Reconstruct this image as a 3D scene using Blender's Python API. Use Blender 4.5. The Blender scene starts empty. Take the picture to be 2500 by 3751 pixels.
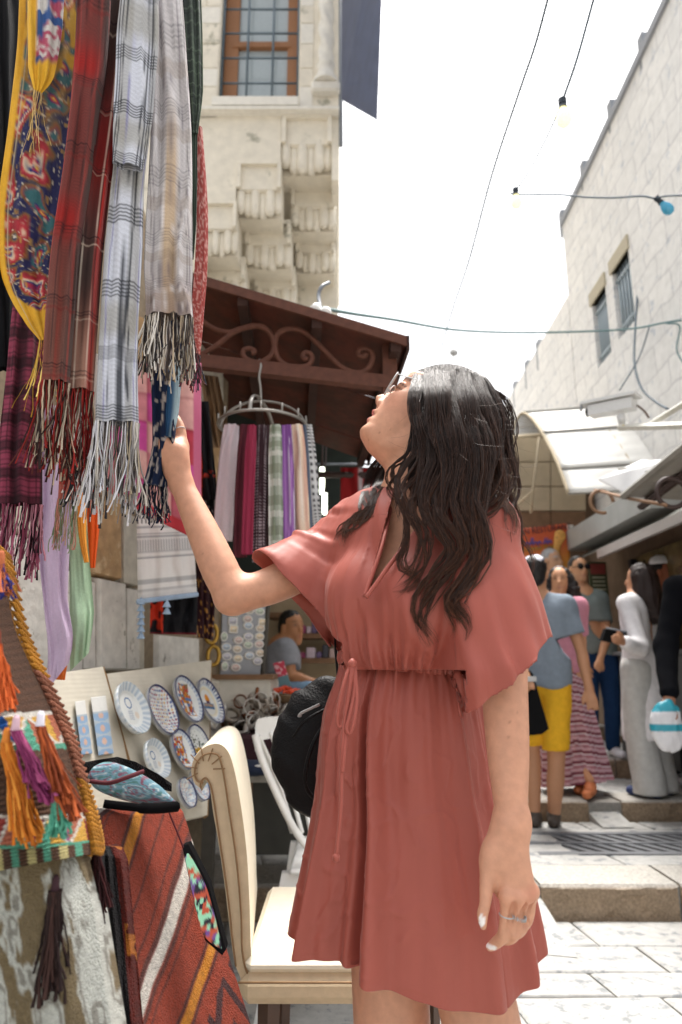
import bpy, math, random
import numpy as np
from mathutils import Vector, Matrix
random.seed(7)
rng = np.random.default_rng(7)
sc = bpy.context.scene
col = sc.collection

# ------------------------------------------------------------------ camera
F = 2500.0                      # focal length in photograph pixels (2500 x 3751)
CH = 1.07                       # camera height
PITCH = math.atan((2450 - 1875.5) / F)
cd = bpy.data.cameras.new('camera')
cd.sensor_fit = 'VERTICAL'; cd.sensor_height = 36.0; cd.lens = 36.0 * F / 3751.0
cd.clip_start = 0.05; cd.clip_end = 400
cd.dof.use_dof = True; cd.dof.focus_distance = 1.2; cd.dof.aperture_fstop = 4.0
cam = bpy.data.objects.new('camera', cd); col.objects.link(cam)
cam.location = (0, 0, CH); cam.rotation_euler = (math.pi / 2 + PITCH, 0, 0)
sc.camera = cam

# ------------------------------------------------------------------ sky, sun, exposure
SUN_EL, SUN_AZ = 73.0, 12.0     # azimuth from +Y towards +X
w = bpy.data.worlds.new('World'); sc.world = w; w.use_nodes = True
nt = w.node_tree; nt.nodes.clear()
sky = nt.nodes.new('ShaderNodeTexSky'); sky.sky_type = 'NISHITA'; sky.sun_disc = False
sky.sun_elevation = math.radians(SUN_EL); sky.sun_rotation = math.radians(SUN_AZ)
sky.air_density = 1.0; sky.dust_density = 6.0; sky.ozone_density = 1.0
hs = nt.nodes.new('ShaderNodeHueSaturation'); hs.inputs['Saturation'].default_value = 0.16   # overcast, white sky
bg = nt.nodes.new('ShaderNodeBackground'); bg.inputs['Strength'].default_value = 0.15
wo = nt.nodes.new('ShaderNodeOutputWorld')
nt.links.new(sky.outputs[0], hs.inputs['Color']); nt.links.new(hs.outputs[0], bg.inputs[0]); nt.links.new(bg.outputs[0], wo.inputs[0])
sd = bpy.data.lights.new('sun', 'SUN'); sd.energy = 2.1; sd.angle = math.radians(18); sd.color = (1.0, 0.95, 0.88)
sun = bpy.data.objects.new('sun', sd); col.objects.link(sun)
_e, _a = math.radians(SUN_EL), math.radians(SUN_AZ)
_sd = Vector((math.cos(_e) * math.sin(_a), math.cos(_e) * math.cos(_a), math.sin(_e)))
sun.rotation_euler = _sd.to_track_quat('Z', 'Y').to_euler(); sun.location = _sd * 30
vs = sc.view_settings
vs.view_transform = 'Standard'; vs.look = 'None'; vs.gamma = 1.0; vs.use_curve_mapping = False
vs.exposure = 1.3
sc.cycles.max_bounces = 8; sc.cycles.diffuse_bounces = 4
sc.cycles.use_denoising = True

# ------------------------------------------------------------------ geometry helpers
_cp, _sp = math.cos(PITCH), math.sin(PITCH)
def ray(px, py):
    x = (px - 1250.0) / F; u = (1875.5 - py) / F
    return np.array((x, _cp - u * _sp, _sp + u * _cp))
def P(px, py, Y):
    d = ray(px, py); t = Y / d[1]
    return np.array((d[0] * t, Y, CH + d[2] * t))
def S(px, py, Y):                # metres per photograph pixel there
    return Y / ray(px, py)[1] / F
def PZ(px, py, z):               # on a level plane
    d = ray(px, py); t = (z - CH) / d[2]
    return np.array((d[0] * t, d[1] * t, z))
def PW(px, py, A, B, off=0.0):   # on a vertical wall through plan points A, B; off shifts it towards the street
    A = np.array(A, float); B = np.array(B, float); e = (B - A) / np.linalg.norm(B - A)
    n = np.array((e[1], -e[0]))
    d = ray(px, py); t = (n @ A + off) / (n @ d[:2])
    return np.array((d[0] * t, d[1] * t, CH + d[2] * t))
def srgb(h):
    h = h.lstrip('#'); c = [int(h[i:i + 2], 16) / 255 for i in (0, 2, 4)]
    return tuple((x / 12.92 if x <= .04045 else ((x + .055) / 1.055) ** 2.4) for x in c)
def lerp(a, b, t): return a + (b - a) * t
def sstep(a, b, x):
    t = np.clip((x - a) / (b - a), 0, 1); return t * t * (3 - 2 * t)

def mk(name, V, Fs, m=None, parent=None, colr=None, smooth=True, uv=None):
    V = np.asarray(V, float)
    me = bpy.data.meshes.new(name)
    if isinstance(Fs, np.ndarray):
        n, k = Fs.shape
        me.vertices.add(len(V)); me.vertices.foreach_set('co', V.astype(np.float32).ravel())
        me.loops.add(n * k); me.loops.foreach_set('vertex_index', Fs.astype(np.int32).ravel())
        me.polygons.add(n); me.polygons.foreach_set('loop_start', np.arange(0, n * k, k, dtype=np.int32))
        me.update(calc_edges=True)
        if smooth: me.polygons.foreach_set('use_smooth', np.ones(n, bool))
    else:
        me.from_pydata([tuple(v) for v in V], [], [tuple(int(i) for i in f) for f in Fs]); me.update()
        if smooth: me.polygons.foreach_set('use_smooth', np.ones(len(me.polygons), bool))
    if colr is not None:
        c = np.ones((len(V), 4), np.float32); c[:, :3] = np.broadcast_to(np.asarray(colr), (len(V), 3))
        at = me.color_attributes.new('Col', 'FLOAT_COLOR', 'POINT'); at.data.foreach_set('color', c.ravel())
    me.validate()
    if m is not None: me.materials.append(m)
    o = bpy.data.objects.new(name, me); col.objects.link(o)
    if parent is not None: o.parent = parent
    return o

def tag(o, label=None, cat=None, group=None, kind=None):
    if label: o['label'] = label
    if cat: o['category'] = cat
    if group: o['group'] = group
    if kind: o['kind'] = kind
    return o
def empty(name, label=None, cat=None, group=None, loc=None):
    o = bpy.data.objects.new(name, None); col.objects.link(o); o.empty_display_size = .1
    return tag(o, label, cat, group)

class B:                          # collects shapes of ONE part
    def __init__(s): s.v = []; s.f = []; s.c = []; s.n = 0
    def add(s, V, Fs, c=(1, 1, 1)):
        V = np.asarray(V, float); s.v.append(V); s.f += [tuple(int(i) + s.n for i in f) for f in Fs]; s.n += len(V)
        s.c.append(np.broadcast_to(np.asarray(c, float), (len(V), 3))); return s
    def box(s, c, size, rot=None, cl=(1, 1, 1), bev=0.0):
        hx, hy, hz = np.array(size) / 2
        if bev <= 0:
            V = np.array([(x, y, z) for x in (-hx, hx) for y in (-hy, hy) for z in (-hz, hz)])
            Fs = [(0, 1, 3, 2), (4, 6, 7, 5), (0, 4, 5, 1), (2, 3, 7, 6), (0, 2, 6, 4), (1, 5, 7, 3)]
        else:
            b = min(bev, hx * .9, hy * .9, hz * .9); V = []; idx = {}
            for ix in (-1, 1):
                for iy in (-1, 1):
                    for iz in (-1, 1):
                        for ax in range(3):
                            p = [ix * (hx - b), iy * (hy - b), iz * (hz - b)]; p[ax] = (ix, iy, iz)[ax] * (hx, hy, hz)[ax]
                            idx[(ix, iy, iz, ax)] = len(V); V.append(p)
            Fs = []
            for ax in range(3):
                o1, o2 = [a for a in range(3) if a != ax]
                for sg in (-1, 1):
                    q = []
                    for (a1, a2) in ((-1, -1), (1, -1), (1, 1), (-1, 1)):
                        k = [0, 0, 0]; k[ax] = sg; k[o1] = a1; k[o2] = a2; q.append(idx[(*k, ax)])
                    Fs.append(q)
            for ax in range(3):
                o1, o2 = [a for a in range(3) if a != ax]
                for a1 in (-1, 1):
                    for a2 in (-1, 1):
                        k1 = [0] * 3; k1[ax] = -1; k1[o1] = a1; k1[o2] = a2; k2 = list(k1); k2[ax] = 1
                        Fs.append((idx[(*k1, o1)], idx[(*k2, o1)], idx[(*k2, o2)], idx[(*k1, o2)]))
            for ix in (-1, 1):
                for iy in (-1, 1):
                    for iz in (-1, 1): Fs.append([idx[(ix, iy, iz, a)] for a in range(3)])
            V = np.array(V)
        if rot is not None: V = V @ np.array(rot).T
        return s.add(V + np.asarray(c), Fs, cl)
    def obox(s, p, ex, ey, ez, cl=(1, 1, 1)):   # box from corner p with edge vectors
        p, ex, ey, ez = map(np.asarray, (p, ex, ey, ez))
        V = [p + a * ex + b * ey + c * ez for a in (0, 1) for b in (0, 1) for c in (0, 1)]
        return s.add(V, [(0, 1, 3, 2), (4, 6, 7, 5), (0, 4, 5, 1), (2, 3, 7, 6), (0, 2, 6, 4), (1, 5, 7, 3)], cl)
    def tube(s, pts, r, n=8, cl=(1, 1, 1), caps=True, flat=None):
        pts = np.asarray(pts, float); m = len(pts); r = np.broadcast_to(np.asarray(r, float), (m,))
        T = np.gradient(pts, axis=0); T /= (np.linalg.norm(T, axis=1)[:, None] + 1e-9)
        up = np.array((0, 0, 1.)) if abs(T[0][2]) < .9 else np.array((1., 0, 0))
        V = []; nn = np.cross(T[0], up); nn /= np.linalg.norm(nn) + 1e-9
        for i in range(m):
            nn = nn - T[i] * (nn @ T[i]); nn /= np.linalg.norm(nn) + 1e-9; bb = np.cross(T[i], nn)
            for k in range(n):
                a = 2 * math.pi * k / n
                V.append(pts[i] + r[i] * (math.cos(a) * nn + (flat or 1) * math.sin(a) * bb))
        Fs = [(i * n + k, i * n + (k + 1) % n, (i + 1) * n + (k + 1) % n, (i + 1) * n + k) for i in range(m - 1) for k in range(n)]
        if caps: Fs += [tuple(range(n - 1, -1, -1)), tuple((m - 1) * n + k for k in range(n))]
        if np.ndim(cl) == 2: cl = np.repeat(np.asarray(cl), n, axis=0)
        return s.add(V, Fs, cl)
    def lathe(s, prof, c, axis=(0, 0, 1), n=24, cl=(1, 1, 1), sc_=(1, 1)):
        ax = np.array(axis, float); ax /= np.linalg.norm(ax)
        u = np.cross(ax, (0, 0, 1.) if abs(ax[2]) < .9 else (1., 0, 0)); u /= np.linalg.norm(u); v = np.cross(ax, u)
        V = [np.asarray(c) + ax * h + r * (sc_[0] * math.cos(2 * math.pi * k / n) * u + sc_[1] * math.sin(2 * math.pi * k / n) * v) for (r, h) in prof for k in range(n)]
        m = len(prof)
        Fs = [(i * n + k, i * n + (k + 1) % n, (i + 1) * n + (k + 1) % n, (i + 1) * n + k) for i in range(m - 1) for k in range(n)]
        Fs += [tuple(range(n - 1, -1, -1)), tuple((m - 1) * n + k for k in range(n))]
        if np.ndim(cl) == 2: cl = np.repeat(np.asarray(cl), n, axis=0)
        return s.add(V, Fs, cl)
    def prism(s, poly, ext, cl=(1, 1, 1)):        # 3D polygon extruded by vector
        poly = np.asarray(poly, float); n = len(poly)
        V = np.vstack([poly, poly + np.asarray(ext)])
        Fs = [tuple(range(n - 1, -1, -1)), tuple(range(n, 2 * n))] + [(i, (i + 1) % n, n + (i + 1) % n, n + i) for i in range(n)]
        return s.add(V, Fs, cl)
    def build(s, name, m, parent=None, smooth=False, usecol=False):
        V = np.vstack(s.v); o = mk(name, V, s.f, m, parent, np.vstack(s.c) if usecol else None, smooth)
        me = o.data; bm = None
        import bmesh
        bm = bmesh.new(); bm.from_mesh(me); bmesh.ops.recalc_face_normals(bm, faces=bm.faces); bm.to_mesh(me); bm.free()
        return o

def spline(pts, n=40):            # Catmull-Rom through any-dimensional points
    p = np.asarray(pts, float); p = np.vstack([2 * p[0] - p[1], p, 2 * p[-1] - p[-2]])
    m = len(p) - 3; out = []
    for t in np.linspace(0, m - 1e-6, n):
        i = int(t); f = t - i; a, b, c, d = p[i:i + 4]
        out.append(.5 * ((2 * b) + (c - a) * f + (2 * a - 5 * b + 4 * c - d) * f * f + (3 * b - a - 3 * c + d) * f ** 3))
    return np.array(out)

def gridfaces(nu, nv, cu=False):  # vertices ordered [v][u]; cu closes the u direction
    iu = np.arange(nu if cu else nu - 1); iv = np.arange(nv - 1); U, Vv = np.meshgrid(iu, iv)
    a = Vv * nu + U; b = Vv * nu + (U + 1) % nu; c = (Vv + 1) * nu + (U + 1) % nu; d = (Vv + 1) * nu + U
    return np.stack([a, b, c, d], -1).reshape(-1, 4)

# value noise for colour patterns
_ns = rng.random((64, 64, 64))
def vn3(x, y, z=0.0):
    x, y, z = np.broadcast_arrays(np.asarray(x, float), np.asarray(y, float), np.asarray(z, float))
    xi, yi, zi = np.floor(x).astype(int), np.floor(y).astype(int), np.floor(z).astype(int)
    fx, fy, fz = x - xi, y - yi, z - zi
    fx, fy, fz = [f * f * (3 - 2 * f) for f in (fx, fy, fz)]
    g = lambda a, b, c: _ns[a & 63, b & 63, c & 63]
    r = 0
    for a in (0, 1):
        for b in (0, 1):
            for c in (0, 1):
                r = r + g(xi + a, yi + b, zi + c) * (fx if a else 1 - fx) * (fy if b else 1 - fy) * (fz if c else 1 - fz)
    return r
def fbm(x, y, z=0.0, o=3):
    r = 0; a = .5; s = 0
    for i in range(o): r = r + a * vn3(x * 2 ** i, y * 2 ** i, np.asarray(z) * 2 ** i + 7 * i); s += a; a *= .5
    return r / s

# ------------------------------------------------------------------ materials
_mats = {}
def mat(name, c=(.5, .5, .5), rough=.6, attr=False, var=.12, scale=14.0, bump=0.0, bscale=60.0, spec=.5, metal=0.0, sheen=0.0, sss=0.0,
        c2=None, detail=5.0, emit=0.0, trans=0.0, alpha=1.0, wave=None, coat=0.0, hue=None, streak=None, spots=None):
    if name in _mats: return _mats[name]
    m = bpy.data.materials.new(name); m.use_nodes = True; nt = m.node_tree; N = nt.nodes; L = nt.links
    b = N['Principled BSDF']; tc = N.new('ShaderNodeTexCoord')
    b.inputs['Roughness'].default_value = rough; b.inputs['Metallic'].default_value = metal
    b.inputs['Specular IOR Level'].default_value = spec
    if sheen: b.inputs['Sheen Weight'].default_value = sheen; b.inputs['Sheen Roughness'].default_value = .4
    if coat: b.inputs['Coat Weight'].default_value = coat; b.inputs['Coat Roughness'].default_value = .15
    if sss: b.inputs['Subsurface Weight'].default_value = sss; b.inputs['Subsurface Radius'].default_value = (.012, .005, .003); b.inputs['Subsurface Scale'].default_value = .6
    if alpha < 1: b.inputs['Alpha'].default_value = alpha
    if trans: b.inputs['Transmission Weight'].default_value = trans
    if emit: b.inputs['Emission Color'].default_value = (*c, 1); b.inputs['Emission Strength'].default_value = emit
    mp = N.new('ShaderNodeMapping'); L.new(tc.outputs['Object'], mp.inputs[0])
    if streak: mp.inputs['Scale'].default_value = streak
    no = N.new('ShaderNodeTexNoise'); no.inputs['Scale'].default_value = scale; no.inputs['Detail'].default_value = detail; no.inputs['Roughness'].default_value = .65
    L.new(mp.outputs[0], no.inputs['Vector'])
    if attr:
        src = N.new('ShaderNodeAttribute'); src.attribute_name = 'Col'; cs = src.outputs['Color']
    else:
        src = N.new('ShaderNodeRGB'); src.outputs[0].default_value = (*c, 1); cs = src.outputs[0]
    if c2 is not None:
        rp = N.new('ShaderNodeValToRGB'); rp.color_ramp.elements[0].position = .38; rp.color_ramp.elements[1].position = .62
        L.new(no.outputs[0], rp.inputs[0]); mx = N.new('ShaderNodeMixRGB'); L.new(rp.outputs[0], mx.inputs[0]); L.new(cs, mx.inputs[1]); mx.inputs[2].default_value = (*c2, 1); cs = mx.outputs[0]
    if spots:                     # (colour, scale, threshold)
        n3 = N.new('ShaderNodeTexNoise'); n3.inputs['Scale'].default_value = spots[1]; n3.inputs['Detail'].default_value = 8; n3.inputs['Roughness'].default_value = .7
        L.new(tc.outputs['Object'], n3.inputs['Vector']); r3 = N.new('ShaderNodeValToRGB')
        r3.color_ramp.elements[0].position = spots[2]; r3.color_ramp.elements[1].position = spots[2] + .07
        L.new(n3.outputs[0], r3.inputs[0]); m3 = N.new('ShaderNodeMixRGB'); L.new(r3.outputs[0], m3.inputs[0]); L.new(cs, m3.inputs[1]); m3.inputs[2].default_value = (*spots[0], 1); cs = m3.outputs[0]
    if var:
        mr = N.new('ShaderNodeMapRange'); mr.inputs[1].default_value = .25; mr.inputs[2].default_value = .75
        mr.inputs[3].default_value = 1 - var; mr.inputs[4].default_value = 1 + var
        n2 = N.new('ShaderNodeTexNoise'); n2.inputs['Scale'].default_value = scale * 2.7; n2.inputs['Detail'].default_value = 6; L.new(mp.outputs[0], n2.inputs['Vector'])
        L.new(n2.outputs[0], mr.inputs[0]); mm = N.new('ShaderNodeVectorMath'); mm.operation = 'SCALE'
        L.new(cs, mm.inputs[0]); L.new(mr.outputs[0], mm.inputs['Scale']); cs = mm.outputs[0]
    L.new(cs, b.inputs['Base Color'])
    hh = None
    if wave:                      # (scale, direction, amount)
        wv = N.new('ShaderNodeTexWave'); wv.bands_direction = wave[1]; wv.inputs['Scale'].default_value = wave[0]; wv.inputs['Distortion'].default_value = wave[3] if len(wave) > 3 else .5
        L.new(tc.outputs['Object'], wv.inputs['Vector']); bw = N.new('ShaderNodeBump'); bw.inputs['Strength'].default_value = wave[2]; bw.inputs['Distance'].default_value = .002
        L.new(wv.outputs['Fac'], bw.inputs['Height']); hh = bw
    if bump:
        nb = N.new('ShaderNodeTexNoise'); nb.inputs['Scale'].default_value = bscale; nb.inputs['Detail'].default_value = 6; L.new(mp.outputs[0], nb.inputs['Vector'])
        bp = N.new('ShaderNodeBump'); bp.inputs['Strength'].default_value = bump; bp.inputs['Distance'].default_value = .01
        L.new(nb.outputs[0], bp.inputs['Height'])
        if hh: L.new(hh.outputs[0], bp.inputs['Normal'])
        hh = bp
    if hh: L.new(hh.outputs[0], b.inputs['Normal'])
    _mats[name] = m
    return m

# ------------------------------------------------------------------ distance-field modelling (smooth unions, surface nets)
class SDF:
    def __init__(s): s.p = []
    def _a(s, f, lo, hi, k, op): s.p.append((f, np.asarray(lo, float), np.asarray(hi, float), k, op)); return s
    def cone(s, a, b, ra, rb, k=.02, op='u', n=None, fl=1.0):
        a = np.asarray(a, float); b = np.asarray(b, float); ba = b - a; L2 = ba @ ba + 1e-12
        if n is not None: n = np.asarray(n, float); n = n / np.linalg.norm(n)
        def f(p):
            t = np.clip(((p - a) @ ba) / L2, 0, 1); q = p - a - t[:, None] * ba
            if n is None: d = np.sqrt(np.einsum('ij,ij->i', q, q))
            else:
                qn = q @ n; d = np.sqrt(np.maximum(np.einsum('ij,ij->i', q, q) - qn * qn + (qn / fl) ** 2, 0))
            return d - (ra + t * (rb - ra))
        m = max(ra, rb)
        return s._a(f, np.minimum(a, b) - m, np.maximum(a, b) + m, k, op)
    def chain(s, pts, rs, k=.01, op='u', n=None, fl=1.0, sub=4):
        pts = np.asarray(pts, float); rs = np.asarray(rs, float)
        if len(pts) > 2: q = spline(np.c_[pts, rs], sub * (len(pts) - 1) + 1); pts, rs = q[:, :3], q[:, 3]
        if n is not None: n = np.asarray(n, float); n = n / np.linalg.norm(n)
        A0 = pts[:-1]; BA = pts[1:] - A0; L2 = (BA ** 2).sum(1) + 1e-12
        def f(p):
            best = None; idx = range(len(pts) - 1)
            if len(p) > 300 and len(pts) > 2:     # only the segments that can matter for this block of points
                lo, hi = p.min(0), p.max(0); c = (lo + hi) / 2; hd = np.linalg.norm(hi - lo) / 2
                t = np.clip(((c - A0) * BA).sum(1) / L2, 0, 1); dc = np.linalg.norm(c - A0 - t[:, None] * BA, axis=1) - np.maximum(rs[:-1], rs[1:])
                idx = np.nonzero(dc <= dc.min() + 2 * hd / fl + abs(rs.max() - rs.min()))[0]
            for i in idx:
                a = pts[i]; ba = pts[i + 1] - a; t = np.clip(((p - a) @ ba) / (ba @ ba + 1e-12), 0, 1); q = p - a - t[:, None] * ba
                if n is None: d = np.sqrt(np.einsum('ij,ij->i', q, q))
                else:
                    qn = q @ n; d = np.sqrt(np.maximum(np.einsum('ij,ij->i', q, q) - qn * qn + (qn / fl) ** 2, 0))
                d = d - (rs[i] + t * (rs[i + 1] - rs[i])); best = d if best is None else np.minimum(best, d)
            return best
        m = rs.max()
        return s._a(f, pts.min(0) - m, pts.max(0) + m, k, op)
    def ell(s, c, r, k=.02, op='u', rot=None):
        c = np.asarray(c, float); r = np.asarray(r, float); R = None if rot is None else np.asarray(rot, float)
        def f(p):
            q = p - c
            if R is not None: q = q @ R
            k0 = np.sqrt((((q / r) ** 2).sum(1))); k1 = np.sqrt((((q / r ** 2) ** 2).sum(1))) + 1e-9
            return k0 * (k0 - 1) / k1
        m = r.max() if rot is not None else r
        return s._a(f, c - m, c + m, k, op)
    def func(s, f, lo, hi, k=.01, op='u'): return s._a(f, lo, hi, k, op)
    def ev(s, p, sel=None):
        d = np.full(len(p), .5)
        for i in (range(len(s.p)) if sel is None else sel):
            f, lo, hi, k, op = s.p[i]; e = f(p)
            if op == 'u':
                h = np.clip(.5 + .5 * (d - e) / k, 0, 1); d = d * (1 - h) + e * h - k * h * (1 - h)
            elif op == 's':
                h = np.clip(.5 - .5 * (d + e) / k, 0, 1); d = d * (1 - h) - e * h + k * h * (1 - h)
            elif op == 'i':
                h = np.clip(.5 - .5 * (d - e) / k, 0, 1); d = d * (1 - h) + e * h + k * h * (1 - h)
            elif op == 'd': d = d + e
        return d
    def mesh(s, h, nb=None, clip=None):
        nb = nb or int(np.clip(.05 / h, 13, 18))
        lo = np.min([q[1] for q in s.p if q[4] == 'u'], 0) - 3 * h; hi = np.max([q[2] for q in s.p if q[4] == 'u'], 0) + 3 * h
        if clip is not None: lo = np.maximum(lo, clip[0]); hi = np.minimum(hi, clip[1])
        nblk = np.ceil((hi - lo) / (h * nb)).astype(int); ids = []; pos = []; quads = []
        g = np.arange(nb + 2) - 1; big = 1 << 20
        off = np.stack(np.meshgrid(g, g, g, indexing='ij'), -1).reshape(-1, 3)
        dims = nblk * nb + 4
        m = nb + 2
        los = np.array([q[1] for q in s.p]); his = np.array([q[2] for q in s.p]); ks = np.array([q[3] for q in s.p]); ops = [q[4] for q in s.p]
        for b in np.ndindex(*nblk):
            base = np.array(b) * nb; bl = lo + (base - 1) * h; bh = lo + (base + nb) * h
            near = np.all((los - (ks + .5 * h)[:, None] <= bh) & (his + (ks + .5 * h)[:, None] >= bl), 1)
            sel = [i for i in range(len(ops)) if near[i]]
            if not any(ops[i] == 'u' for i in sel): continue
            ctr = (bl + bh) / 2
            if True:
                dc = s.ev(np.array([ctr]), sel)[0]
                if abs(dc) > .95 * np.linalg.norm(bh - bl): continue
            gi = off + base; v = s.ev(lo + gi * h, sel).reshape(m, m, m)
            sg = v < 0
            if sg.all() or not sg.any(): continue
            c8 = [sg[i:i + m - 1, j:j + m - 1, k:k + m - 1] for i in (0, 1) for j in (0, 1) for k in (0, 1)]
            cnt = sum(c.astype(np.int8) for c in c8); act = (cnt > 0) & (cnt < 8)
            ai = np.argwhere(act); acc = np.zeros((len(ai), 3)); num = np.zeros(len(ai))
            for ax in range(3):
                o1, o2 = [a for a in range(3) if a != ax]
                for e1 in (0, 1):
                    for e2 in (0, 1):
                        s0 = [0, 0, 0]; s0[o1] = e1; s0[o2] = e2; s1 = list(s0); s1[ax] = 1
                        i0 = ai + s0; i1 = ai + s1
                        v0 = v[i0[:, 0], i0[:, 1], i0[:, 2]]; v1 = v[i1[:, 0], i1[:, 1], i1[:, 2]]
                        cr = (v0 < 0) != (v1 < 0); t = np.where(cr, v0 / np.where(cr, v0 - v1, 1), 0)
                        pp = np.array(s0, float)[None] + np.zeros((len(ai), 3)); pp[:, ax] += t
                        acc += pp * cr[:, None]; num += cr
            pl = lo + (ai - 1 + base + acc / num[:, None]) * h
            e = h * .3; dd = s.ev(pl, sel); gx = np.stack([s.ev(pl + np.eye(3)[i] * e, sel) - dd for i in range(3)], 1) / e
            pl = pl - np.clip(dd / ((gx ** 2).sum(1) + 1e-6), -h * .8, h * .8)[:, None] * gx
            gid = ((ai[:, 0] + base[0]) * dims[1] + ai[:, 1] + base[1]) * dims[2] + ai[:, 2] + base[2]
            ids.append(gid); pos.append(pl)
            def cid(q): return ((q[:, 0] + base[0]) * dims[1] + q[:, 1] + base[1]) * dims[2] + q[:, 2] + base[2]
            for ax in range(3):
                o1, o2 = [a for a in range(3) if a != ax]
                A = sg[1:m - 1, 1:m - 1, 1:m - 1]
                sl = [slice(1, m - 1)] * 3; sl[ax] = slice(2, m); Bq = sg[tuple(sl)]
                ed = np.argwhere(A != Bq)
                if not len(ed): continue
                inside = A[ed[:, 0], ed[:, 1], ed[:, 2]]; ed = ed + 1
                d1 = np.zeros(3, int); d1[o1] = 1; d2 = np.zeros(3, int); d2[o2] = 1
                q = np.stack([cid(ed - d1 - d2), cid(ed - d2), cid(ed), cid(ed - d1)], 1)
                fl = inside if ax != 1 else ~inside
                q[~fl] = q[~fl][:, ::-1]; quads.append(q)
        ids = np.concatenate(ids); pos = np.vstack(pos); quads = np.vstack(quads)
        u, fi = np.unique(ids, return_index=True)
        return pos[fi], np.searchsorted(u, quads)
    def build(s, name, h, m, parent=None, colf=None, clip=None, relax=1):
        V, Q = s.mesh(h, clip=clip)
        c = None if colf is None else colf(V)
        return mk(name, V, Q, m, parent, c)
# ================================================================== the street: terraces, paving, steps
pale = mat('paving_stone_pale', srgb('#A6A5A2'), rough=.55, var=.16, scale=9, bump=.5, bscale=24, spec=.4, spots=(srgb('#7E8183'), 16, .54))
mort = mat('mortar', srgb('#8F8C86'), rough=.9, var=.2, scale=20, bump=.3)
STEPS = [(-6, 3.31, 0.0), (3.31, 4.60, .14), (4.60, 5.52, .26), (5.52, 6.9, .40), (6.9, 8.3, .53), (8.3, 9.8, .66), (9.8, 40, .80)]
def ground_z(Y):
    for a, b, z in STEPS:
        if a <= Y < b: return z
    return .8
g = B()
for i, (a, b, z) in enumerate(STEPS):
    g.obox((-14 if i == 0 else -3.2, a + (.02 if i else 0), z - .6), (28 if i == 0 else 6.6, 0, 0), (0, b - a + .04, 0), (0, 0, .6 - .012 - .001 * i))
street = g.build('street', mort); tag(street, kind='structure')
far = mk('ground', [(-150, -60, -.3), (150, -60, -.3), (150, 260, -.3), (-150, 260, -.3)], [(0, 1, 2, 3)], mort); tag(far, kind='structure')
def slab(poly, z, h=.03, name='paving_stone', m=pale):
    p = np.array(poly, float); c = p.mean(0); n = len(p)
    inn = c + (p - c) * (1 - .012 / np.maximum(np.linalg.norm(p - c, axis=1), .05))[:, None]
    tl = rng.normal(0, .0016, n)
    V = np.vstack([np.c_[p, np.full(n, z - h)], np.c_[p, z - .005 + tl], np.c_[inn, z + tl]])
    Fs = [tuple(range(2 * n, 3 * n))] + [(k * n + i, k * n + (i + 1) % n, (k + 1) * n + (i + 1) % n, (k + 1) * n + i) for k in (0, 1) for i in range(n)]
    return mk(name, V, Fs, m, street, smooth=False)
def pave(y0, y1, z, x0, x1, rd, sw, skip=None):
    y = y0
    while y < y1 - .02:
        d = min(rd * rng.uniform(.8, 1.2), y1 - y)
        if y1 - y - d < .08: d = y1 - y
        x = x0 - rng.uniform(0, sw)
        while x < x1:
            w_ = sw * rng.uniform(.7, 1.35); sk = .03
            q = [(x + .005, y + .005), (x + w_ - .005, y + .005), (x + w_ - .005 - sk, y + d - .005), (x + .005 - sk, y + d - .005)]
            cx, cy = x + w_ / 2, y + d / 2
            if not (skip and skip(cx, cy)): slab(q, z)
            x += w_
        y += d
pave(1.3, 3.02, 0, -1.1, 1.9, .215, .46)
pave(3.02, 3.29, 0, -1.1, 2.4, .27, .5)
gx0 = PZ(1935, 3090, .14)[0]
pave(3.62, 3.80, .14, -1.1, 2.6, .2, .5); pave(3.80, 4.31, .14, -1.3, gx0 - .03, .25, .5); pave(4.31, 4.36, .14, gx0, 2.7, .06, .6); pave(4.31, 4.36, .14, -1.3, gx0, .06, .6)
pave(4.36, 4.58, .14, -1.3, 2.7, .22, .5)
pave(4.90, 5.5, .26, -1.4, 2.8, .3, .55); pave(5.8, 6.88, .40, -1.4, 2.8, .36, .6); pave(7.2, 8.28, .53, -1.5, 2.8, .36, .6)
# step edge stones, rough brown faces, pale worn tops
stepm = mat('step_stone', attr=True, rough=.7, var=.28, scale=30, bump=.9, bscale=45, spec=.3)
def step_stone(x0, x1, Y, z0, z1, dep):
    nu, nv = 22, 9; brown = np.array(srgb('#93806A')); pal = np.array(srgb('#ABA7A0'))
    U, Vv = np.meshgrid(np.linspace(0, 1, nu), np.linspace(0, 1, nv)); X = lerp(x0, x1, U); Z = lerp(z0 - .01, z1, Vv)
    n = fbm(X * 16, Z * 18, Y * 3, 4) - .5; rd = .02 * (Vv > .86)
    Y1 = Y + .034 * n * (Vv < 1) + .03 * np.clip(Vv - .8, 0, 1) ** 1.5 * 4 * .2
    top = np.stack([X[-1], np.full(nu, Y + dep), np.full(nu, z1)], 1)
    top0 = np.stack([X[-1], Y1[-1] + .012, np.full(nu, z1)], 1); Z[-1] -= .012
    V = np.vstack([np.stack([X, Y1, Z], -1).reshape(-1, 3), top0, top])
    c = np.vstack([np.tile(brown, (nu * (nv - 1), 1)) * (1 + .5 * n[:-1].reshape(-1, 1)), np.tile(lerp(brown, pal, .6), (nu, 1)), np.tile(pal, (2 * nu, 1))])
    # ends
    F2 = gridfaces(nu, nv + 2); k = len(V); V = np.vstack([V, [(x0, Y + dep, z0 - .01), (x1, Y + dep, z0 - .01)]]); c = np.vstack([c, brown, brown])
    left = tuple([j * nu for j in range(nv + 2)] + [k]); right = tuple([j * nu + nu - 1 for j in range(nv + 2)][::-1] + [k + 1])
    return mk('step_stone', V, [tuple(f) for f in F2] + [left, right], stepm, street, c, smooth=False)
xr = PZ(1985, 3370, 0)[0]
x = xr
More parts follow.
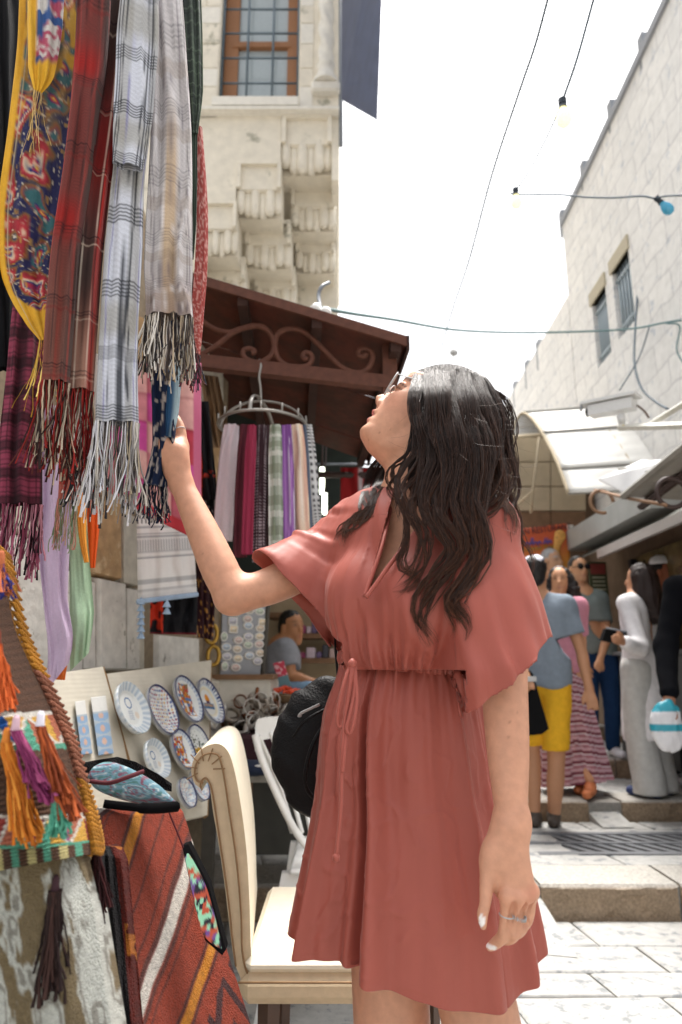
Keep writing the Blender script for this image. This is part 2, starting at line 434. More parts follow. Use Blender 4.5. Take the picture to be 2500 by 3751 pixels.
for w_ in (.62, .75, .8): step_stone(x + .008, x + w_ - .008, 3.31, 0, .14, .31); x += w_
x = xr - .42
for w_ in (.5, .62, .55, .6): step_stone(x - w_ + .008, x - .008, 3.31, 0, .14, .31); x -= w_
slab([(xr - .42, 2.98), (xr - .01, 2.98), (xr - .01, 3.3), (xr - .42, 3.3)], .012, .03)
mk('ramp_stone', [(xr - .41, 3.0, .004), (xr + .02, 2.9, .004), (xr - .005, 3.62, .142), (xr - .41, 3.62, .142), (xr - .41, 3.62, -.05), (xr - .005, 3.62, -.05)], [(0, 1, 2, 3), (1, 5, 2), (0, 3, 4)], pale, street, smooth=False)
xa, xb = PZ(2085, 2960, .14)[0], PZ(2275, 3005, .14)[0]
x = xb
for w_ in (.7, .8): step_stone(x + .008, x + w_ - .008, 4.60, .14, .26, .3); x += w_
x = xa
for w_ in (.45, .6, .6, .7): step_stone(x - w_ + .008, x - .008, 4.60, .14, .26, .3); x -= w_
mk('ramp_stone', [(xa + .005, 4.4, .146), (xb - .005, 4.4, .146), (xb - .03, 4.92, .262), (xa - .03, 4.92, .262), (xa - .03, 4.92, 0), (xb - .03, 4.92, 0)], [(0, 1, 2, 3), (1, 5, 2), (0, 3, 4)], pale, street, smooth=False)
for (Y, z0, z1) in ((5.52, .26, .40), (6.9, .40, .53), (8.3, .53, .66)):
    x = -1.6
    while x < 2.7:
        w_ = rng.uniform(.45, .8); step_stone(x + .007, x + w_ - .007, Y, z0, z1, .3); x += w_

def grate():
    r = empty('drain_grate', 'grey iron drain grate with slanted slots set in the paving', 'grate')
    m = mat('grate_iron', srgb('#6E7074'), rough=.6, metal=.2, var=.15, scale=40, bump=.2)
    dk = mat('grate_pit', srgb('#141414'), rough=.9, var=.1)
    x0, x1, y0, y1, z = gx0, 2.75, 3.81, 4.30, .14
    B().box(((x0 + x1) / 2, (y0 + y1) / 2, z - .075), (x1 - x0, y1 - y0, .03)).build('pit', dk, r)
    f = B()
    for yy in (y0 + .025, y1 - .025): f.box(((x0 + x1) / 2, yy, z - .012), (x1 - x0, .05, .03))
    f.box(((x0 + x1) / 2, (y0 + y1) / 2, z - .0115), (x1 - x0, .03, .028))
    f.build('frame', m, r)
    bb = None; n = 20; dx = (x1 - x0) / n
    for row in (0, 1):
        ya, yb = (y0 + .05, (y0 + y1) / 2 - .015) if row == 0 else ((y0 + y1) / 2 + .015, y1 - .05)
        for i in range(n):
            xs = x0 + i * dx
            if bb is None:
                h = yb - ya; sk = -.10; w_ = dx * .50
                bb = B().prism([(0, 0, 0), (w_, 0, 0), (w_ + sk, h, 0), (sk, h, 0)], (0, 0, .024)).build('bar', m, r); o = bb
            else: o = bb.copy(); col.objects.link(o); o.parent = r
            o.location = (xs + (.02 if row == 0 else .0), ya, z - .026)
grate()

# ================================================================== left building with the carved bay
cream = mat('limestone_cream', srgb('#E0D8C8'), rough=.8, var=.10, scale=3.5, bump=.35, bscale=30, spots=(srgb('#A9A594'), 3.2, .60), spec=.25)
cream2 = mat('limestone_warm', srgb('#D3C3A4'), rough=.8, var=.16, scale=5, bump=.3, bscale=30, spots=(srgb('#9A7B54'), 4.5, .62), spec=.25)
whit = mat('limestone_white', srgb('#E2DDD2'), rough=.75, var=.08, scale=6, bump=.25, bscale=30)
def left_building():
    r = empty('stone_building', 'pale stone building with a carved corbelled bay and a barred window', 'building')
    Y = 6.0
    xz = lambda px, py, Yq=Y: (P(px, py, Yq)[0], P(px, py, Yq)[2])
    def rect(b, px0, py0, px1, py1, Yf, dep, pm=None, cl=(1, 1, 1)):
        pmx = (py0 + py1) / 2 if pm is None else pm
        x0 = P(px0, pmx, Yf)[0]; x1 = P(px1, pmx, Yf)[0]; z1 = P(1000, py0, Yf)[2]; z0 = P(1000, py1, Yf)[2]
        b.box(((x0 + x1) / 2, Yf + dep / 2, (z0 + z1) / 2), (x1 - x0, dep, z1 - z0), cl=cl); return (x0, x1, z0, z1)
    xl, xr_ = P(300, 200, Y)[0], P(1243, 200, Y)[0]
    wx0, wx1 = P(808, 175, Y)[0], P(1097, 175, Y)[0]; wz0 = P(1000, 352, Y)[2]; wz1 = P(1000, -160, Y)[2]; top = wz1 + 2.2
    zs = P(1000, 430, Y)[2]
    b = B()                                   # wall round the window opening
    b.box(((xl + wx0) / 2, Y + .3, (zs + top) / 2), (wx0 - xl, .6, top - zs)); b.box(((wx1 + xr_) / 2, Y + .3, (zs + top) / 2), (xr_ - wx1, .6, top - zs))
    b.box(((wx0 + wx1) / 2, Y + .302, (wz0 + zs) / 2), (wx1 - wx0 - .002, .6, wz0 - zs)); b.box(((wx0 + wx1) / 2, Y + .302, (wz1 + top) / 2), (wx1 - wx0 - .002, .6, top - wz1))
    b.box(((xl + xr_) / 2, Y + 2.2, (zs + top) / 2), (xr_ - xl - .004, 3.2, top - zs))
    b.build('wall', cream, r)
    # ashlar blocks a little proud of the wall, left and right of the window
    bz = zs + .06; k = 0
    while bz < wz1 + .3:
        h = rng.uniform(.22, .32)
        for (xa, xb) in ((xl, wx0 - .01), (wx1 + .01, P(1150, 200, Y)[0])):
            xx = xa
            while xx < xb - .05:
                wd = min(rng.uniform(.4, .7), xb - xx)
                o = B().box((xx + wd / 2, Y - .004, bz + h / 2), (wd - .008, .014 + rng.uniform(0, .006), h - .008), bev=.004).build('stone_block', cream if k % 3 else whit, r); k += 1
                xx += wd
        bz += h
    w_ = B().box(((wx0 + wx1) / 2, Y + .26, (wz0 + wz1) / 2), (wx1 - wx0, .04, wz1 - wz0)).build('window', mat('window_recess', srgb('#5F6468'), rough=.6), r)
    wood = mat('window_wood', srgb('#9A6A45'), rough=.6, var=.2, scale=12, streak=(8, 8, 1)); pane = mat('window_pane', srgb('#A9B4B8'), rough=.12, var=.05, spec=.8)
    fw = .085; f = B(); Yw = Y + .2
    f.box((wx0 + .09, Yw, (wz0 + wz1) / 2), (.15, .07, wz1 - wz0)); f.box((wx1 - .075, Yw, (wz0 + wz1) / 2), (.13, .07, wz1 - wz0))
    zm = P(1000, 175, Y + .2)[2]; f.box(((wx0 + wx1) / 2, Yw - .01, zm), (wx1 - wx0 - .2, .07, .07)); f.build('frame', wood, w_)
    for (za, zb) in ((wz0 + .02, zm - .03), (zm + .03, wz1)):
        B().box(((wx0 + wx1) / 2, Yw + .02, (za + zb) / 2), (wx1 - wx0 - .26, .02, zb - za)).build('pane', pane, w_)
    ir = mat('window_iron', srgb('#5F6E78'), rough=.5, metal=.3, var=.1)
    for i in range(4):
        xx = lerp(wx0 + .015, wx1 - .015, i / 3); B().tube([(xx, Y + .06, wz0), (xx, Y + .06, wz1)], .013, 8).build('window_bar', ir, r, smooth=True)
    zz = wz0 + .235
    while zz < wz1:
        B().tube([(wx0, Y + .075, zz), (wx1, Y + .075, zz)], .011, 8).build('window_bar', ir, r, smooth=True); zz += .325
    b = B(); rect(b, 776, 352, 1093, 383, Y - .1, .3); b.build('sill', whit, r)
    b = B(); rect(b, 500, 388, 1243, 398, Y - .10, .12); rect(b, 500, 398, 1241, 412, Y - .055, .10); b.build('string_course', whit, r)
    # carved corner column: twisted shaft over a bell base
    cx = P(1195, 150, Y)[0]; b = B(); za, zb = P(1195, 240, Y)[2], top; R_ = .085
    nz, nt_ = 160, 20
    Vt = [(cx + (R_ + .014 * math.sin(3 * a + z * 20)) * math.cos(a) * .9, Y - .01 + (R_ + .014 * math.sin(3 * a + z * 20)) * math.sin(a) * .8, z) for z in np.linspace(za, zb, nz) for a in np.linspace(0, 2 * math.pi, nt_, endpoint=False)]
    b.add(Vt, [tuple(q) for q in gridfaces(nt_, nz, True)]); o = b.build('corner_column', whit, r, smooth=True)
    b = B(); b.lathe([(.09, 0), (.10, -.02), (.085, -.10), (.10, -.17), (.13, -.22), (.14, -.27)], (cx, Y - .01, za), n=16); b.box((cx, Y - .02, za - .33), (.30, .14, .12), bev=.02); b.build('column_base', whit, r, smooth=False)
    # stepped muqarnas corbels
    def corbel(px0, px1, py0, py1, Yf, n, m, seed):
        q = random.Random(seed)
        pm = (py0 + py1) / 2; x0 = P(px0, pm, Yf)[0]; x1 = P(px1, pm, Yf)[0]; z1 = P(1000, py0, Yf)[2]; z0 = P(1000, py1, Yf)[2]; w = x1 - x0; h = z1 - z0
        zc = z0 + h * .52; b = B()
        b.box(((x0 + x1) / 2, Yf + .2, (zc + z1) / 2), (w, .4, z1 - zc)); b.box(((x0 + x1) / 2, Yf + .27, (z0 + zc) / 2 + h * .1), (w - .004, .26, zc - z0 - h * .1))
        o = b.build('corbel', m, r)
        fr_ = B(); t = w * .09
        fr_.box((x0 + t / 2, Yf - .02, (zc + z1) / 2), (t, .05, z1 - zc)); fr_.box(((x0 + x1) / 2, Yf - .022, z1 - t / 2), (w - .004, .05, t)); fr_.box((x1 - t / 2, Yf - .02, (zc + z1) / 2), (t, .05, z1 - zc))
        fr_.build('moulding', m, o)
        fl = B(); rr = w / (2 * n) * 1.3
        fl.box(((x0 + x1) / 2, Yf + .03, zc + h * .06), (w * .72, .04, h * .16), bev=.012)
        for j in range(n):
            cx_ = x0 + (j + .5) * w / n; dz = h * (.02 + .26 * abs(j - n / 2 + .5) / n + .05 * q.random()); zb_ = z0 + dz
            fl.lathe([(.004, 0), (rr * .6, .012), (rr * .9, .04), (rr, .09), (rr, zc - zb_ + .02 + h * .1 * q.random()), (rr * .4, zc - zb_ + .1)], (cx_, Yf + .05 + .035 * (j % 2), zb_), n=14)
        fl.build('pendants', m, o, smooth=True)
    C1 = [(1032, 1216, 428, 640), (868, 1030, 598, 800), (735, 866, 745, 940), (600, 733, 900, 1090)]
    for i, c in enumerate(C1): corbel(*c, Y + .02, 6, cream, i)
    C2 = [(1068, 1226, 675, 845), (900, 1066, 815, 985), (740, 898, 950, 1110)]
    for i, c in enumerate(C2): corbel(*c, Y + .42, 6, cream, 10 + i)
    C3 = [(1085, 1226, 850, 1000), (935, 1083, 985, 1130), (790, 933, 1080, 1200)]
    for i, c in enumerate(C3): corbel(*c, Y + .8, 6, cream, 20 + i)
    # stepped flat wall above the first row
    b = B(); rect(b, 380, 412, 1030, 600, Y, .5); rect(b, 380, 600, 866, 745, Y, .5); rect(b, 380, 745, 733, 905, Y, .5); rect(b, 1216, 412, 1241, 660, Y + .02, .4); b.build('apron', cream, r)
    b = B(); rect(b, 380, 600, 1238, 2750, Y + 1.2, 1.0, pm=900); rect(b, 380, 420, 1232, 820, Y + .85, .5, pm=600); b.build('lower_wall', cream, r)
    # metal eave and downpipe at the corner
    slate = mat('slate_blue_sheet', srgb('#47506A'), rough=.45, var=.18, scale=2.5, spec=.4)
    q = [P(1252, -420, 5.9), P(1415, -420, 4.5), P(1383, 441, 5.0), P(1252, 366, 5.9)]
    B().prism(q, (.0, .02, .03)).build('metal_eave', slate, r)
    B().tube([P(1249, -300, 6.0), P(1249, 250, 6.0), P(1250, 535, 6.0)], .022, 8).build('downpipe', mat('pipe_grey', srgb('#7B8088'), rough=.5), r, smooth=True)
    return r
left_building()

# ================================================================== right building
WA, WB = (2.60, 0.0), (2.75, 9.0)
def right_building():
    r = empty('stone_building', 'tall whitewashed rough stone building with two narrow barred windows', 'building')
    m = mat('rough_white_wall', srgb('#ECEAE6'), rough=.85, var=.09, scale=5, bump=.5, bscale=9, spots=(srgb('#CBCED2'), 7, .58), spec=.2)
    nt_ = m.node_tree; bs = nt_.nodes['Principled BSDF']; old = bs.inputs['Base Color'].links[0].from_socket; tcn = nt_.nodes.new('ShaderNodeTexCoord'); sx = nt_.nodes.new('ShaderNodeSeparateXYZ'); cx_ = nt_.nodes.new('ShaderNodeCombineXYZ')
    nt_.links.new(tcn.outputs['Object'], sx.inputs[0]); nt_.links.new(sx.outputs['Y'], cx_.inputs['X']); nt_.links.new(sx.outputs['Z'], cx_.inputs['Y'])
    nw = nt_.nodes.new('ShaderNodeTexNoise'); nw.inputs['Scale'].default_value = 3; ad = nt_.nodes.new('ShaderNodeMixRGB'); ad.blend_type = 'ADD'; ad.inputs[0].default_value = .12; nt_.links.new(cx_.outputs[0], nw.inputs['Vector']); nt_.links.new(cx_.outputs[0], ad.inputs[1]); nt_.links.new(nw.outputs['Color'], ad.inputs[2])
    br_ = nt_.nodes.new('ShaderNodeTexBrick'); br_.inputs['Scale'].default_value = 1.0; br_.inputs['Brick Width'].default_value = .42; br_.inputs['Row Height'].default_value = .24; br_.inputs['Mortar Size'].default_value = .016; br_.inputs['Mortar Smooth'].default_value = .6
    br_.inputs['Color1'].default_value = (1, 1, 1, 1); br_.inputs['Color2'].default_value = (.90, .905, .915, 1); br_.inputs['Mortar'].default_value = (.80, .80, .815, 1); nt_.links.new(ad.outputs[0], br_.inputs['Vector'])
    mu = nt_.nodes.new('ShaderNodeMixRGB'); mu.blend_type = 'MULTIPLY'; mu.inputs[0].default_value = 1; nt_.links.new(old, mu.inputs[1]); nt_.links.new(br_.outputs['Color'], mu.inputs[2]); nt_.links.new(mu.outputs[0], bs.inputs['Base Color'])
    e = np.array((WB[0] - WA[0], WB[1] - WA[1])); L = np.linalg.norm(e); e /= L; nrm = np.array((-e[1], e[0]))
    q = PW(2075, 800, WA, WB); q0 = PW(2455, 0, WA, WB); yend = q[1] + .15; zr = (q[2] + q0[2]) / 2
    def W3(Yv, z, off=0): t = (Yv - WA[1]) / e[1]; p = np.array(WA) + e * t + nrm * off; return np.array((p[0], p[1], z))
    wins = []
    for (a, bq, c, d) in (((2170, 1118), (2220, 1045), (2238, 1290), (2190, 1352)), ((2242, 1005), (2302, 912), (2328, 1165), (2268, 1250))):
        pa, pb, pc, pd = [PW(*k, WA, WB) for k in (a, bq, c, d)]
        wins.append(((pb[1] + pc[1]) / 2, (pa[1] + pd[1]) / 2, (pd[2] + pc[2]) / 2, (pa[2] + pb[2]) / 2))
    b = B(); zb, zt = min(w_[2] for w_ in wins), max(w_[3] for w_ in wins)
    def seg(y0, y1, z0, z1):
        b.prism([W3(y0, z0), W3(y1, z0), W3(y1, z1), W3(y0, z1)], (.5, 0, 0))
    wins.sort(); ys = [1.0] + [v for w_ in wins for v in w_[:2]] + [yend]
    seg(1.0, yend, 2.2, zb); seg(1.0, yend, zt, zr)
    for i in range(0, len(ys), 2): seg(ys[i], ys[i + 1], zb + 1e-3, zt - 1e-3)
    for w_ in wins:
        if w_[2] > zb + .01: seg(w_[0] + 1e-3, w_[1] - 1e-3, zb + 1e-3, w_[2])
        if w_[3] < zt - .01: seg(w_[0] + 1e-3, w_[1] - 1e-3, w_[3], zt - 1e-3)
    b.build('wall', m, r)
    gl = mat('dark_window', srgb('#4E5A63'), rough=.3, var=.1); fr_ = mat('grey_bars', srgb('#A9B6BE'), rough=.5, metal=.2, var=.05); lin = mat('lintel_stone', srgb('#B9AF98'), rough=.8, var=.12)
    for (y0, y1, z0, z1) in wins:
        w_ = B().prism([W3(y0, z0, -.16), W3(y1, z0, -.16), W3(y1, z1, -.16), W3(y0, z1, -.16)], (.02, 0, 0)).build('window', gl, r)
        for i in range(6):
            yy = lerp(y0 + .03, y1 - .03, i / 5); B().tube([W3(yy, z0, -.05), W3(yy, z1, -.05)], .014, 6).build('window_bar', fr_, w_, smooth=True)
        for zz in (lerp(z0, z1, .16), lerp(z0, z1, .86)):
            B().tube([W3(y0, zz, -.04), W3(y1, zz, -.04)], .018, 6).build('window_bar', fr_, w_, smooth=True)
        B().prism([W3(y0 - .03, z1 - .0, .02), W3(y1 + .03, z1, .02), W3(y1 + .03, z1 + .14, .02), W3(y0 - .03, z1 + .14, .02)], (.1, 0, 0)).build('lintel', lin, w_)
    grey = mat('spout_grey', srgb('#8C8F94'), rough=.7)
    for (px, py) in ((2372, 190), (2255, 428), (2152, 645), (2072, 820)):
        t = PW(px, py, WA, WB, .06); B().box(t + np.array((0.02, 0, .0)), (.16, .09, .34)).build('roof_spout', grey, r)
    # coping
    B().prism([W3(1.0, zr, .03), W3(yend, zr, .03), W3(yend, zr + .08, .03), W3(1.0, zr + .08, .03)], (.56, 0, 0)).build('coping', grey, r)
    return r, W3, yend, zr, m
RB, W3, YEND, ZROOF, wallm = right_building()
def right_far():
    r = empty('stone_building', 'lower whitewashed building further up the street with small roof spouts', 'building')
    b = B(); y0, y1 = YEND + .02, 17.0
    h0 = PW(2053, 1100, WA, WB)[2] - .1
    b.prism([W3(y0, 0), W3(y1, 0), W3(y1, h0), W3(y0, h0)], (1.5, 0, 0)); b.build('wall', wallm, r)
    for (px, py) in ((1985, 1212), (1942, 1290), (1900, 1400)):
        t = PW(px, py, WA, WB, .08); t[2] = h0 - .1; B().box(t, (.16, .14, .42)).build('roof_spout', mat('spout_grey'), r)
right_far()
def backdrop_house():
    r = empty('house', 'very pale plastered house with a round dish at the end of the street', 'house')
    wm = mat('white_plaster', srgb('#F4F2EF'), rough=.8, var=.05, scale=1)
    a, b_ = P(1420, 1480, 22), P(1755, 1480, 22); zt = P(1600, 1420, 22)[2]; B().box(((a[0] + b_[0]) / 2, 24, zt / 2), (b_[0] - a[0], 4, zt)).build('wall', wm, r)
    v = P(1663, 1292, 22.5); B().lathe([(.15, 0), (.13, .03), (.08, .06), (.001, .07)], v, (0, 1, 0), 24).build('satellite_dish', mat('vent_grey', srgb('#8F8E8C'), rough=.7), r, smooth=True); B().tube([(v[0], 22.6, zt), (v[0], 22.6, v[2])], .015, 6).build('mast', mat('white_plaster'), r)
    r2 = empty('house', 'low pale stone house behind the woman with the dark hair', 'house')
    a, b_ = P(1757, 1380, 17), P(1960, 1380, 17); B().box(((a[0] + b_[0]) / 2, 19, 2.9), (b_[0] - a[0], 4, 6.5)).build('wall', wm, r2)
    B().box(((a[0] + b_[0]) / 2, 16.95, 6.1), (b_[0] - a[0] + .1, .2, .18)).build('cornice', wm, r2)
backdrop_house()
# ================================================================== cloth helpers
cloth = mat('woven_cloth', attr=True, rough=.85, var=.10, scale=220, bump=.25, bscale=900, spec=.2, sheen=.04)
silk = mat('thin_cloth', attr=True, rough=.6, var=.06, scale=60, bump=.15, bscale=200, spec=.25, sheen=.05)
threadm = mat('thread', attr=True, rough=.8, var=.15, scale=300, spec=.2)
def sr(h): return np.array(srgb(h))
def box_(x, c, w, soft=.0008): return np.clip((w / 2 - np.abs(x - c)) / soft + .5, 0, 1)
def mixc(c, m, k): return c * (1 - m[..., None]) + np.asarray(k) * m[..., None]
def stripes(c, x, period, lst):
    xm = np.mod(x, period)
    for (ce, wd, colr, al) in lst: c = mixc(c, box_(xm, ce, wd) * al, sr(colr))
    return c
def rows(c, lst, v):
    for (ce, wd, colr, al) in lst: c = mixc(c, box_(v, ce, wd, .002) * al, sr(colr))
    return c
def fringe(parent, edge, lens, cols, n, r=.0010, curl=.012, knots=True, name='fringe', down=(0, 0, -1)):
    edge = np.asarray(edge); b = []; Fq = []; C = []; k = 0; m = 10; n = int(n * 1.5); t = np.linspace(0, 1, m)[:, None]
    for i in range(n):
        u = (i + rng.random()) / n; p = edge[0] + 0; j = u * (len(edge) - 1); a = int(min(j, len(edge) - 2)); p = lerp(edge[a], edge[a + 1], j - a)
        L = lens * rng.uniform(.7, 1.1); sw = rng.normal(0, curl, 3) * np.array((1, 1, .2)); ph = rng.uniform(0, 6.28)
        pts = p + np.array(down) * L * t + sw * t ** 1.6 + .0028 * np.sin(t * rng.uniform(4, 12) + ph) * rng.normal(0, .7, 3) * t ** .7 + .0005 * np.stack([np.sin(t[:, 0] * 31 + ph), np.cos(t[:, 0] * 27 + ph), 0 * t[:, 0]], 1)
        cc = sr(cols[rng.integers(len(cols))]) * rng.uniform(.75, 1.15)
        rr = r * rng.uniform(.7, 1.4) * (1 + .35 * np.sin(t * 60 + ph)) * np.where(t > .92, 1.5, 1)
        a0 = rng.uniform(0, 6.28)
        for s_ in range(4):
            an = a0 + s_ * math.pi / 2; b.append(pts + rr * np.array((math.cos(an), math.sin(an), 0)))
        idx = k + np.arange(4)[:, None] * m + np.arange(m - 1)[None]
        for s_ in range(4):
            x0, x1 = idx[s_], idx[(s_ + 1) % 4]; Fq.append(np.stack([x0, x1, x1 + 1, x0 + 1], 1))
        C.append(np.tile(cc, (4 * m, 1))); k += 4 * m
    o = mk(name, np.vstack(b), np.vstack(Fq), threadm, parent, np.vstack(C)); o['kind'] = 'stuff'
    return o
def scarf(label, cl, hw, pat, m=None, thick=.32, pleat=(3, .10), fr=None, group=None, name='scarf', seed=0, nU=64, bottom=None, cat='scarf'):
    Lp = spline([P(*q) for q in cl], 24); L = np.linalg.norm(np.diff(Lp, axis=0), axis=1).sum(); nV = int(np.clip(L / .0032, 30, 360))
    tt = np.linspace(0, len(cl) - 1, nV); ctr = spline([P(*q) for q in cl], nV)
    hwm = np.interp(tt, np.arange(len(cl)), [h * S(*q) for h, q in zip(hw, cl)])
    T = np.gradient(ctr, axis=0); T /= np.linalg.norm(T, axis=1)[:, None]; vw = ctr - np.array((0, 0, CH)); R_ = np.cross(T, vw); R_ /= np.linalg.norm(R_, axis=1)[:, None]
    R_ *= np.where((R_[:, 0] < 0), -1, 1)[:, None]; N_ = np.cross(R_, T); N_ /= np.linalg.norm(N_, axis=1)[:, None]; N_ *= np.where(N_[:, 1] > 0, -1, 1)[:, None]
    s_ = np.arange(nU) / nU; v = np.linspace(0, L, nV)
    Sg, Vg = np.meshgrid(s_, v); ang = 2 * np.pi * Sg
    X = -np.cos(ang); X = np.sign(X) * np.abs(X) ** .75; Yn = np.sin(ang); front = Yn > 0
    wv = 1.7 * pleat[1] * np.sin(X * math.pi * pleat[0] + 2.5 * (fbm(X * 1.5 + seed, Vg * 3.2, seed * 3.1, 2) - .5) * 4 + seed) + .24 * (fbm(X * 2.4 + seed * 7, Vg * 4, seed, 3) - .5) * 2
    dp = thick * Yn * (1 - .25 * X ** 2) + wv * (.9 + .1 * Yn) * (np.abs(Yn) ** .3)
    edge = 1 + .05 * (fbm(Vg * 7 + seed, Sg * 0 + 3, 0, 2) - .5) * 2
    pos = ctr[:, None] + R_[:, None] * (hwm[:, None] * X * edge)[..., None] + N_[:, None] * (hwm[:, None] * dp)[..., None]
    if bottom is not None: pos[..., 2] += bottom(X, Vg / L) * (Vg / L) ** 6
    # arc position across, in metres, for the pattern (stretched inside the pleats)
    um = (X + .35 * wv) * hwm[:, None] + np.where(front, 0, .03) + seed * .013
    c = pat(um, Vg, X, Vg / L)
    root = mk(name, pos.reshape(-1, 3), gridfaces(nU, nV, True), m or cloth, None, c.reshape(-1, 3))
    tag(root, label, cat, group)
    if fr:
        e = pos[-1][np.argsort(X[-1])]; fringe(root, e - np.array((0, 0, .0)), **fr)
    return root
# ------------------------------------------------------------------ patterns
def p_solid(h, v=.12): return lambda u, v_, X, t: sr(h) * (1 + v * (fbm(u * 40, v_ * 10, 2, 2) - .5)[..., None])
def paisley(u, v, X, t):
    c = np.broadcast_to(sr('#1C1D4A'), u.shape + (3,)).copy()
    w1 = fbm(u * 30, v * 22, 1, 2); w2 = fbm(u * 30 + 9, v * 22 + 5, 4, 2)
    uu = u * 17 + 1.1 * w1; vv = v * 11 + 1.1 * w2
    gx, gy = np.floor(uu), np.floor(vv + .5 * np.mod(np.floor(uu), 2)); fx = uu - gx - .5; fy = (vv + .5 * np.mod(gx, 2)) - gy - .5
    r = np.hypot(fx * 1.15, fy + .5 * fx * fx); hsh = vn3(gx * 7.3, gy * 5.1, 3)
    for lim, colr in ((.50, '#7A6428'), (.46, '#8E1F2A'), (.36, '#B0303A'), (.29, '#E2D2B0'), (.25, '#232A66'), (.17, '#A82735'), (.09, '#D9B24A')):
        c = mixc(c, np.clip((lim - r) * 14, 0, 1), sr(colr))
    c = mixc(c, (hsh > .58) * np.clip((.42 - r) * 14, 0, 1) * (r > .2), sr('#2C5E63'))
    c = mixc(c, np.clip((vn3(u * 260, v * 260, 5) - .80) * 8, 0, 1) * .7, sr('#D8CDB4'))
    c = mixc(c, np.clip((vn3(u * 150, v * 110, 8) - .80) * 8, 0, 1) * .7, sr('#B08A3A'))
    c = mixc(c, sstep(.30, .16, t) * np.clip((vn3(u * 110, v * 60, 6) - .35) * 4, 0, 1), sr('#C79A2B'))
    bw = .80 - .12 * sstep(.6, 1, t)
    c = mixc(c, np.clip((-X - .74) * 12, 0, 1), sr('#CE9A22')); c = mixc(c, sstep(.80, .82, t + .10 * (X < 0) * -X), sr('#CF9D2C'))
    c = mixc(c, np.clip(1 - np.abs(-X - .70) * 30, 0, 1), sr('#B9A98C'))
    return c * (.9 + .2 * fbm(u * 60, v * 60, 0, 2))[..., None]
def redplaid(u, v, X, t):
    ph = sstep(.0, .2, np.abs(np.mod(v, .34) / .34 - .5))
    c = lerp(sr('#8E1E1C'), sr('#6A322E'), ph[..., None]) + 0 * u[..., None]
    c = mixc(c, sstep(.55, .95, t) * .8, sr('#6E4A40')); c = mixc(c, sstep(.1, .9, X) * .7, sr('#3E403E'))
    c = stripes(c, u, .017, [(.004, .0016, '#2B1A1C', .7), (.010, .003, '#B7453C', .35)])
    for k in (.055, .205, .36, .52, .665, .80):
        c = rows(c, [(k, .003, '#251316', .75), (k + .008, .0025, '#251316', .7), (k + .015, .0025, '#251316', .65), (k + .024, .006, '#6D2320', .5)], v)
    return c * (1 + .12 * (np.sin(u * 3000) * np.sin(v * 3000)))[..., None]
def redplaid2(u, v, X, t):
    c = lerp(sr('#6E1614'), sr('#443430'), (.5 + .5 * np.sin(v * 11 + 1))[..., None]) + 0 * u[..., None]
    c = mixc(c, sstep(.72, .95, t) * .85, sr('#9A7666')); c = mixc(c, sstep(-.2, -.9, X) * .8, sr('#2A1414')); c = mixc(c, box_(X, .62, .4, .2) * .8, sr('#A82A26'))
    c = stripes(c, u, .021, [(.005, .0013, '#E6D6C4', .5), (.008, .0013, '#1E1214', .7), (.015, .002, '#201315', .5)])
    for k in (.09, .24, .40, .56, .72, .86): c = rows(c, [(k, .0025, '#221114', .8), (k + .008, .0025, '#221114', .8), (k + .016, .0025, '#D8C2AE', .4)], v)
    return c
def grayplaid(u, v, X, t):
    c = np.broadcast_to(sr('#C9CCD6'), u.shape + (3,)).copy()
    c = mixc(c, box_(np.mod(v, .26), .12, .07, .03) * .55, sr('#8D8878')); c = mixc(c, box_(np.mod(u, .048), .025, .016, .004) * .55, sr('#8F8C84'))
    c = stripes(c, u, .048, [(.008 + .0045 * i, .0019, '#20232C', .9) for i in range(4)] + [(.034, .0015, '#7C79A6', .8), (.039, .0015, '#45434E', .8)])
    for k in np.arange(.05, 1.2, .13): c = rows(c, [(k + .0065 * i, .0028, '#23252B', .8) for i in range(5)], v)
    return c * (1 + .08 * np.sin((u + v) * 2600))[..., None]
def beigeplaid(u, v, X, t):
    c = np.broadcast_to(sr('#C7C2C2'), u.shape + (3,)).copy()
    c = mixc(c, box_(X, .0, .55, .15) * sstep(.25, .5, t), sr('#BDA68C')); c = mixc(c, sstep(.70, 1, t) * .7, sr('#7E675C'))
    c = stripes(c, u, .016, [(.003, .0013, '#3C3338', .55), (.007, .0013, '#54495A', .5), (.012, .0016, '#E5E2E4', .5)])
    c = mixc(c, box_(X, -.05, .07, .02), sr('#3A2523'))
    for k in np.arange(.10, 1.0, .145): c = rows(c, [(k + .008 * i, .003, '#4E4A54', .4) for i in range(5)] + [(k + .07, .03, '#8C7866', .3)], v)
    return c * (1 + .08 * np.sin((u - v) * 2600))[..., None]
def greensheer(u, v, X, t):
    c = np.broadcast_to(sr('#2A332C'), u.shape + (3,)).copy()
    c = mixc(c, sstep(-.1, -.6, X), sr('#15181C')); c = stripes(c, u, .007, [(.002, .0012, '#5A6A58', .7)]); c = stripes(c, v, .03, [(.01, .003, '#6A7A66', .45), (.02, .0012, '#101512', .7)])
    return mixc(c, np.clip((np.abs(X) - .93) * 20, 0, 1), sr('#6F8068'))
def pinkblack(u, v, X, t):
    c = np.broadcast_to(sr('#8A3A50'), u.shape + (3,)).copy()
    c = mixc(c, box_(np.mod(u, .05), .012, .018, .003) * .75, sr('#1E1216')); c = mixc(c, box_(np.mod(v, .055), .02, .022, .003) * .7, sr('#1E1216'))
    return stripes(stripes(c, v, .011, [(.003, .003, '#27161C', .6)]), u, .012, [(.004, .002, '#1A1014', .6)])
def redtex(u, v, X, t): return mixc(np.broadcast_to(sr('#A24A45'), u.shape + (3,)).copy(), np.clip((vn3(u * 500, v * 260, 2) - .55) * 6, 0, 1) * .7, sr('#D9A8A0'))
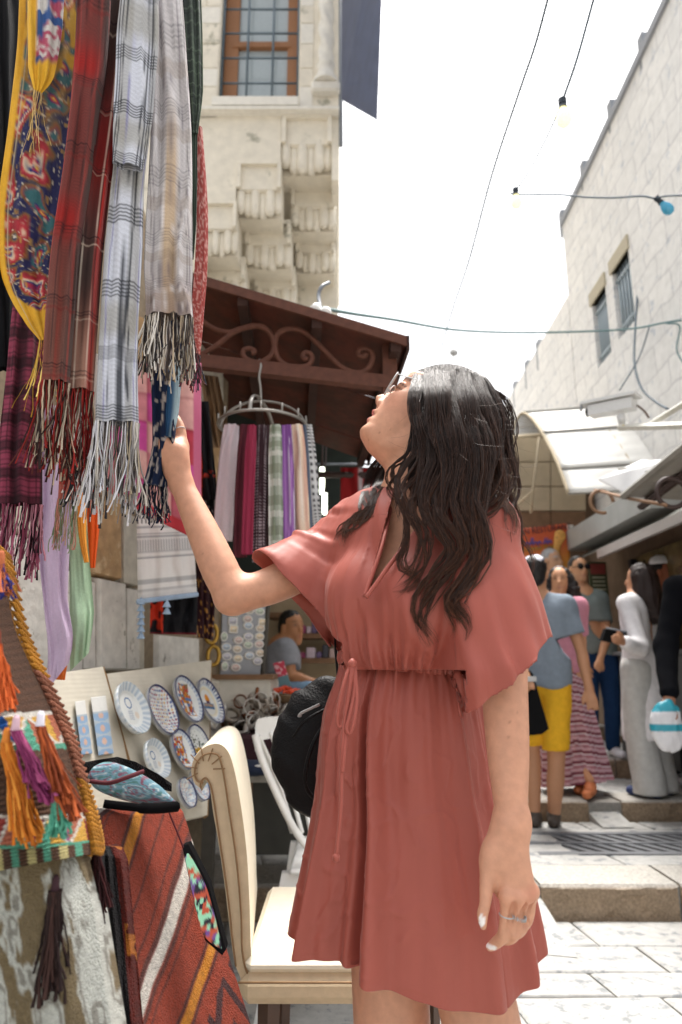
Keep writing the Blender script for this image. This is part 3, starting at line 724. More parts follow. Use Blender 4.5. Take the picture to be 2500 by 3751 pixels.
def navy(u, v, X, t): return mixc(np.broadcast_to(sr('#15233F'), u.shape + (3,)).copy(), np.clip((vn3(u * 400, v * 90, 2) - .62) * 8, 0, 1) * .8, sr('#B9AFA8'))

# ================================================================== the hanging scarves by the camera
scarf('black cloth hanging at the far edge of the scarf rack', [(-30, -150, 1.22), (-20, 500, 1.22), (-10, 1000, 1.22), (0, 1350, 1.22)], [95, 90, 80, 60], p_solid('#0C0C10'), seed=1)
scarf('dark navy cloth behind the yellow bordered paisley scarf', [(80, -150, 1.30), (70, 600, 1.28), (60, 1200, 1.28), (70, 1330, 1.28)], [90, 90, 80, 60], p_solid('#0E0E14'), seed=2)
scarf('paisley scarf with a mustard yellow border and long loose threads', [(200, -120, 1.06), (185, 200, 1.06), (150, 500, 1.05), (118, 800, 1.045), (112, 1020, 1.045), (140, 1160, 1.045), (160, 1245, 1.045)], [108, 106, 108, 112, 96, 52, 14], paisley, m=silk, thick=.16, pleat=(2, .05), seed=3, nU=120,
      fr=dict(lens=.12, cols=['#D8B04A', '#C79A3A', '#E3C56A'], n=10, r=.0006, curl=.02))
def flap(u, v, X, t):
    c = np.broadcast_to(sr('#D8A62C'), u.shape + (3,)).copy(); n = fbm(u * 60, v * 60, 3, 3)
    pr = np.broadcast_to(sr('#A8465E'), u.shape + (3,)).copy(); pr = mixc(pr, np.clip((n - .55) * 9, 0, 1), sr('#C9C4BE')); pr = mixc(pr, np.clip((vn3(u * 70, v * 50, 9) - .6) * 9, 0, 1), sr('#2B4E86'))
    return c + (pr - c) * (sstep(.62, .56, t + .05 * X) * sstep(-.55, -.4, X))[..., None]
scarf('folded yellow corner of a flower print scarf in front of the paisley one', [(172, -120, 1.02), (165, 100, 1.02), (152, 260, 1.02), (140, 335, 1.02)], [62, 58, 44, 14], flap, m=silk, thick=.22, seed=4, fr=dict(lens=.13, cols=['#D8B98A', '#CFAF70'], n=7, r=.0006, curl=.012))
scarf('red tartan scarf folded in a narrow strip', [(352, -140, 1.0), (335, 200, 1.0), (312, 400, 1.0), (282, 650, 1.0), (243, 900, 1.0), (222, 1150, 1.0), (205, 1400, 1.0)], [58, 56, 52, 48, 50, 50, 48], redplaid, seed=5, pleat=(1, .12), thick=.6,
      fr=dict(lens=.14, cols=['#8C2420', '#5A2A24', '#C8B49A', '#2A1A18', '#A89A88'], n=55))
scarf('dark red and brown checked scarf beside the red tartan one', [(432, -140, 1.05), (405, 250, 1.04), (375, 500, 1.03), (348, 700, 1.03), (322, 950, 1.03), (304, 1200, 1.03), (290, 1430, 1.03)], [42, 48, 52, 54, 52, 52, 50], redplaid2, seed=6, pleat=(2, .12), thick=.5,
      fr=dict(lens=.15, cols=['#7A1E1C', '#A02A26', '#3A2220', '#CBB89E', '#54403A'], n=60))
scarf('upper fold of the pale grey checked scarf', [(520, -140, 1.02), (505, 150, 1.01), (490, 400, 1.0), (470, 610, 1.0)], [62, 72, 72, 54], grayplaid, seed=7, pleat=(2, .08), thick=.35)
scarf('pale grey and white checked scarf with long braided white tassels', [(495, 420, 1.05), (472, 650, 1.04), (455, 900, 1.035), (440, 1150, 1.03), (432, 1350, 1.03), (430, 1550, 1.03)], [58, 58, 66, 66, 70, 76], grayplaid, seed=8, pleat=(2, .10), thick=.4,
      fr=dict(lens=.15, cols=['#D9D9E0', '#C9C4BC', '#8E8A88', '#3A3638', '#E4E2E6', '#A89A84'], n=85))
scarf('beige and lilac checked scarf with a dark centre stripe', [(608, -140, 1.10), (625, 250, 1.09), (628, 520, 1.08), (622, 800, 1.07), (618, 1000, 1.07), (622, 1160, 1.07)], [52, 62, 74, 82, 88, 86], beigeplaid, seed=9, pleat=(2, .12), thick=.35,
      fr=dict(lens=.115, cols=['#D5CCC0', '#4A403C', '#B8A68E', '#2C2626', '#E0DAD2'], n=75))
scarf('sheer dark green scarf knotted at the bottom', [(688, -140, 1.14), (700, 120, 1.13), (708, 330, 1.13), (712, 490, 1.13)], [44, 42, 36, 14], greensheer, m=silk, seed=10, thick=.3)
scarf('dark green tail hanging below the knotted sheer scarf', [(712, 480, 1.135), (708, 650, 1.135), (705, 820, 1.135), (702, 950, 1.135)], [12, 16, 15, 8], p_solid('#2E3B30'), m=silk, seed=11, thick=.5)
scarf('muted red flecked scarf at the street side of the rack', [(728, 470, 1.16), (742, 760, 1.16), (736, 1000, 1.16), (720, 1180, 1.16), (714, 1300, 1.16)], [14, 20, 24, 26, 20], redtex, seed=12, thick=.7, pleat=(1, .08), fr=dict(lens=.07, cols=['#8A2A2E', '#5A2A30', '#3A3A44'], n=16))
scarf('pink and black checked scarf with twisted pink tassels', [(108, 1080, 1.16), (92, 1350, 1.15), (78, 1600, 1.15), (72, 1850, 1.15)], [52, 62, 72, 80], pinkblack, seed=13, pleat=(2, .10), thick=.3, fr=dict(lens=.12, cols=['#A65A72', '#8E4258', '#22141A', '#C88A9A'], n=85, curl=.008))
scarf('narrow crimson scarf behind the yellow threads', [(140, 1200, 1.18), (130, 1400, 1.18), (122, 1550, 1.18)], [24, 26, 18], p_solid('#8E1C20'), seed=14, thick=.5, fr=dict(lens=.05, cols=['#8E1C20', '#2A1A1A'], n=14))
scarf('navy scarf with black and white knotted fringe gripped in the woman\'s hand', [(610, 1180, 1.20), (612, 1350, 1.215), (604, 1500, 1.225), (598, 1640, 1.24), (570, 1780, 1.25)], [62, 62, 46, 40, 44], navy, seed=15, thick=.45, pleat=(3, .14), fr=dict(lens=.07, cols=['#14203A', '#1C1C20', '#BDB4AC', '#2A2A3A'], n=40))
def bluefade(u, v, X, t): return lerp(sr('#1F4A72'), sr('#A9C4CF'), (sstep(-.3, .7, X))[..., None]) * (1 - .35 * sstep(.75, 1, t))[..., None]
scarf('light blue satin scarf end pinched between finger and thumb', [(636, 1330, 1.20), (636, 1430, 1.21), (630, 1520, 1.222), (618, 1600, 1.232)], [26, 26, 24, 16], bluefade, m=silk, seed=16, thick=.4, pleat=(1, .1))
scarf('white cotton scarf half hidden behind the red fringes', [(330, 1300, 1.14), (320, 1480, 1.14), (312, 1640, 1.14)], [40, 42, 40], p_solid('#D8D4CE'), seed=17, thick=.4, fr=dict(lens=.10, cols=['#D8D4CE', '#8E8A88', '#26262A'], n=26))
scarf('salmon gauze scarf ending in a soft tassel', [(262, 1560, 1.2), (262, 1700, 1.2), (250, 1830, 1.2)], [46, 40, 34], p_solid('#B5685A'), m=silk, seed=18, thick=.3, fr=dict(lens=.09, cols=['#C98A78', '#B99A88', '#8A9A78'], n=34, r=.0007, curl=.004))
# scarves pinned on the wall behind
scarf('lilac cotton scarf hanging against the stone wall', [(215, 1500, 1.55), (212, 1800, 1.55), (200, 2000, 1.55), (205, 2200, 1.55), (222, 2350, 1.55), (212, 2480, 1.55)], [58, 56, 52, 40, 42, 34], p_solid('#BFAAC4', .3), m=silk, seed=19, thick=.45, pleat=(2, .16), bottom=lambda X, t: .03 * X)
scarf('mint green cotton scarf hanging beside the lilac one', [(275, 1600, 1.62), (285, 1850, 1.62), (292, 2050, 1.62), (300, 2250, 1.62), (292, 2425, 1.62)], [26, 28, 34, 42, 30], p_solid('#A9C7A6', .25), m=silk, seed=20, thick=.5, pleat=(1, .16), bottom=lambda X, t: .02 * X)
scarf('bright orange scarf hanging behind the grey tassels', [(318, 1550, 1.66), (330, 1750, 1.66), (340, 1900, 1.66), (335, 2080, 1.66)], [38, 36, 26, 14], p_solid('#E0591A'), m=silk, seed=21, thick=.4)
scarf('golden orange scarf twisted beside the mint green one', [(300, 1560, 1.6), (300, 1750, 1.6), (302, 1950, 1.6), (318, 2060, 1.6)], [22, 24, 14, 9], p_solid('#E89A38', .3), m=silk, seed=22, thick=.5)
scarf('orange scarf tip showing below the lilac scarf', [(240, 2340, 1.58), (232, 2420, 1.58), (220, 2490, 1.58)], [18, 16, 18], p_solid('#D8702A'), m=silk, seed=23, thick=.4)
# ================================================================== rusty awning over the stall
rust = mat('rust_brown', srgb('#44291F'), rough=.75, var=.22, scale=5, c2=srgb('#572C20'), streak=(1, 1, 3), bump=.15, bscale=30, spec=.3)
rustd = mat('rust_dark', srgb('#38231C'), rough=.8, var=.2, scale=6, spec=.3)
rustl = mat('rust_light', srgb('#5C382B'), rough=.7, var=.25, scale=14, spec=.35)
def awning_left():
    r = empty('metal_awning', 'rust brown sheet metal awning with wrought iron scrolls over the stall', 'awning')
    A, Bq = P(640, 1003, 2.4), P(1490, 1255, 2.4)
    def same_z(px, py, z): return PZ(px, py, z)
    C, D = same_z(1345, 1690, Bq[2]), same_z(790, 1490, A[2])
    up = np.array((0, 0, .02))
    # roof in five sheets, each lapping the next
    n = 5
    for i in range(n):
        t0, t1 = i / n, (i + 1) / n - .004; q = [lerp(A, D, t0), lerp(Bq, C, t0), lerp(Bq, C, t1), lerp(A, D, t1)]
        q = [p + np.array((0, 0, .006 * (i % 2))) for p in q]; B().prism(q, (0, 0, .008)).build('roof_sheet', rust, r)
    # edge fascia
    b = B(); b.prism([A + (0, -.012, -.018), Bq + (0, -.012, -.018), Bq + (0, -.012, .022), A + (0, -.012, .022)], (0, .012, 0)); b.build('front_edge', rustl, r)
    b = B(); b.prism([Bq + (.0, 0, -.03), C + (.0, 0, -.03), C + (0, 0, .03), Bq + (0, 0, .03)], (.012, 0, 0)); b.build('side_edge', rustd, r)
    # rafters under the sheets
    for t in (.30, .62, .955):
        p0, p1 = lerp(A, Bq, t), lerp(D, C, t); b = B(); e = np.array((.02, 0, 0)); b.prism([p0 - e - (0, 0, .004), p0 + e - (0, 0, .004), p1 + e - (0, 0, .004), p1 - e - (0, 0, .004)], (0, 0, -.045)); b.build('rafter', rustd, r)
    # bracket: bar, post and scrolls
    p0, p1 = P(640, 1307, 2.46), P(1440, 1398, 2.46); d = (p1 - p0) / np.linalg.norm(p1 - p0)
    b = B(); h = .0265; v = np.array((0, 0, 1.)); b.obox(p0 - v * h, p1 - p0, (0, .045, 0), v * h * 2); b.build('cross_bar', rustl, r)
    q0, q1 = P(1428, 1262, 2.465), P(1412, 1470, 2.465); b = B(); b.obox(q0 - (.028, 0, 0), (.056, 0, 0), (0, .04, 0), (0, 0, q1[2] - q0[2])); b.build('post', rustl, r)
    def scroll(pts, rr=.011): B().tube(spline([P(x, y, 2.47) for x, y in pts], 70), rr, 8).build('scroll', rustl, r, smooth=True)
    scroll([(700, 1130), (760, 1190), (830, 1217), (880, 1205), (935, 1193), (985, 1215), (1005, 1262), (995, 1300), (960, 1325), (925, 1325), (895, 1308), (892, 1285), (912, 1277), (930, 1283), (932, 1292), (922, 1293)])
    scroll([(735, 1300), (790, 1268), (850, 1222), (905, 1200), (960, 1196), (993, 1225), (1006, 1265)])
    scroll([(1007, 1275), (1015, 1228), (1050, 1206), (1100, 1210), (1145, 1240), (1195, 1290), (1245, 1340), (1290, 1362), (1330, 1362), (1358, 1335), (1365, 1300), (1345, 1278), (1318, 1282), (1316, 1302), (1334, 1307), (1342, 1296)])
    scroll([(1007, 1270), (1018, 1310), (1045, 1335), (1080, 1343), (1125, 1340), (1143, 1318), (1138, 1297), (1118, 1292), (1110, 1305), (1118, 1316), (1127, 1310)])
    return r
awning_left()
# fluorescent tube ends and wires on the eave
def eave_lamp():
    r = empty('outdoor_lamp', 'small white twin lamp fixed on the eave of the rusty awning', 'lamp'); wm = mat('lamp_white', srgb('#E6E6E2'), rough=.4)
    c = P(1195, 1145, 2.44); B().lathe([(.001, -.02), (.02, -.014), (.024, .0), (.02, .014), (.001, .02)], c, (1, -.6, 0), 14).build('lamp_head', wm, r, smooth=True)
    B().lathe([(.001, -.018), (.022, -.014), (.027, .0), (.024, .014), (.001, .02)], P(1160, 1135, 2.44), (1, -.6, 0), 14).build('lamp_head', wm, r, smooth=True)
    B().tube(spline([P(1175, 1130, 2.45), P(1168, 1080, 2.5), P(1180, 1050, 2.5), P(1205, 1035, 2.55)], 16), .008, 6).build('bracket', mat('pipe_grey'), r, smooth=True)
eave_lamp()

# ================================================================== round scarf hanger
def ring_hanger():
    r = empty('scarf_hanger', 'grey metal ring hanger hooked on the awning bar', 'hanger'); m = mat('hanger_metal', srgb('#9A9690'), rough=.4, metal=.6, var=.1)
    Y = 2.46; c = P(962, 1560, Y); top = P(957, 1468, Y); R_ = 160 * S(962, 1560, Y)
    ring = [c + R_ * np.array((math.cos(a), math.sin(a), 0)) for a in np.linspace(0, 2 * math.pi, 49)]
    B().tube(ring, .006, 8, caps=False).build('ring', m, r, smooth=True)
    for a in (0.15, 1.4, 3.0, 4.55):
        e = c + R_ * np.array((math.cos(a), math.sin(a), 0)); hz = e - top; q_ = lambda a_, k_: top + np.array((hz[0] * a_, hz[1] * a_, hz[2] * k_)); B().tube(spline([top, q_(.38, .06), q_(.71, .28), q_(.92, .6), e], 24), .008, 8, flat=.5).build('arm', m, r, smooth=True)
    B().tube(spline([top, P(955, 1420, Y), P(950, 1380, Y), P(957, 1340, Y), P(953, 1318, Y + .02), P(947, 1325, Y + .05)], 24), .005, 8).build('hook', m, r, smooth=True)
    for a in np.linspace(.1, 6.2, 14):
        e = c + R_ * np.array((math.cos(a), math.sin(a), 0)); B().tube([e, e + (0, 0, .035)], .004, 6).build('peg', m, r, smooth=True)
    g = 'scarves on the ring hanger'
    lam = lambda h, v=.15: p_solid(h, v)
    def dots(base, dot, f):
        def q(u, v, X, t): return mixc(np.broadcast_to(sr(base), u.shape + (3,)).copy(), np.clip((.33 - np.hypot(np.mod(u * f, 1) - .5, np.mod(v * f, 1) - .5)) * 9, 0, 1), sr(dot))
        return q
    def band(base, b2, per):
        def q(u, v, X, t): return stripes(np.broadcast_to(sr(base), u.shape + (3,)).copy(), u, per, [(per * .3, per * .35, b2, .8), (per * .75, per * .12, '#FFFFFF', .4)])
        return q
    def chk(u, v, X, t): return stripes(stripes(np.broadcast_to(sr('#A8AFA2'), u.shape + (3,)).copy(), u, .03, [(.01, .008, '#6F7B66', .8), (.022, .004, '#E6E6E2', .8)]), v, .09, [(.03, .03, '#6E7760', .5), (.07, .02, '#D9D8D2', .5)])
    lst = [('white and pale pink scarf with a pompom edge', (850, 815), 34, lam('#D9CBD0', .3), 1980, silk, 0), ('light pink scarf with a woven red check', (862, 850), 16, dots('#D8A6A6', '#B05058', 160), 1700, cloth, .12),
           ('maroon scarf', (900, 880), 24, lam('#5C2A34'), 2040, cloth, -.02), ('raspberry red scarf', (925, 905), 20, lam('#8E2F48'), 2030, cloth, -.05), ('dark brown scarf with a beaded silver pattern', (960, 950), 22, dots('#38242A', '#A89AA0', 110), 2060, cloth, -.02),
           ('brown scarf with dark sequins', (985, 985), 14, dots('#3A2226', '#6A5458', 120), 2050, cloth, .04), ('sage green and white checked scarf', (1010, 1015), 26, chk, 2040, cloth, -.03), ('purple striped scarf', (1050, 1060), 22, band('#7E4E92', '#A87AB8', .012), 2040, cloth, -.04),
           ('peach and cream striped scarf', (1085, 1105), 30, band('#DCC4AC', '#C99A8A', .03), 1980, silk, -.02), ('slate blue scarf', (1108, 1128), 18, lam('#5A6476'), 1950, cloth, .03), ('white scarf with scattered black flecks', (1130, 1165), 18, dots('#D9D9DA', '#2A2A30', 55), 1940, silk, .08)]
    for i, (lab, (x0, x1), hw_, pt, yb, mm, dy) in enumerate(lst):
        a = P(x0 if i else 850, 1562, Y); xx = (x0 + x1) / 2
        Yq = 2.42 + dy * 1.2 - .12 * math.sin(max(0, min(1, (xx - 815) / 340)) * math.pi)
        x0 = lerp(x0, 975, .0); scarf(lab + ' on the ring hanger', [(x0, 1558, Yq), (lerp(x0, x1, .3), 1660, Yq), (lerp(x0, x1, .7), 1850, Yq), (x1, yb, Yq)], [hw_ * .8, hw_, hw_ * 1.1, hw_ * 1.1], pt, m=mm, seed=30 + i, thick=.55, pleat=(2, .16), group=g, nU=36)
ring_hanger()

# ================================================================== stone wall of the stall
SA, SB = (-1.02, 1.75), (-.60, 3.35)
def SW(px, py, off=0): return PW(px, py, SA, SB, -off)
def stall_wall():
    r = empty('stone_wall', 'weathered stall wall of big pale and ochre stones behind the scarves', 'wall')
    gro = mat('wall_joint', srgb('#8A7B66'), rough=.95, var=.2); st = [mat('wall_stone_white', srgb('#D8D5CE'), rough=.8, var=.16, scale=9, bump=.5, bscale=30, spots=(srgb('#8F8C80'), 14, .60)), mat('wall_stone_ochre', srgb('#B8976E'), rough=.85, var=.22, scale=8, bump=.5, bscale=26, spots=(srgb('#D2B892'), 9, .54)), mat('wall_stone_grey', srgb('#C6C0B2'), rough=.85, var=.2, scale=8, bump=.5, bscale=26, spots=(srgb('#6E6454'), 9, .61))]
    e = np.array((SB[0] - SA[0], SB[1] - SA[1], 0)); n = np.array((-e[1], e[0], 0)); n /= np.linalg.norm(n)
    a = np.array((SA[0], SA[1], 0)) - e * .35; L = e * 1.36
    B().prism([a, a + L, a + L + (0, 0, 2.9), a + (0, 0, 2.9)], n * .35).build('wall_core', gro, r)
    def stone(px0, py0, px1, py1, k, dep=.035):
        q = [SW(px0, py1), SW(px1, py1), SW(px1, py0), SW(px0, py0)]; z0 = (q[0][2] + q[1][2]) / 2; z1 = (q[2][2] + q[3][2]) / 2
        q[0][2] = q[1][2] = z0; q[2][2] = q[3][2] = z1; c = np.mean(q, 0); o = [p + (c - p) * .02 for p in q]; ii = [p + (c - p) * .07 - n * dep for p in q]
        V = np.vstack([o, ii]); mk('stone', V, [(4, 5, 6, 7)] + [(i, (i + 1) % 4, 4 + (i + 1) % 4, 4 + i) for i in range(4)], st[k], r, smooth=False)
    for s_ in ((-150, 1950, 175, 2500, 0, .05), (176, 2080, 270, 2500, 0), (-150, 1560, 160, 1948, 2), (162, 1560, 300, 1900, 1), (320, 2120, 420, 2460, 0, .05), (421, 2150, 470, 2460, 0, .05), (272, 1750, 420, 2118, 1), (421, 1880, 478, 2148, 2), (302, 1540, 478, 1748, 2), (470, 2150, 500, 2460, 2), (272, 2120, 318, 2460, 0),
               (-150, 2505, 250, 3000, 2), (252, 2480, 560, 3000, 0), (560, 2480, 800, 2990, 2), (540, 1540, 700, 1890, 2), (560, 2330, 720, 2470, 0, .02), (702, 1540, 800, 1900, 1), (700, 1250, 800, 1535, 2), (480, 1250, 698, 1535, 1)): stone(*s_)
    wood = mat('grey_wood', srgb('#6E5A46'), rough=.8, var=.3, scale=10, streak=(10, 10, 1), bump=.3, bscale=40)
    p0, p1 = SW(512, 1850, .06), SW(508, 2470, .06)
    B().obox((p0[0] - .04, p0[1] - .03, p1[2]), (.075, 0, 0), (0, .06, 0), (0, 0, p0[2] - p1[2] + .5)).build('wooden_post', wood, r)
    p0, p1 = SW(560, 2280, .05), SW(545, 2480, .05); B().obox((p0[0] - .03, p0[1], p1[2] - .2), (.045, 0, 0), (0, .05, 0), (0, 0, p0[2] - p1[2] + .3)).build('wooden_post', mat('dark_wood', srgb('#3C2C24'), rough=.8), r)
    for (xa, xb, cz) in ((620, 700, '#B7A88C'), (702, 745, '#8E7A62'), (748, 790, '#B08A5C')):
        q = [SW(xa, 2480, .03), SW(xb, 2480, .03), SW(xb, 2330, .03), SW(xa, 2330, .03)]; B().prism(q, n * .02).build('board', mat('board' + cz[1:], srgb(cz), rough=.85, var=.2, scale=12), r)
    return r
stall_wall()

def sheet(label, rowsf, nu, nv, pat, m=None, name='cloth', thick=.004, cat='cloth', group=None, parent=None, wave=.012, seed=0, back=True):
    u = np.linspace(0, 1, nu); v = np.linspace(0, 1, nv); U, V = np.meshgrid(u, v)
    pos = np.array([[rowsf(a, b) for a in u] for b in v]); d = pos - np.array((0, 0, CH)); d /= np.linalg.norm(d, axis=-1)[..., None]
    h = wave * (np.sin(U * 19 + seed + 3 * vn3(U * 4, V * 3, seed)) * .5 + (fbm(U * 6 + seed, V * 3, seed, 2) - .5) * 2)
    pos = pos - d * h[..., None]
    dx = np.linalg.norm(pos[0, -1] - pos[0, 0]); dy = np.linalg.norm(pos[-1, 0] - pos[0, 0])
    c = pat(U * dx, V * dy, U * 2 - 1, V)
    k = nu * nv; bk = pos + d * thick
    Fq = gridfaces(nu, nv); Vv = np.vstack([pos.reshape(-1, 3), bk.reshape(-1, 3)]); rim = list(range(nu)) + [nu * (j + 1) - 1 for j in range(1, nv)] + [nu * (nv - 1) + i for i in range(nu - 2, -1, -1)] + [nu * j for j in range(nv - 2, 0, -1)]
    rim = np.array(rim); rq = np.stack([rim, rim + k, np.roll(rim, -1) + k, np.roll(rim, -1)], 1)
    o = mk(name, Vv, np.vstack([Fq, Fq[:, ::-1] + k, rq]), m or cloth, parent, np.vstack([c.reshape(-1, 3)] * 2))
    if label: tag(o, label, cat, group)
    return o
def quadf(a, b, c, d):   # photo corners (px,py,Y): top-left, top-right, bottom-right, bottom-left
    return lambda u, v: P(*lerp(lerp(np.array(a, float), np.array(b, float), u), lerp(np.array(d, float), np.array(c, float), u), v))
def patchwork(u, v, X, t):
    g = .075; cu, cv = np.floor(u / g), np.floor(v / g); h = vn3(cu * 3.7 + .5, cv * 5.3 + .5, 2)
    c = lerp(sr('#B0566A'), sr('#D7B3A6'), np.clip((h - .3) * 2.2, 0, 1)[..., None]); c = mixc(c, (h > .68) * 1., sr('#B8488A')); c = mixc(c, (h < .32) * 1., sr('#A83A48'))
    c = c * (.8 + .45 * fbm(u * 60, v * 60, 3, 3))[..., None]; c = mixc(c, np.clip((.08 - np.minimum(np.mod(u / g, 1), np.mod(v / g, 1))) * 30, 0, 1) * .5, sr('#7E2A38'))
    c = mixc(c, (t > .92) * 1., sr('#B23A42')); return mixc(c, (X > .86) * 1., sr('#B8607E'))
sheet('pink patchwork cloth with a red border draped above the keffiyeh', lambda u, v: P(lerp(365, 738, u), lerp(1330, lerp(1770, 1985, u ** .8), v), 1.95 + .1 * u), 60, 60, patchwork, wave=.018, seed=2)
def keff(u, v, X, t):
    c = np.broadcast_to(sr('#D6D5D2'), u.shape + (3,)).copy(); n = ((np.mod(u * 70 + np.floor(v * 70) * .5, 1) < .5)) * 1.
    c = mixc(c, (t < .22) * n * .85, sr('#3A3632'))
    for (a, b_, k) in ((.26, .02, .7), (.33, .015, .6), (.36, .02, .7), (.52, .02, .5), (.58, .02, .75), (.83, .05, .5), (.92, .03, .4)): c = mixc(c, box_(t, a, b_, .01) * k, sr('#6A7078'))
    c = mixc(c, box_(t, .45, .12, .01) * (.35 + .3 * np.sin(u * 700)), sr('#5A6068')); return c
sheet('black and white keffiyeh folded over a rail with blue pompom fringe', quadf((500, 1840, 2.22), (702, 1840, 2.32), (722, 2170, 2.32), (506, 2195, 2.22)), 70, 80, keff, wave=.012, seed=5)
b = B()
for i in range(30):
    t = i / 29; p = P(lerp(506, 722, t), lerp(2200, 2174, t), lerp(2.2, 2.3, t)); b.lathe([(.001, -.012), (.006, -.008), (.006, 0), (.001, .006)], p, n=6)
for (x, ys) in ((517, (2200, 2225, 2250, 2275, 2300, 2325)), (612, (2210, 2235))):
    for y in ys: p = P(x, y, 2.21); b.lathe([(.001, .012), (.006, .004), (.014, -.012), (.001, -.014)], p, n=8)
o = b.build('pompom_fringe', mat('pale_blue_yarn', srgb('#8EA2B8'), rough=.8)); o.parent = bpy.data.objects['cloth.001']; o['kind'] = 'stuff'
def blackdress(u, v, X, t):
    c = np.broadcast_to(sr('#0D0D12'), u.shape + (3,)).copy(); n = vn3(u * 60, v * 60, 3)
    c = mixc(c, (X < -.45) * np.clip((n - .35) * 5, 0, 1), sr('#B8301A')); return mixc(c, (t > .955) * .8, sr('#6A2028'))
sheet('black dress with a red embroidered panel hanging under the keffiyeh', quadf((552, 2150, 2.3), (725, 2160, 2.4), (722, 2325, 2.4), (550, 2322, 2.3)), 50, 40, blackdress, wave=.02, seed=7)
def maroon(u, v, X, t): return mixc(np.broadcast_to(sr('#2A0F16'), u.shape + (3,)).copy(), np.clip((vn3(u * 90, v * 90, 3) - .74) * 9, 0, 1), sr('#A8783A'))
sheet('dark maroon embroidered gown hanging beside the black dress', quadf((716, 1990, 2.46), (800, 2010, 2.52), (782, 2345, 2.52), (724, 2335, 2.46)), 30, 60, maroon, wave=.015, seed=8)
def redblk(u, v, X, t):
    n = fbm(u * 30, v * 20, 5, 2); c = mixc(np.broadcast_to(sr('#0C0B10'), u.shape + (3,)).copy(), (X < -.18 + .2 * np.sin(v * 9)) * 1., sr('#B8361A') )
    c = c * (.7 + .6 * n)[..., None]; return mixc(c, box_(t, .74, .06, .02) * (X > -.6) * (vn3(u * 80, v * 80, 1) > .4), sr('#A83222'))
sheet('black gown with orange red embroidery hanging behind the woman\'s hand', quadf((686, 1470, 2.3), (765, 1470, 2.35), (800, 1830, 2.42), (700, 1830, 2.34)), 40, 70, redblk, wave=.02, seed=9)
sheet('black gown skirt with white stitching hanging behind the forearm', quadf((700, 1822, 2.38), (812, 1822, 2.44), (812, 2060, 2.44), (712, 2040, 2.38)), 40, 50, lambda u, v, X, t: mixc(np.broadcast_to(sr('#101014'), u.shape + (3,)).copy(), ((vn3(u * 130, v * 60, 3) > .7)) * (t < .5) * .8, sr('#9A9490')), wave=.02, seed=10)
sheet('tan canvas bundle tied under the rusty awning', quadf((735, 1370, 2.75), (800, 1380, 2.85), (852, 1640, 2.9), (770, 1640, 2.8)), 30, 50, lambda u, v, X, t: sr('#8A6E52') * (.7 + .6 * fbm(u * 26, v * 12, 4, 3))[..., None], wave=.04, seed=11)

# ================================================================== pegboards, plates, tiles
peg = mat('pegboard', srgb('#CFC8B8'), rough=.8, var=.06, scale=10, wave=(26, 'Z', .12, 0.2))
wedge = mat('board_edge', srgb('#8A6A44'), rough=.8, var=.2)
def board(label, tl, tr, br, bl, t=.02):
    q = [P(*bl), P(*br), P(*tr), P(*tl)]; n = np.cross(q[2] - q[3], q[0] - q[3]); n /= np.linalg.norm(n); n *= -1 if n[1] < 0 else 1
    d = ray(br[0], br[1]); o = np.array((0, 0, CH)); q[1] = o + d * (((q[3] - o) @ n) / (d @ n))
    r = empty('pegboard', label, 'board'); B().prism(q, n * t).build('panel', peg, r)
    for a, b_ in ((0, 3), (1, 2)): B().tube([q[a] + n * .01, q[b_] + n * .01], .012, 4).build('edge_strip', wedge, r)
    return q, n
q1, n1 = board('plain pegboard leaning nearer the woven bag', (70, 2486, 1.72), (378, 2442, 2.10), (520, 2960, 2.0), (110, 2960, 1.62))
q2, n2 = board('pegboard covered with painted ceramic plates', (392, 2468, 2.12), (775, 2418, 2.95), (760, 2985, 2.5), (545, 3030, 2.02))
def onb(q, n, px, py, off):
    d = ray(px, py); o = np.array((0, 0, CH)); t = ((q[0] - n * off - o) @ n) / (d @ n); return o + d * t
cer = mat('glazed_ceramic', attr=True, rough=.18, var=.04, scale=30, spec=.6)
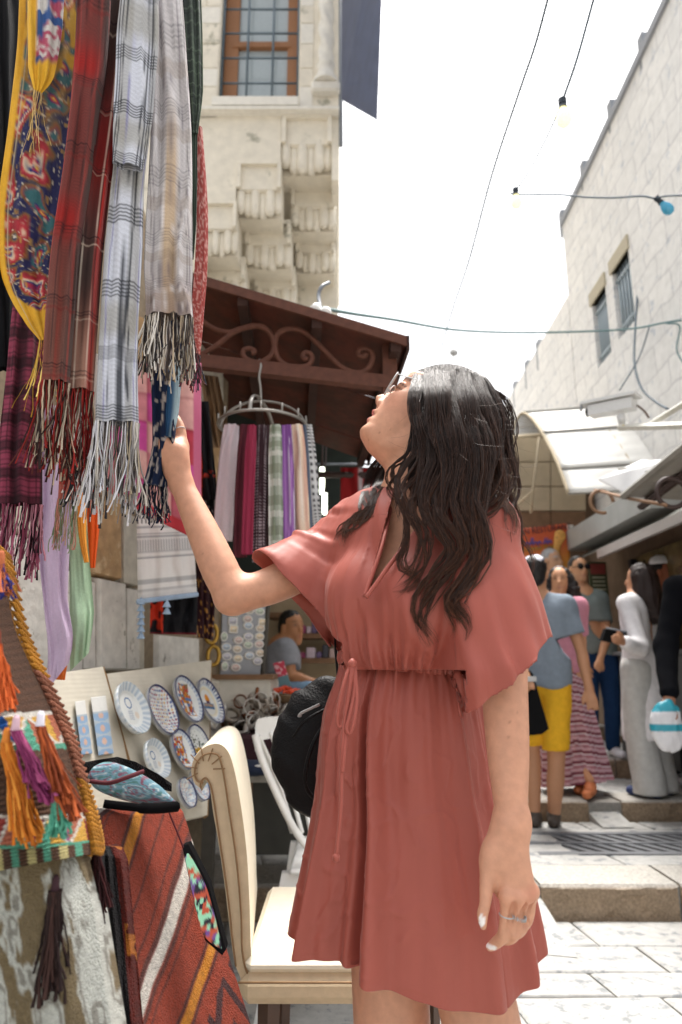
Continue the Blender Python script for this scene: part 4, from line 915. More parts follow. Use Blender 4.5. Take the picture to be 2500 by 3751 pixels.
def plate(label, px, py, hw_, hh, style, seed):
    c = onb(q2, n2, px, py, .02); ez = q2[3] - q2[0]; ez /= np.linalg.norm(ez); ex = np.cross(ez, n2); ex = ex if ex[0] > 0 else -ex
    # radius from its height in the photograph
    R_ = hh * S(px, py, c[1]); nr, na = 34, 96
    rr = np.linspace(0, 1, nr); aa = np.linspace(0, 2 * np.pi, na, endpoint=False); Rg, Ag = np.meshgrid(rr, aa, indexing='ij')
    prof = np.interp(rr, [0, .6, .72, 1], [.010, .010, .016, .028]); x = Rg * np.cos(Ag); y = Rg * np.sin(Ag); q = np.random.default_rng(seed)
    white = sr('#DDE0DE'); blue = sr('#26376E'); c_ = np.broadcast_to(white, Rg.shape + (3,)).copy(); f1 = vn3(x * 9 + seed, y * 9, seed); f2 = vn3(x * 14 + 3, y * 14 + seed, 2)
    if style == 'dome':
        c_ = mixc(c_, ((np.abs(x) < .45) & (y < -.05) & (y > -.3)) * 1., sr('#3A6E9A')); c_ = mixc(c_, ((np.abs(x) < .4) & (y < -.08) & (y > -.2) & (np.mod(x * 9, 1) > .4)) * 1., sr('#C9A060'))
        c_ = mixc(c_, ((np.hypot(x, (y - .12) * .9) < .2) & (y > .05)) * 1., sr('#D98A24')); c_ = mixc(c_, ((np.abs(x) < .17) & (y > -.05) & (y < .06)) * 1., sr('#5A3A4A')); c_ = mixc(c_, ((np.abs(Rg - .62) < .05)) * .6, sr('#D8C99A'))
        c_ = mixc(c_, ((Rg > .78) & (np.sin(Ag * 36) > 0)) * 1., blue); c_ = mixc(c_, ((Rg > .70) & (Rg < .78)) * .6, sr('#8FA6BE'))
    elif style == 'city':
        m_ = (np.abs(x) < .55 - .25 * np.abs(y)) & (np.abs(y) < .68); h = vn3(np.floor(x * 8) * 3.3, np.floor(y * 8) * 2.7, seed); c_ = mixc(c_, m_ * (h > .5), sr('#C9862E')); c_ = mixc(c_, m_ * (h < .32), sr('#4E73A6')); c_ = mixc(c_, m_ * (h > .68), sr('#B0402E')); c_ = mixc(c_, m_ * ((h > .42) & (h < .5)), sr('#7E6A4A'))
        c_ = mixc(c_, (Rg > .8) * (.5 + .4 * np.sin(Ag * 30)), sr('#7C93B4'))
    elif style == 'flower':
        u, v = x * 7, y * 7; gx, gy = np.floor(u), np.floor(v); d = np.hypot(u - gx - .5, v - gy - .5); h = vn3(gx * 5.1, gy * 3.3, seed)
        for lo, colr in ((.0, '#9A2E3A'), (.5, '#31498A'), (.62, '#D9A93A')): c_ = mixc(c_, ((d < .26) & (h > lo)) * 1., sr(colr))
        c_ = mixc(c_, ((d > .32) & (d < .44) & (f2 > .45)) * .7, sr('#3F5E98'))
    elif style == 'pale':
        c_ = mixc(c_, (Rg > .72) * (.35 + .3 * np.sin(Ag * 24)), sr('#6F93B4')); c_ = mixc(c_, (np.abs(np.hypot(x, y - .25) - .2) < .03) * 1., sr('#52749E')); c_ = mixc(c_, ((np.abs(x) < .16) & (np.abs(y + .22) < .2) & (np.mod(y * 14, 1) > .5)) * .7, sr('#7A8AA6')); c_ = mixc(c_, ((np.hypot(x - .4, y + .2) < .14)) * .4, sr('#D8B48A'))
    elif style == 'scene':
        c_ = mixc(c_, (y < -.2 + .15 * f1) * (Rg < .75), sr('#D8A83A')); c_ = mixc(c_, (y < -.5) * (Rg < .75), sr('#3F7FB0')); c_ = mixc(c_, (f2 > .66) * (Rg < .7), sr('#2E4A38')); c_ = mixc(c_, (Rg > .78) * .5 * (np.sin(Ag * 40) > 0), sr('#7C8A9C'))
    else:
        c_ = mixc(c_, (f2 > .55) * .6, sr('#7E9CC0')); c_ = mixc(c_, (f1 > .66) * .5, sr('#C08A7A'))
    if style != 'pale': c_ = mixc(c_, (Rg > .93) * 1., sr('#222B5A'))
    V = c + R_ * (x[..., None] * ex + y[..., None] * ez) - n2 * prof[:, None, None]
    back = c + R_ * .98 * (np.cos(aa)[:, None] * ex + np.sin(aa)[:, None] * ez) - n2 * .012; bk2 = c + R_ * .5 * (np.cos(aa)[:, None] * ex + np.sin(aa)[:, None] * ez)
    VV = np.vstack([V.reshape(-1, 3), back, bk2]); cc = np.vstack([c_.reshape(-1, 3), np.tile(white, (2 * na, 1))])
    o = mk('plate', VV, gridfaces(na, nr + 2, True), cer, None, cc); tag(o, label, 'plate', 'painted plates on the pegboard')
plate('pale blue rimmed plate at the left of the top row on the pegboard', 466, 2604, 42, 100, 'pale', 1)
plate('plate with an all over flower pattern on the pegboard', 577, 2610, 52, 97, 'flower', 2)
plate('plate painted with a colourful city in the top row on the pegboard', 673, 2570, 38, 92, 'city', 3)
plate('plate with an orange domed building and blue saw tooth rim', 755, 2576, 44, 88, 'dome', 4)
plate('smaller plate painted with a city in the lower row on the pegboard', 652, 2755, 40, 77, 'city', 5)
plate('plate with a yellow and blue landscape beside the chair back', 712, 2735, 33, 74, 'scene', 6)
plate('chipped pale blue plate in the lower row on the pegboard', 555, 2790, 40, 75, 'pale', 7)
plate('pale plate half hidden at the bottom left of the pegboard', 664, 2915, 32, 56, 'soft', 8)
plate('pale blue plate half hidden behind the chair back', 712, 2885, 32, 60, 'soft', 9)
def tiles():
    for i, (lab, pts) in enumerate((('framed pale blue mosaic strip with a white top label', ((333, 2555), (388, 2548), (418, 2760), (362, 2768))), ('pale blue mosaic strip partly hidden by the woven bag', ((275, 2570), (312, 2565), (340, 2760), (300, 2766))))):
        q = [onb(q1, n1, *p, .012) for p in pts]
        def pt(u, v, X, t):
            c = mixc(np.broadcast_to(sr('#DDDCD8'), u.shape + (3,)).copy(), (t > .27) * 1., sr('#A9B4BE')); c = mixc(c, (t > .3) * (np.abs(np.hypot(X * .8, np.mod(t * 4.5, 1) * 2 - 1) - .6) < .3) * .8, sr('#7EA0C4')); return mixc(c, (t > .3) * (np.hypot(X * 1.6, np.mod(t * 4.5, 1) * 2 - 1) < .5), sr('#C9A898'))
        sheet(lab, lambda u, v, q=q: lerp(lerp(q[0], q[1], u), lerp(q[3], q[2], u), v), 24, 60, pt, m=cer, name='mosaic_panel', thick=.012, cat='mosaic', wave=0.0)
tiles()
# ================================================================== chairs
def dining_chair():
    r = empty('dining_chair', 'cream leather chair with a rolled scroll back standing behind the woman in red', 'chair')
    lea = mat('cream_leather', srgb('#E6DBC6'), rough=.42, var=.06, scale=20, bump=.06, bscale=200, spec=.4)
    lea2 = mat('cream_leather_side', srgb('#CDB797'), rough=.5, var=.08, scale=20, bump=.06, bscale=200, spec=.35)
    Yn, Yf = 1.62, 2.10       # near and far side of the chair
    # side profile (photo px at the near side)
    fr_ = [(742, 2895), (712, 2868), (700, 2825), (712, 2775), (750, 2735), (800, 2722), (838, 2752), (862, 2830), (885, 2960), (905, 3120), (915, 3300), (918, 3440), (922, 3520), (912, 3580)]
    bk = [(748, 2855), (765, 2870), (772, 2900), (782, 2980), (800, 3080), (825, 3250), (842, 3400), (858, 3520), (885, 3600)]
    outer = spline([P(x, y, Yn) for x, y in fr_], 70); inner = spline([P(x, y, Yn) for x, y in bk], 50)
    poly = np.vstack([outer, inner[::-1]]); n = len(poly)
    d = np.array((-.045, Yf - Yn, 0)); b = B()
    # upholstered back: side panels inset, rounded edge strip
    N_ = 6; V = []; c0 = poly.mean(0)
    for k, (t, sh) in enumerate(((0, .93), (.012, .985), (.04, 1), (.96, 1), (.988, .985), (1, .93))):
        loc_ = poly.copy(); ctr = np.array([loc_[max(0, i - 6):i + 7].mean(0) for i in range(n)])
        V.append(loc_ + (c0 - loc_) * 0 + (ctr - loc_) * (1 - sh) * 3 + d * t)
    V = np.array(V).reshape(-1, 3); Fs = [tuple(q) for q in gridfaces(n, N_, True)]
    b.add(V, Fs); o = b.build('backrest', lea, r, smooth=True)
    import bmesh
    me = o.data; bm = bmesh.new(); bm.from_mesh(me); bm.verts.ensure_lookup_table()
    f1 = bm.faces.new([bm.verts[i] for i in range(n)]); f2 = bm.faces.new([bm.verts[(N_ - 1) * n + i] for i in range(n - 1, -1, -1)]); bmesh.ops.triangulate(bm, faces=[f1, f2]); bm.to_mesh(me); bm.free()
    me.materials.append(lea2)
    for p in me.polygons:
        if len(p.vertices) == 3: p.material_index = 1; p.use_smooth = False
    # piping seams on the near side
    s1 = spline([P(x, y, Yn - .004) for x, y in [(745, 2868), (722, 2858), (714, 2828), (724, 2790), (756, 2762), (796, 2764), (812, 2800), (824, 2860), (842, 2980), (868, 3160), (884, 3350), (888, 3480), (905, 3560), (935, 3582)]], 60)
    B().tube(s1, .0022, 6).build('seam', mat('seam_brown', srgb('#8A6A48'), rough=.7), r, smooth=True)
    s2 = spline([P(x, y, Yn - .003) for x, y in [(742, 2895), (735, 2880), (738, 2862), (752, 2850), (765, 2862), (778, 2900), (800, 3040), (835, 3280), (852, 3440), (865, 3540)]], 50)
    B().tube(s2, .002, 6).build('seam', mat('seam_brown'), r, smooth=True)
    for k in range(7):        # pleats of the scroll end
        a = math.pi * (1.15 - k * .19); c = P(752, 2818, Yn - .003); q = .045; B().tube([c + .018 * np.array((math.cos(a), 0, math.sin(a))), c + q * np.array((math.cos(a), 0, math.sin(a))) * (1, 1, 1.05)], .0014, 5).build('pleat', mat('seam_brown'), r)
    # seat: thick cushion and a deep rail
    z1 = P(920, 3440, Yn)[2]; x0 = P(918, 3440, Yn)[0] - .02; x1 = x0 + .50; xs = (x0 + x1) / 2
    b = B(); zz = P(1000, 3555, Yn)[2]
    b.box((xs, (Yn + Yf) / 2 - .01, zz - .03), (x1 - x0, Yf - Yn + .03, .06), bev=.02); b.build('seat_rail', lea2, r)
    b = B(); b.box((xs + .005, (Yn + Yf) / 2 - .01, zz + .012), (x1 - x0 - .01, Yf - Yn + .012, .035), bev=.014); b.build('seat', lea, r)
    B().tube([(x0, Yn - .027, zz - .012), (x1, Yn - .027, zz - .012)], .0022, 6).build('seam', mat('seam_brown'), r, smooth=True)
    for (xx, yy) in ((x0 + .06, Yn + .03), (x1 - .04, Yn + .03), (x0 + .06, Yf - .03), (x1 - .04, Yf - .03)):
        b = B(); b.tube([(xx, yy, zz - .055), (xx - .005, yy, 0)], [.024, .017], 4); b.build('leg', mat('chair_leg_wood', srgb('#4A3020'), rough=.5), r)
dining_chair()

def plastic_chair():
    r = empty('plastic_chair', 'white moulded plastic garden chair behind the cream chair', 'chair')
    m = mat('white_plastic', srgb('#E9E8E4'), rough=.4, var=.05, scale=9, spec=.45); Y0, Y1 = 2.40, 2.86
    def strip(pts, w, name, t=.012):
        c = spline(pts, 30); b = B(); b.tube(c, w, 8, flat=t / w); return b.build(name, m, r, smooth=True)
    # side rails of the back (near, far)
    near = [P(935, 2690, Y0), P(960, 2780, Y0), P(1020, 2920, Y0), P(1075, 3030, Y0 + .02), P(1120, 3095, Y0 + .05)]
    strip(near, .026, 'back_rail')
    far_ = [P(1160, 2670, Y1), P(1180, 2800, Y1), P(1195, 2960, Y1), P(1200, 3060, Y1 - .05)]; strip(far_, .024, 'back_rail')
    top = [P(935, 2690, Y0), P(950, 2655, Y0 + .06), P(1030, 2645, Y0 + .22), P(1110, 2650, Y0 + .36), P(1160, 2672, Y1)]
    b = B(); c = spline(top, 26); Vt = []
    for i, p in enumerate(c):
        for (dz, dy) in ((.02, 0), (.02, .016), (-.055, .02), (-.055, .004)): Vt.append(p + np.array((0, dy, dz)))
    b.add(Vt, [tuple(q) for q in gridfaces(4, 26, True)]); b.build('top_rail', m, r, smooth=False)
    for k in range(4):
        a, bq = spline(top, 50)[10 + k * 9], P(1075 + k * 32, 3050, Y0 + .12 + k * .09); strip([a + (0, .01, -.03), lerp(a, bq, .5) + (0, .02, 0), bq], .019, 'back_slat', .008)
    zs = .43; sx0, sx1 = near[-1][0] - .05, near[-1][0] + .36
    b = B(); b.box(((sx0 + sx1) / 2, (Y0 + Y1) / 2, zs), (sx1 - sx0, Y1 - Y0, .02), bev=.008); b.build('seat', m, r)
    for i, (x, y, dx, dy) in enumerate(((sx0 + .03, Y0 + .03, -.10, -.03), (sx1 - .02, Y0 + .02, .05, -.03), (sx0 + .03, Y1 - .03, -.08, .03), (sx1 - .02, Y1 - .02, .05, .03))):
        b = B(); q = np.array((x, y, zs - .005)); e = np.array((x + dx, y + dy, 0)); V = []
        for t in (0, .35, 1):
            p = lerp(q, e, t); w_ = lerp(.055, .032, t); V += [p + np.array(k) for k in ((-w_, -.012, 0), (w_, -.012, 0), (w_, .02, 0), (-w_, .02, 0))]
        b.add(V, [tuple(f) for f in gridfaces(4, 3, True)] + [(8, 9, 10, 11)]); b.build('leg', m, r)
plastic_chair()

# ================================================================== table with silver bangles
def stall_table():
    r = empty('stall_table', 'dark stall table with a maroon cloth and a grey edge under the bangles', 'table')
    Y = 3.0; dk = mat('dark_bin', srgb('#3B3A34'), rough=.7, var=.2, scale=6); gm = mat('grey_trim', srgb('#9A968C'), rough=.6)
    x0, x1 = P(745, 2800, Y)[0], P(1240, 2800, Y)[0]; zt = P(900, 2835, Y)[2]
    b = B(); b.box(((x0 + x1) / 2, Y + .45, zt - .015), (x1 - x0, .95, .03)); b.build('table_top', gm, r)
    b = B(); b.box(((x0 + .15 + x1) / 2, Y + .42, (zt - .03 + .3) / 2 + .02), (x1 - x0 - .25, .7, zt - .33)); b.build('dark_box', dk, r)
    for xx, yy in ((x0 + .03, Y + .03), (x1 - .03, Y + .03), (x0 + .03, Y + .85), (x1 - .03, Y + .85)): B().box((xx, yy, zt / 2 - .015), (.05, .05, zt - .03)).build('leg', mat('dark_leg', srgb('#4A463E'), rough=.7), r)
    # raised tray covered by a maroon ribbed cloth
    zc = P(900, 2700, Y + .1)[2]; cm = mat('maroon_rib', srgb('#3E1D26'), rough=.85, var=.12, scale=20, wave=(60, 'X', .6, .3))
    b = B(); b.box(((x0 + x1) / 2 + .0, Y + .52, (zt + zc) / 2 + .001), (x1 - x0 - .02, .72, zc - zt), bev=.015); b.build('cloth_tray', cm, r)
    return zc, zt, x0, x1, Y
ZC, ZT, TX0, TX1, TY = stall_table()
def bangles():
    mats_ = [mat('silver', srgb('#DAD6D0'), rough=.42, metal=.75, var=.1, scale=60), mat('old_silver', srgb('#A89E92'), rough=.45, metal=.75, var=.2, scale=60), mat('copper', srgb('#8A5A40'), rough=.35, metal=1, var=.2, scale=60)]
    protos = []
    for i, m in enumerate(mats_):
        for wd in (.014, .03):
            n = 28; a = np.linspace(0, 2 * np.pi, n, endpoint=False); V = []
            for (rr, z) in ((.034, -wd / 2), (.037, -wd / 2), (.0385, 0), (.037, wd / 2), (.034, wd / 2), (.033, 0)): V += [(rr * math.cos(t), rr * math.sin(t), z) for t in a]
            V = np.array(V); Fs = np.vstack([gridfaces(n, 6, True), np.stack([5 * n + np.arange(n), 5 * n + (np.arange(n) + 1) % n, (np.arange(n) + 1) % n, np.arange(n)], 1)])
            protos.append(mk('bangle', V, Fs, m).data); bpy.data.objects.remove(bpy.data.objects[-1] if False else [o for o in bpy.data.objects if o.data == protos[-1]][0])
    cx = P(930, 2600, TY + .3)[0]
    for i in range(120):
        h = rng.random() ** .6; rad = (1 - h) ** .7
        px = cx + rng.uniform(-1, 1) * .26 * rad + rng.normal(0, .015); py = TY + .38 + rng.uniform(-1, 1) * .2 * rad; pz = ZC + .02 + h * .17 * (1 - .35 * abs(px - cx) / .26)
        if i % 3 == 0: px = lerp(TX0 + .03, TX1 - .1, rng.random()); py = TY + .22 + rng.random() * .4; pz = ZC + .015 + rng.random() * .06
        o = bpy.data.objects.new('bangle', protos[rng.integers(len(protos))]); col.objects.link(o); o.location = (px, py, pz); o.rotation_euler = (rng.uniform(0, 3), rng.uniform(0, 3), rng.uniform(0, 3)); sc_ = rng.uniform(.8, 1.15); o.scale = (sc_,) * 3
        tag(o, 'metal bangle in the heap of bangles on the stall table', 'bangle', 'bangles heaped on the stall table')
bangles()
def cap_and_bits():
    # cap lying on the tray edge
    r = empty('cap', 'white peaked cap lying on the stall table', 'cap'); s = SDF(); c = P(905, 2775, TY - .02)
    s.ell(c, (.095, .06, .042), .01); s.func(lambda p: c[2] - .02 - p[:, 2], c - .2, c + .2, .004, 's') ; s.build('crown', .006, mat('white_cotton', srgb('#E6E4E0'), rough=.8), r)
    s = SDF(); s.ell(c + (.06, -.05, -.022), (.06, .05, .008), .01); s.build('peak', .004, mat('white_cotton'), r)
    s = SDF(); c2 = P(900, 2812, TY - .06); s.ell(c2, (.12, .07, .03), .01); s.ell(c2 + (.08, 0, -.005), (.07, .05, .02), .02); s.func(lambda p: .006 * (fbm(p[:, 0] * 40, p[:, 1] * 40, p[:, 2] * 40) - .5), (-9, -9, -9), (9, 9, 9), 0, 'd')
    o = s.build('folded_cloth', .006, mat('navy_cotton', srgb('#1B2740'), rough=.85)); tag(o, 'crumpled navy cloth under the white cap on the stall table', 'cloth')
    b = B(); c3 = P(835, 2725, TY + .02)
    for i in range(14): b.lathe([(.001, -.006), (.007, 0), (.001, .006)], c3 + rng.normal(0, 1, 3) * (.022, .006, .012), rng.normal(0, 1, 3), 6)
    tag(b.build('brooch', mat('turquoise', srgb('#2F9DB5'), rough=.3)), 'turquoise beaded brooch pinned on the maroon cloth', 'brooch')
cap_and_bits()

# ================================================================== magnet board, boxes, shelves, lamps in the shop
def magnets():
    r = empty('magnet_board', 'grey metal display board for souvenir magnets', 'board'); Y = 3.35
    q = [P(808, 2470, Y), P(962, 2478, Y + .1), P(985, 2190, Y + .1), P(818, 2190, Y)]; n = np.cross(q[1] - q[0], q[3] - q[0]); n /= np.linalg.norm(n); n *= -1 if n[1] < 0 else 1
    B().prism(q, n * .02).build('panel', mat('board_grey', srgb('#94969A'), rough=.45, metal=.2, var=.05), r)
    b = B(); b.tube([q[1] + n * .0, q[2]], .012, 6); b.build('edge', mat('dark_leg'), r)
    mg = mat('magnet_print', attr=True, rough=.3, var=.1, scale=60)
    pts = [(862, 2243, 1), (912, 2236, 0), (950, 2240, 0), (906, 2268, 1), (852, 2275, 2), (854, 2305, 2), (908, 2292, 0), (952, 2302, 0), (820, 2332, 3), (872, 2345, 1), (908, 2332, 0), (950, 2332, 0), (828, 2370, 1), (868, 2378, 1), (907, 2362, 0), (948, 2360, 0), (830, 2405, 1), (870, 2412, 1), (912, 2402, 0), (952, 2392, 0), (822, 2440, 3), (862, 2445, 1), (942, 2422, 0), (960, 2280, 2)]
    cs = ['#4E86B0', '#B08A4A', '#5A8A5A', '#A86A5A', '#7A7AA0', '#C9A860']
    for i, (px, py, k) in enumerate(pts):
        o_ = np.array((0, 0, CH)); d = ray(px, py); c = o_ + d * (((q[0] - o_) @ n) / (d @ n)); ex = (q[1] - q[0]) / np.linalg.norm(q[1] - q[0]); ez = np.cross(n, ex); ez = ez if ez[2] > 0 else -ez
        a = np.linspace(0, 2 * np.pi, 24, endpoint=False); rx, rz = ((.027, .019), (.026, .020), (.024, .020), (.018, .024))[k]; cosx, sinx = np.cos(a), np.sin(a)
        if k == 2: cosx = np.sign(cosx) * np.abs(cosx) ** .2; sinx = np.sign(sinx) * np.abs(sinx) ** .2
        V = []; C = []; pc = lerp(sr(cs[i % 6]), sr('#D8D4CC'), .45); wh = sr('#DDDAD4')
        for (sc_, dp, cc) in ((1, 0, wh), (1, .008, wh), (.92, .011, wh), (.72, .011, wh), (.68, .011, pc), (.35, .0112, pc), (.3, .0112, lerp(pc, wh, .4)), (.02, .0112, lerp(pc, wh, .5))):
            V += [c + ex * rx * sc_ * x + ez * rz * sc_ * y - n * dp for x, y in zip(cosx, sinx)]; C += [cc * (1 if cc is wh else (.75 + .5 * (y > 0))) for y in sinx]
        o = mk('magnet', V, [tuple(f) for f in gridfaces(24, 8, True)] + [tuple(range(7 * 24, 8 * 24))], mg, None, np.array(C))
        tag(o, ('oval souvenir magnet on the grey display board', 'oval souvenir magnet on the grey display board', 'rectangular picture magnet on the grey display board', 'upright oval magnet on the grey display board')[k], 'magnet', ('oval magnets', 'oval magnets', 'rectangular magnets', 'upright oval magnets')[k] + ' on the display board')
magnets()
def shop_interior():
    r = empty('shop_interior', 'dim shop interior with shelves behind the stall', 'shop')
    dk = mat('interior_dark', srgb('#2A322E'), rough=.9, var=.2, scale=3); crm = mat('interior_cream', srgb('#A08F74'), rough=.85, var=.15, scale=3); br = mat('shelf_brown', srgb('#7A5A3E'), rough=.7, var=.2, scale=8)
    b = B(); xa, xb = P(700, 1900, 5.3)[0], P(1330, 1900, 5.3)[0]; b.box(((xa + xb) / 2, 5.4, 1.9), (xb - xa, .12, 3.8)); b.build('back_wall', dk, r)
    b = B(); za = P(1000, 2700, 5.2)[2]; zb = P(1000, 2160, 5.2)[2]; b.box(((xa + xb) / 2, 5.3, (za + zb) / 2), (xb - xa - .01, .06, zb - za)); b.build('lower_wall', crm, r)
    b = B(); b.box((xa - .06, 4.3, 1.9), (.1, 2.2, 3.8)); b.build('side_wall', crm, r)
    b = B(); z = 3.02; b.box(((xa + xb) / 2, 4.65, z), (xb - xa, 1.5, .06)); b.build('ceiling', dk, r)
    for i, (y, x0, x1) in enumerate(((2330, 1090, 1290), (2420, 1080, 1290), (2255, 985, 1090))):
        p0, p1 = P(x0, y, 4.95), P(x1, y, 4.95); B().box(((p0[0] + p1[0]) / 2, 5.05, p0[2]), (p1[0] - p0[0], .35, .035)).build('shelf', br, r)
    p = P(1130, 1760, 4.2); B().tube([P(1085, 1738, 3.9), P(1420, 1742, 3.9)], .02, 6).build('rail', mat('dark_rail', srgb('#3A2A26'), rough=.7), r, smooth=True)
    B().tube([P(1085, 1700, 4.1), P(1420, 1700, 4.1)], .008, 6).build('rail', mat('pipe_grey'), r, smooth=True)
    # plywood box under the magnet board
    p0, p1 = P(790, 2490, 3.3), P(985, 2640, 3.3); b = B(); b.box(((p0[0] + p1[0]) / 2, 3.55, (p0[2] + p1[2]) / 2), (p1[0] - p0[0], .45, p0[2] - p1[2])); b.build('white_box', mat('box_white', srgb('#C9C4B8'), rough=.7, var=.06), r)
    b = B(); b.box(((p0[0] + p1[0]) / 2, 3.54, p0[2] + .012), (p1[0] - p0[0] + .03, .47, .024)); b.build('box_lid', br, r)
    k = 0
    for (y, x0, x1) in ((2330, 1095, 1280), (2420, 1085, 1280)):
        x = x0
        while x < x1:
            w_ = rng.uniform(18, 40); p = P(x + w_ / 2, y, 4.92); hh = rng.uniform(.03, .10); c = ['#8A3A5A', '#B8A8B0', '#5A4A6A', '#2E2E36', '#A8908A', '#C9C4C0', '#6A8A90'][k % 7]
            B().box(p + (0, .02, .018 + hh / 2), (w_ * S(x, y, 4.92) * .9, .16, hh), bev=.006).build('packet', mat('packet' + c[1:], srgb(c), rough=.5), r); x += w_; k += 1
shop_interior()
tube_m = mat('lit_tube', srgb('#F6FFE8'), emit=2.2, var=0)
for (lab, x, y0, y1) in (('lit energy saving tube lamp hanging upper in the dark shop', 1181, 1712, 1812), ('lit energy saving tube lamp hanging lower in the dark shop', 1190, 1806, 1885)):
    r = empty('tube_lamp', lab, 'lamp'); a, b_ = P(x, y0, 4.0), P(x, y1, 4.0); B().tube([a, lerp(a, b_, .02), lerp(a, b_, .96), b_], [.01, .016, .016, .008], 10).build('tube', tube_m, r, smooth=True)
    B().tube([a, a + (0, 0, .05), a + (.01, 0, .35)], [.014, .006, .004], 8).build('cord', mat('dark_rail'), r, smooth=True)
sheet('red cloth with a silver stripe hanging in the shop behind the woman', quadf((1248, 1712, 3.9), (1420, 1712, 3.9), (1420, 2060, 3.9), (1248, 2060, 3.9)), 40, 40, lambda u, v, X, t: mixc(np.broadcast_to(sr('#8E1F22'), u.shape + (3,)).copy(), box_(X, -.15, .16, .03), sr('#B9AEB2')), wave=.02, seed=12)
def bowl():
    r = empty('fruit_bowl', 'shallow wooden bowl filled with orange beads', 'bowl'); c = P(1045, 2545, 3.5); R_ = 62 * S(1045, 2545, 3.5)
    B().lathe([(R_ * .3, -.06), (R_ * .75, -.035), (R_ * 1.02, .0), (R_, .006), (R_ * .7, -.02), (.01, -.03)], c, n=28).build('bowl_body', mat('bowl_wood', srgb('#6A5136'), rough=.5), r, smooth=True)
    b = B()
    for i in range(140): a = rng.uniform(0, 6.28); q = R_ * .92 * rng.random() ** .5; b.lathe([(.001, -.008), (.009, 0), (.001, .008)], c + (q * math.cos(a), q * math.sin(a), .008 + .025 * (1 - q / R_) + rng.random() * .01), rng.normal(0, 1, 3), 6)
    o = b.build('orange_beads', mat('orange_bead', srgb('#D9481A'), rough=.5, var=.25, scale=40), r); o['kind'] = 'stuff'
    r = empty('basket', 'white plastic basket beside the bowl of orange beads', 'basket'); c = P(1090, 2585, 3.4); b = B()
    b.lathe([(.05, -.08), (.065, 0), (.068, .004), (.06, 0), (.046, -.075)], c, n=20); b.build('basket_body', mat('white_plastic'), r, smooth=False)
    for k in range(20): a = k * 6.283 / 20; B().tube([c + (.066 * math.cos(a), .066 * math.sin(a), 0), c + (.0525 * math.cos(a), .0525 * math.sin(a), -.078)], .003, 4).build('rib', mat('white_plastic'), r)
    o = sheet('leaning pink printed card beside the bowl of orange beads', quadf((1000, 2430, 3.6), (1040, 2420, 3.6), (1068, 2515, 3.55), (1030, 2525, 3.55)), 20, 30, lambda u, v, X, t: mixc(mixc(np.broadcast_to(sr('#C9485A'), u.shape + (3,)).copy(), (vn3(u * 90, v * 90, 2) > .6) * 1., sr('#E0B0B4')), (t > .55) * 1., sr('#6A8A90')), name='printed_card', cat='card', wave=0)
    b = B(); b.tube([P(862, 2350, 3.3)] * 2, .01, 4) if False else None
    for i, (x, y) in enumerate(((783, 2402), (776, 2322))):
        c = P(x, y, 3.2); B_ = B(); B_.tube([c + .042 * np.array((.62 * math.cos(a), 0, math.sin(a))) for a in np.linspace(0, 6.283, 25)], .010, 8, caps=False); tag(B_.build('brass_ring', mat('brass', srgb('#B8944A'), rough=.3, metal=1, var=.15), smooth=True), ('gold oval frame hanging lower beside the magnet board', 'gold oval frame hanging higher beside the magnet board')[i], 'frame')
bowl()

# ================================================================== rugs, pouches, woven bag, cushion in the near corner
def kilim(u, v, X, t, kind=0):
    # u across, v down the cloth in metres
    c = np.broadcast_to(sr('#96402C'), u.shape + (3,)).copy(); n = vn3(u * 300, v * 300, 3)
    w = (v + .85 * u) * 1.55 - .045 + .008 * (fbm(u * 22, v * 8, 1, 2) - .5) * 2
    for (ce, wd, colr, al) in ((.015, .036, '#D8D0C4', 1), (.045, .022, '#3E3436', .85), (.07, .006, '#3E3436', .7), (.143, .010, '#2E2A2C', .8), (.165, .030, '#C9842C', 1), (.187, .008, '#2E2A2C', .8), (.245, .006, '#3A2C2C', .8), (.31, .006, '#3A2C2C', .8), (.345, .016, '#4A3432', .8), (.372, .034, '#DAD4CA', 1), (.40, .012, '#4A3432', .8), (.425, .006, '#3A2C2C', .7), (.50, .009, '#2E2A2C', .8), (.52, .026, '#C9842C', 1), (.54, .008, '#2E2A2C', .8)):
        c = mixc(c, box_(w, ce, wd, .003) * al, sr(colr))
    z = np.abs(np.mod(u * 14 + .5 * np.sign(np.sin(v * 90)), 1) - .5); c = mixc(c, (w > .58) * (np.mod(v * 17 + z * 2, 1) < .36) * .85, sr('#2B2A30'))
    return c * (.78 + .45 * n)[..., None]
wool = mat('kilim_wool', attr=True, rough=.95, var=.18, scale=240, bump=.9, bscale=420, spec=.1, sheen=.08)
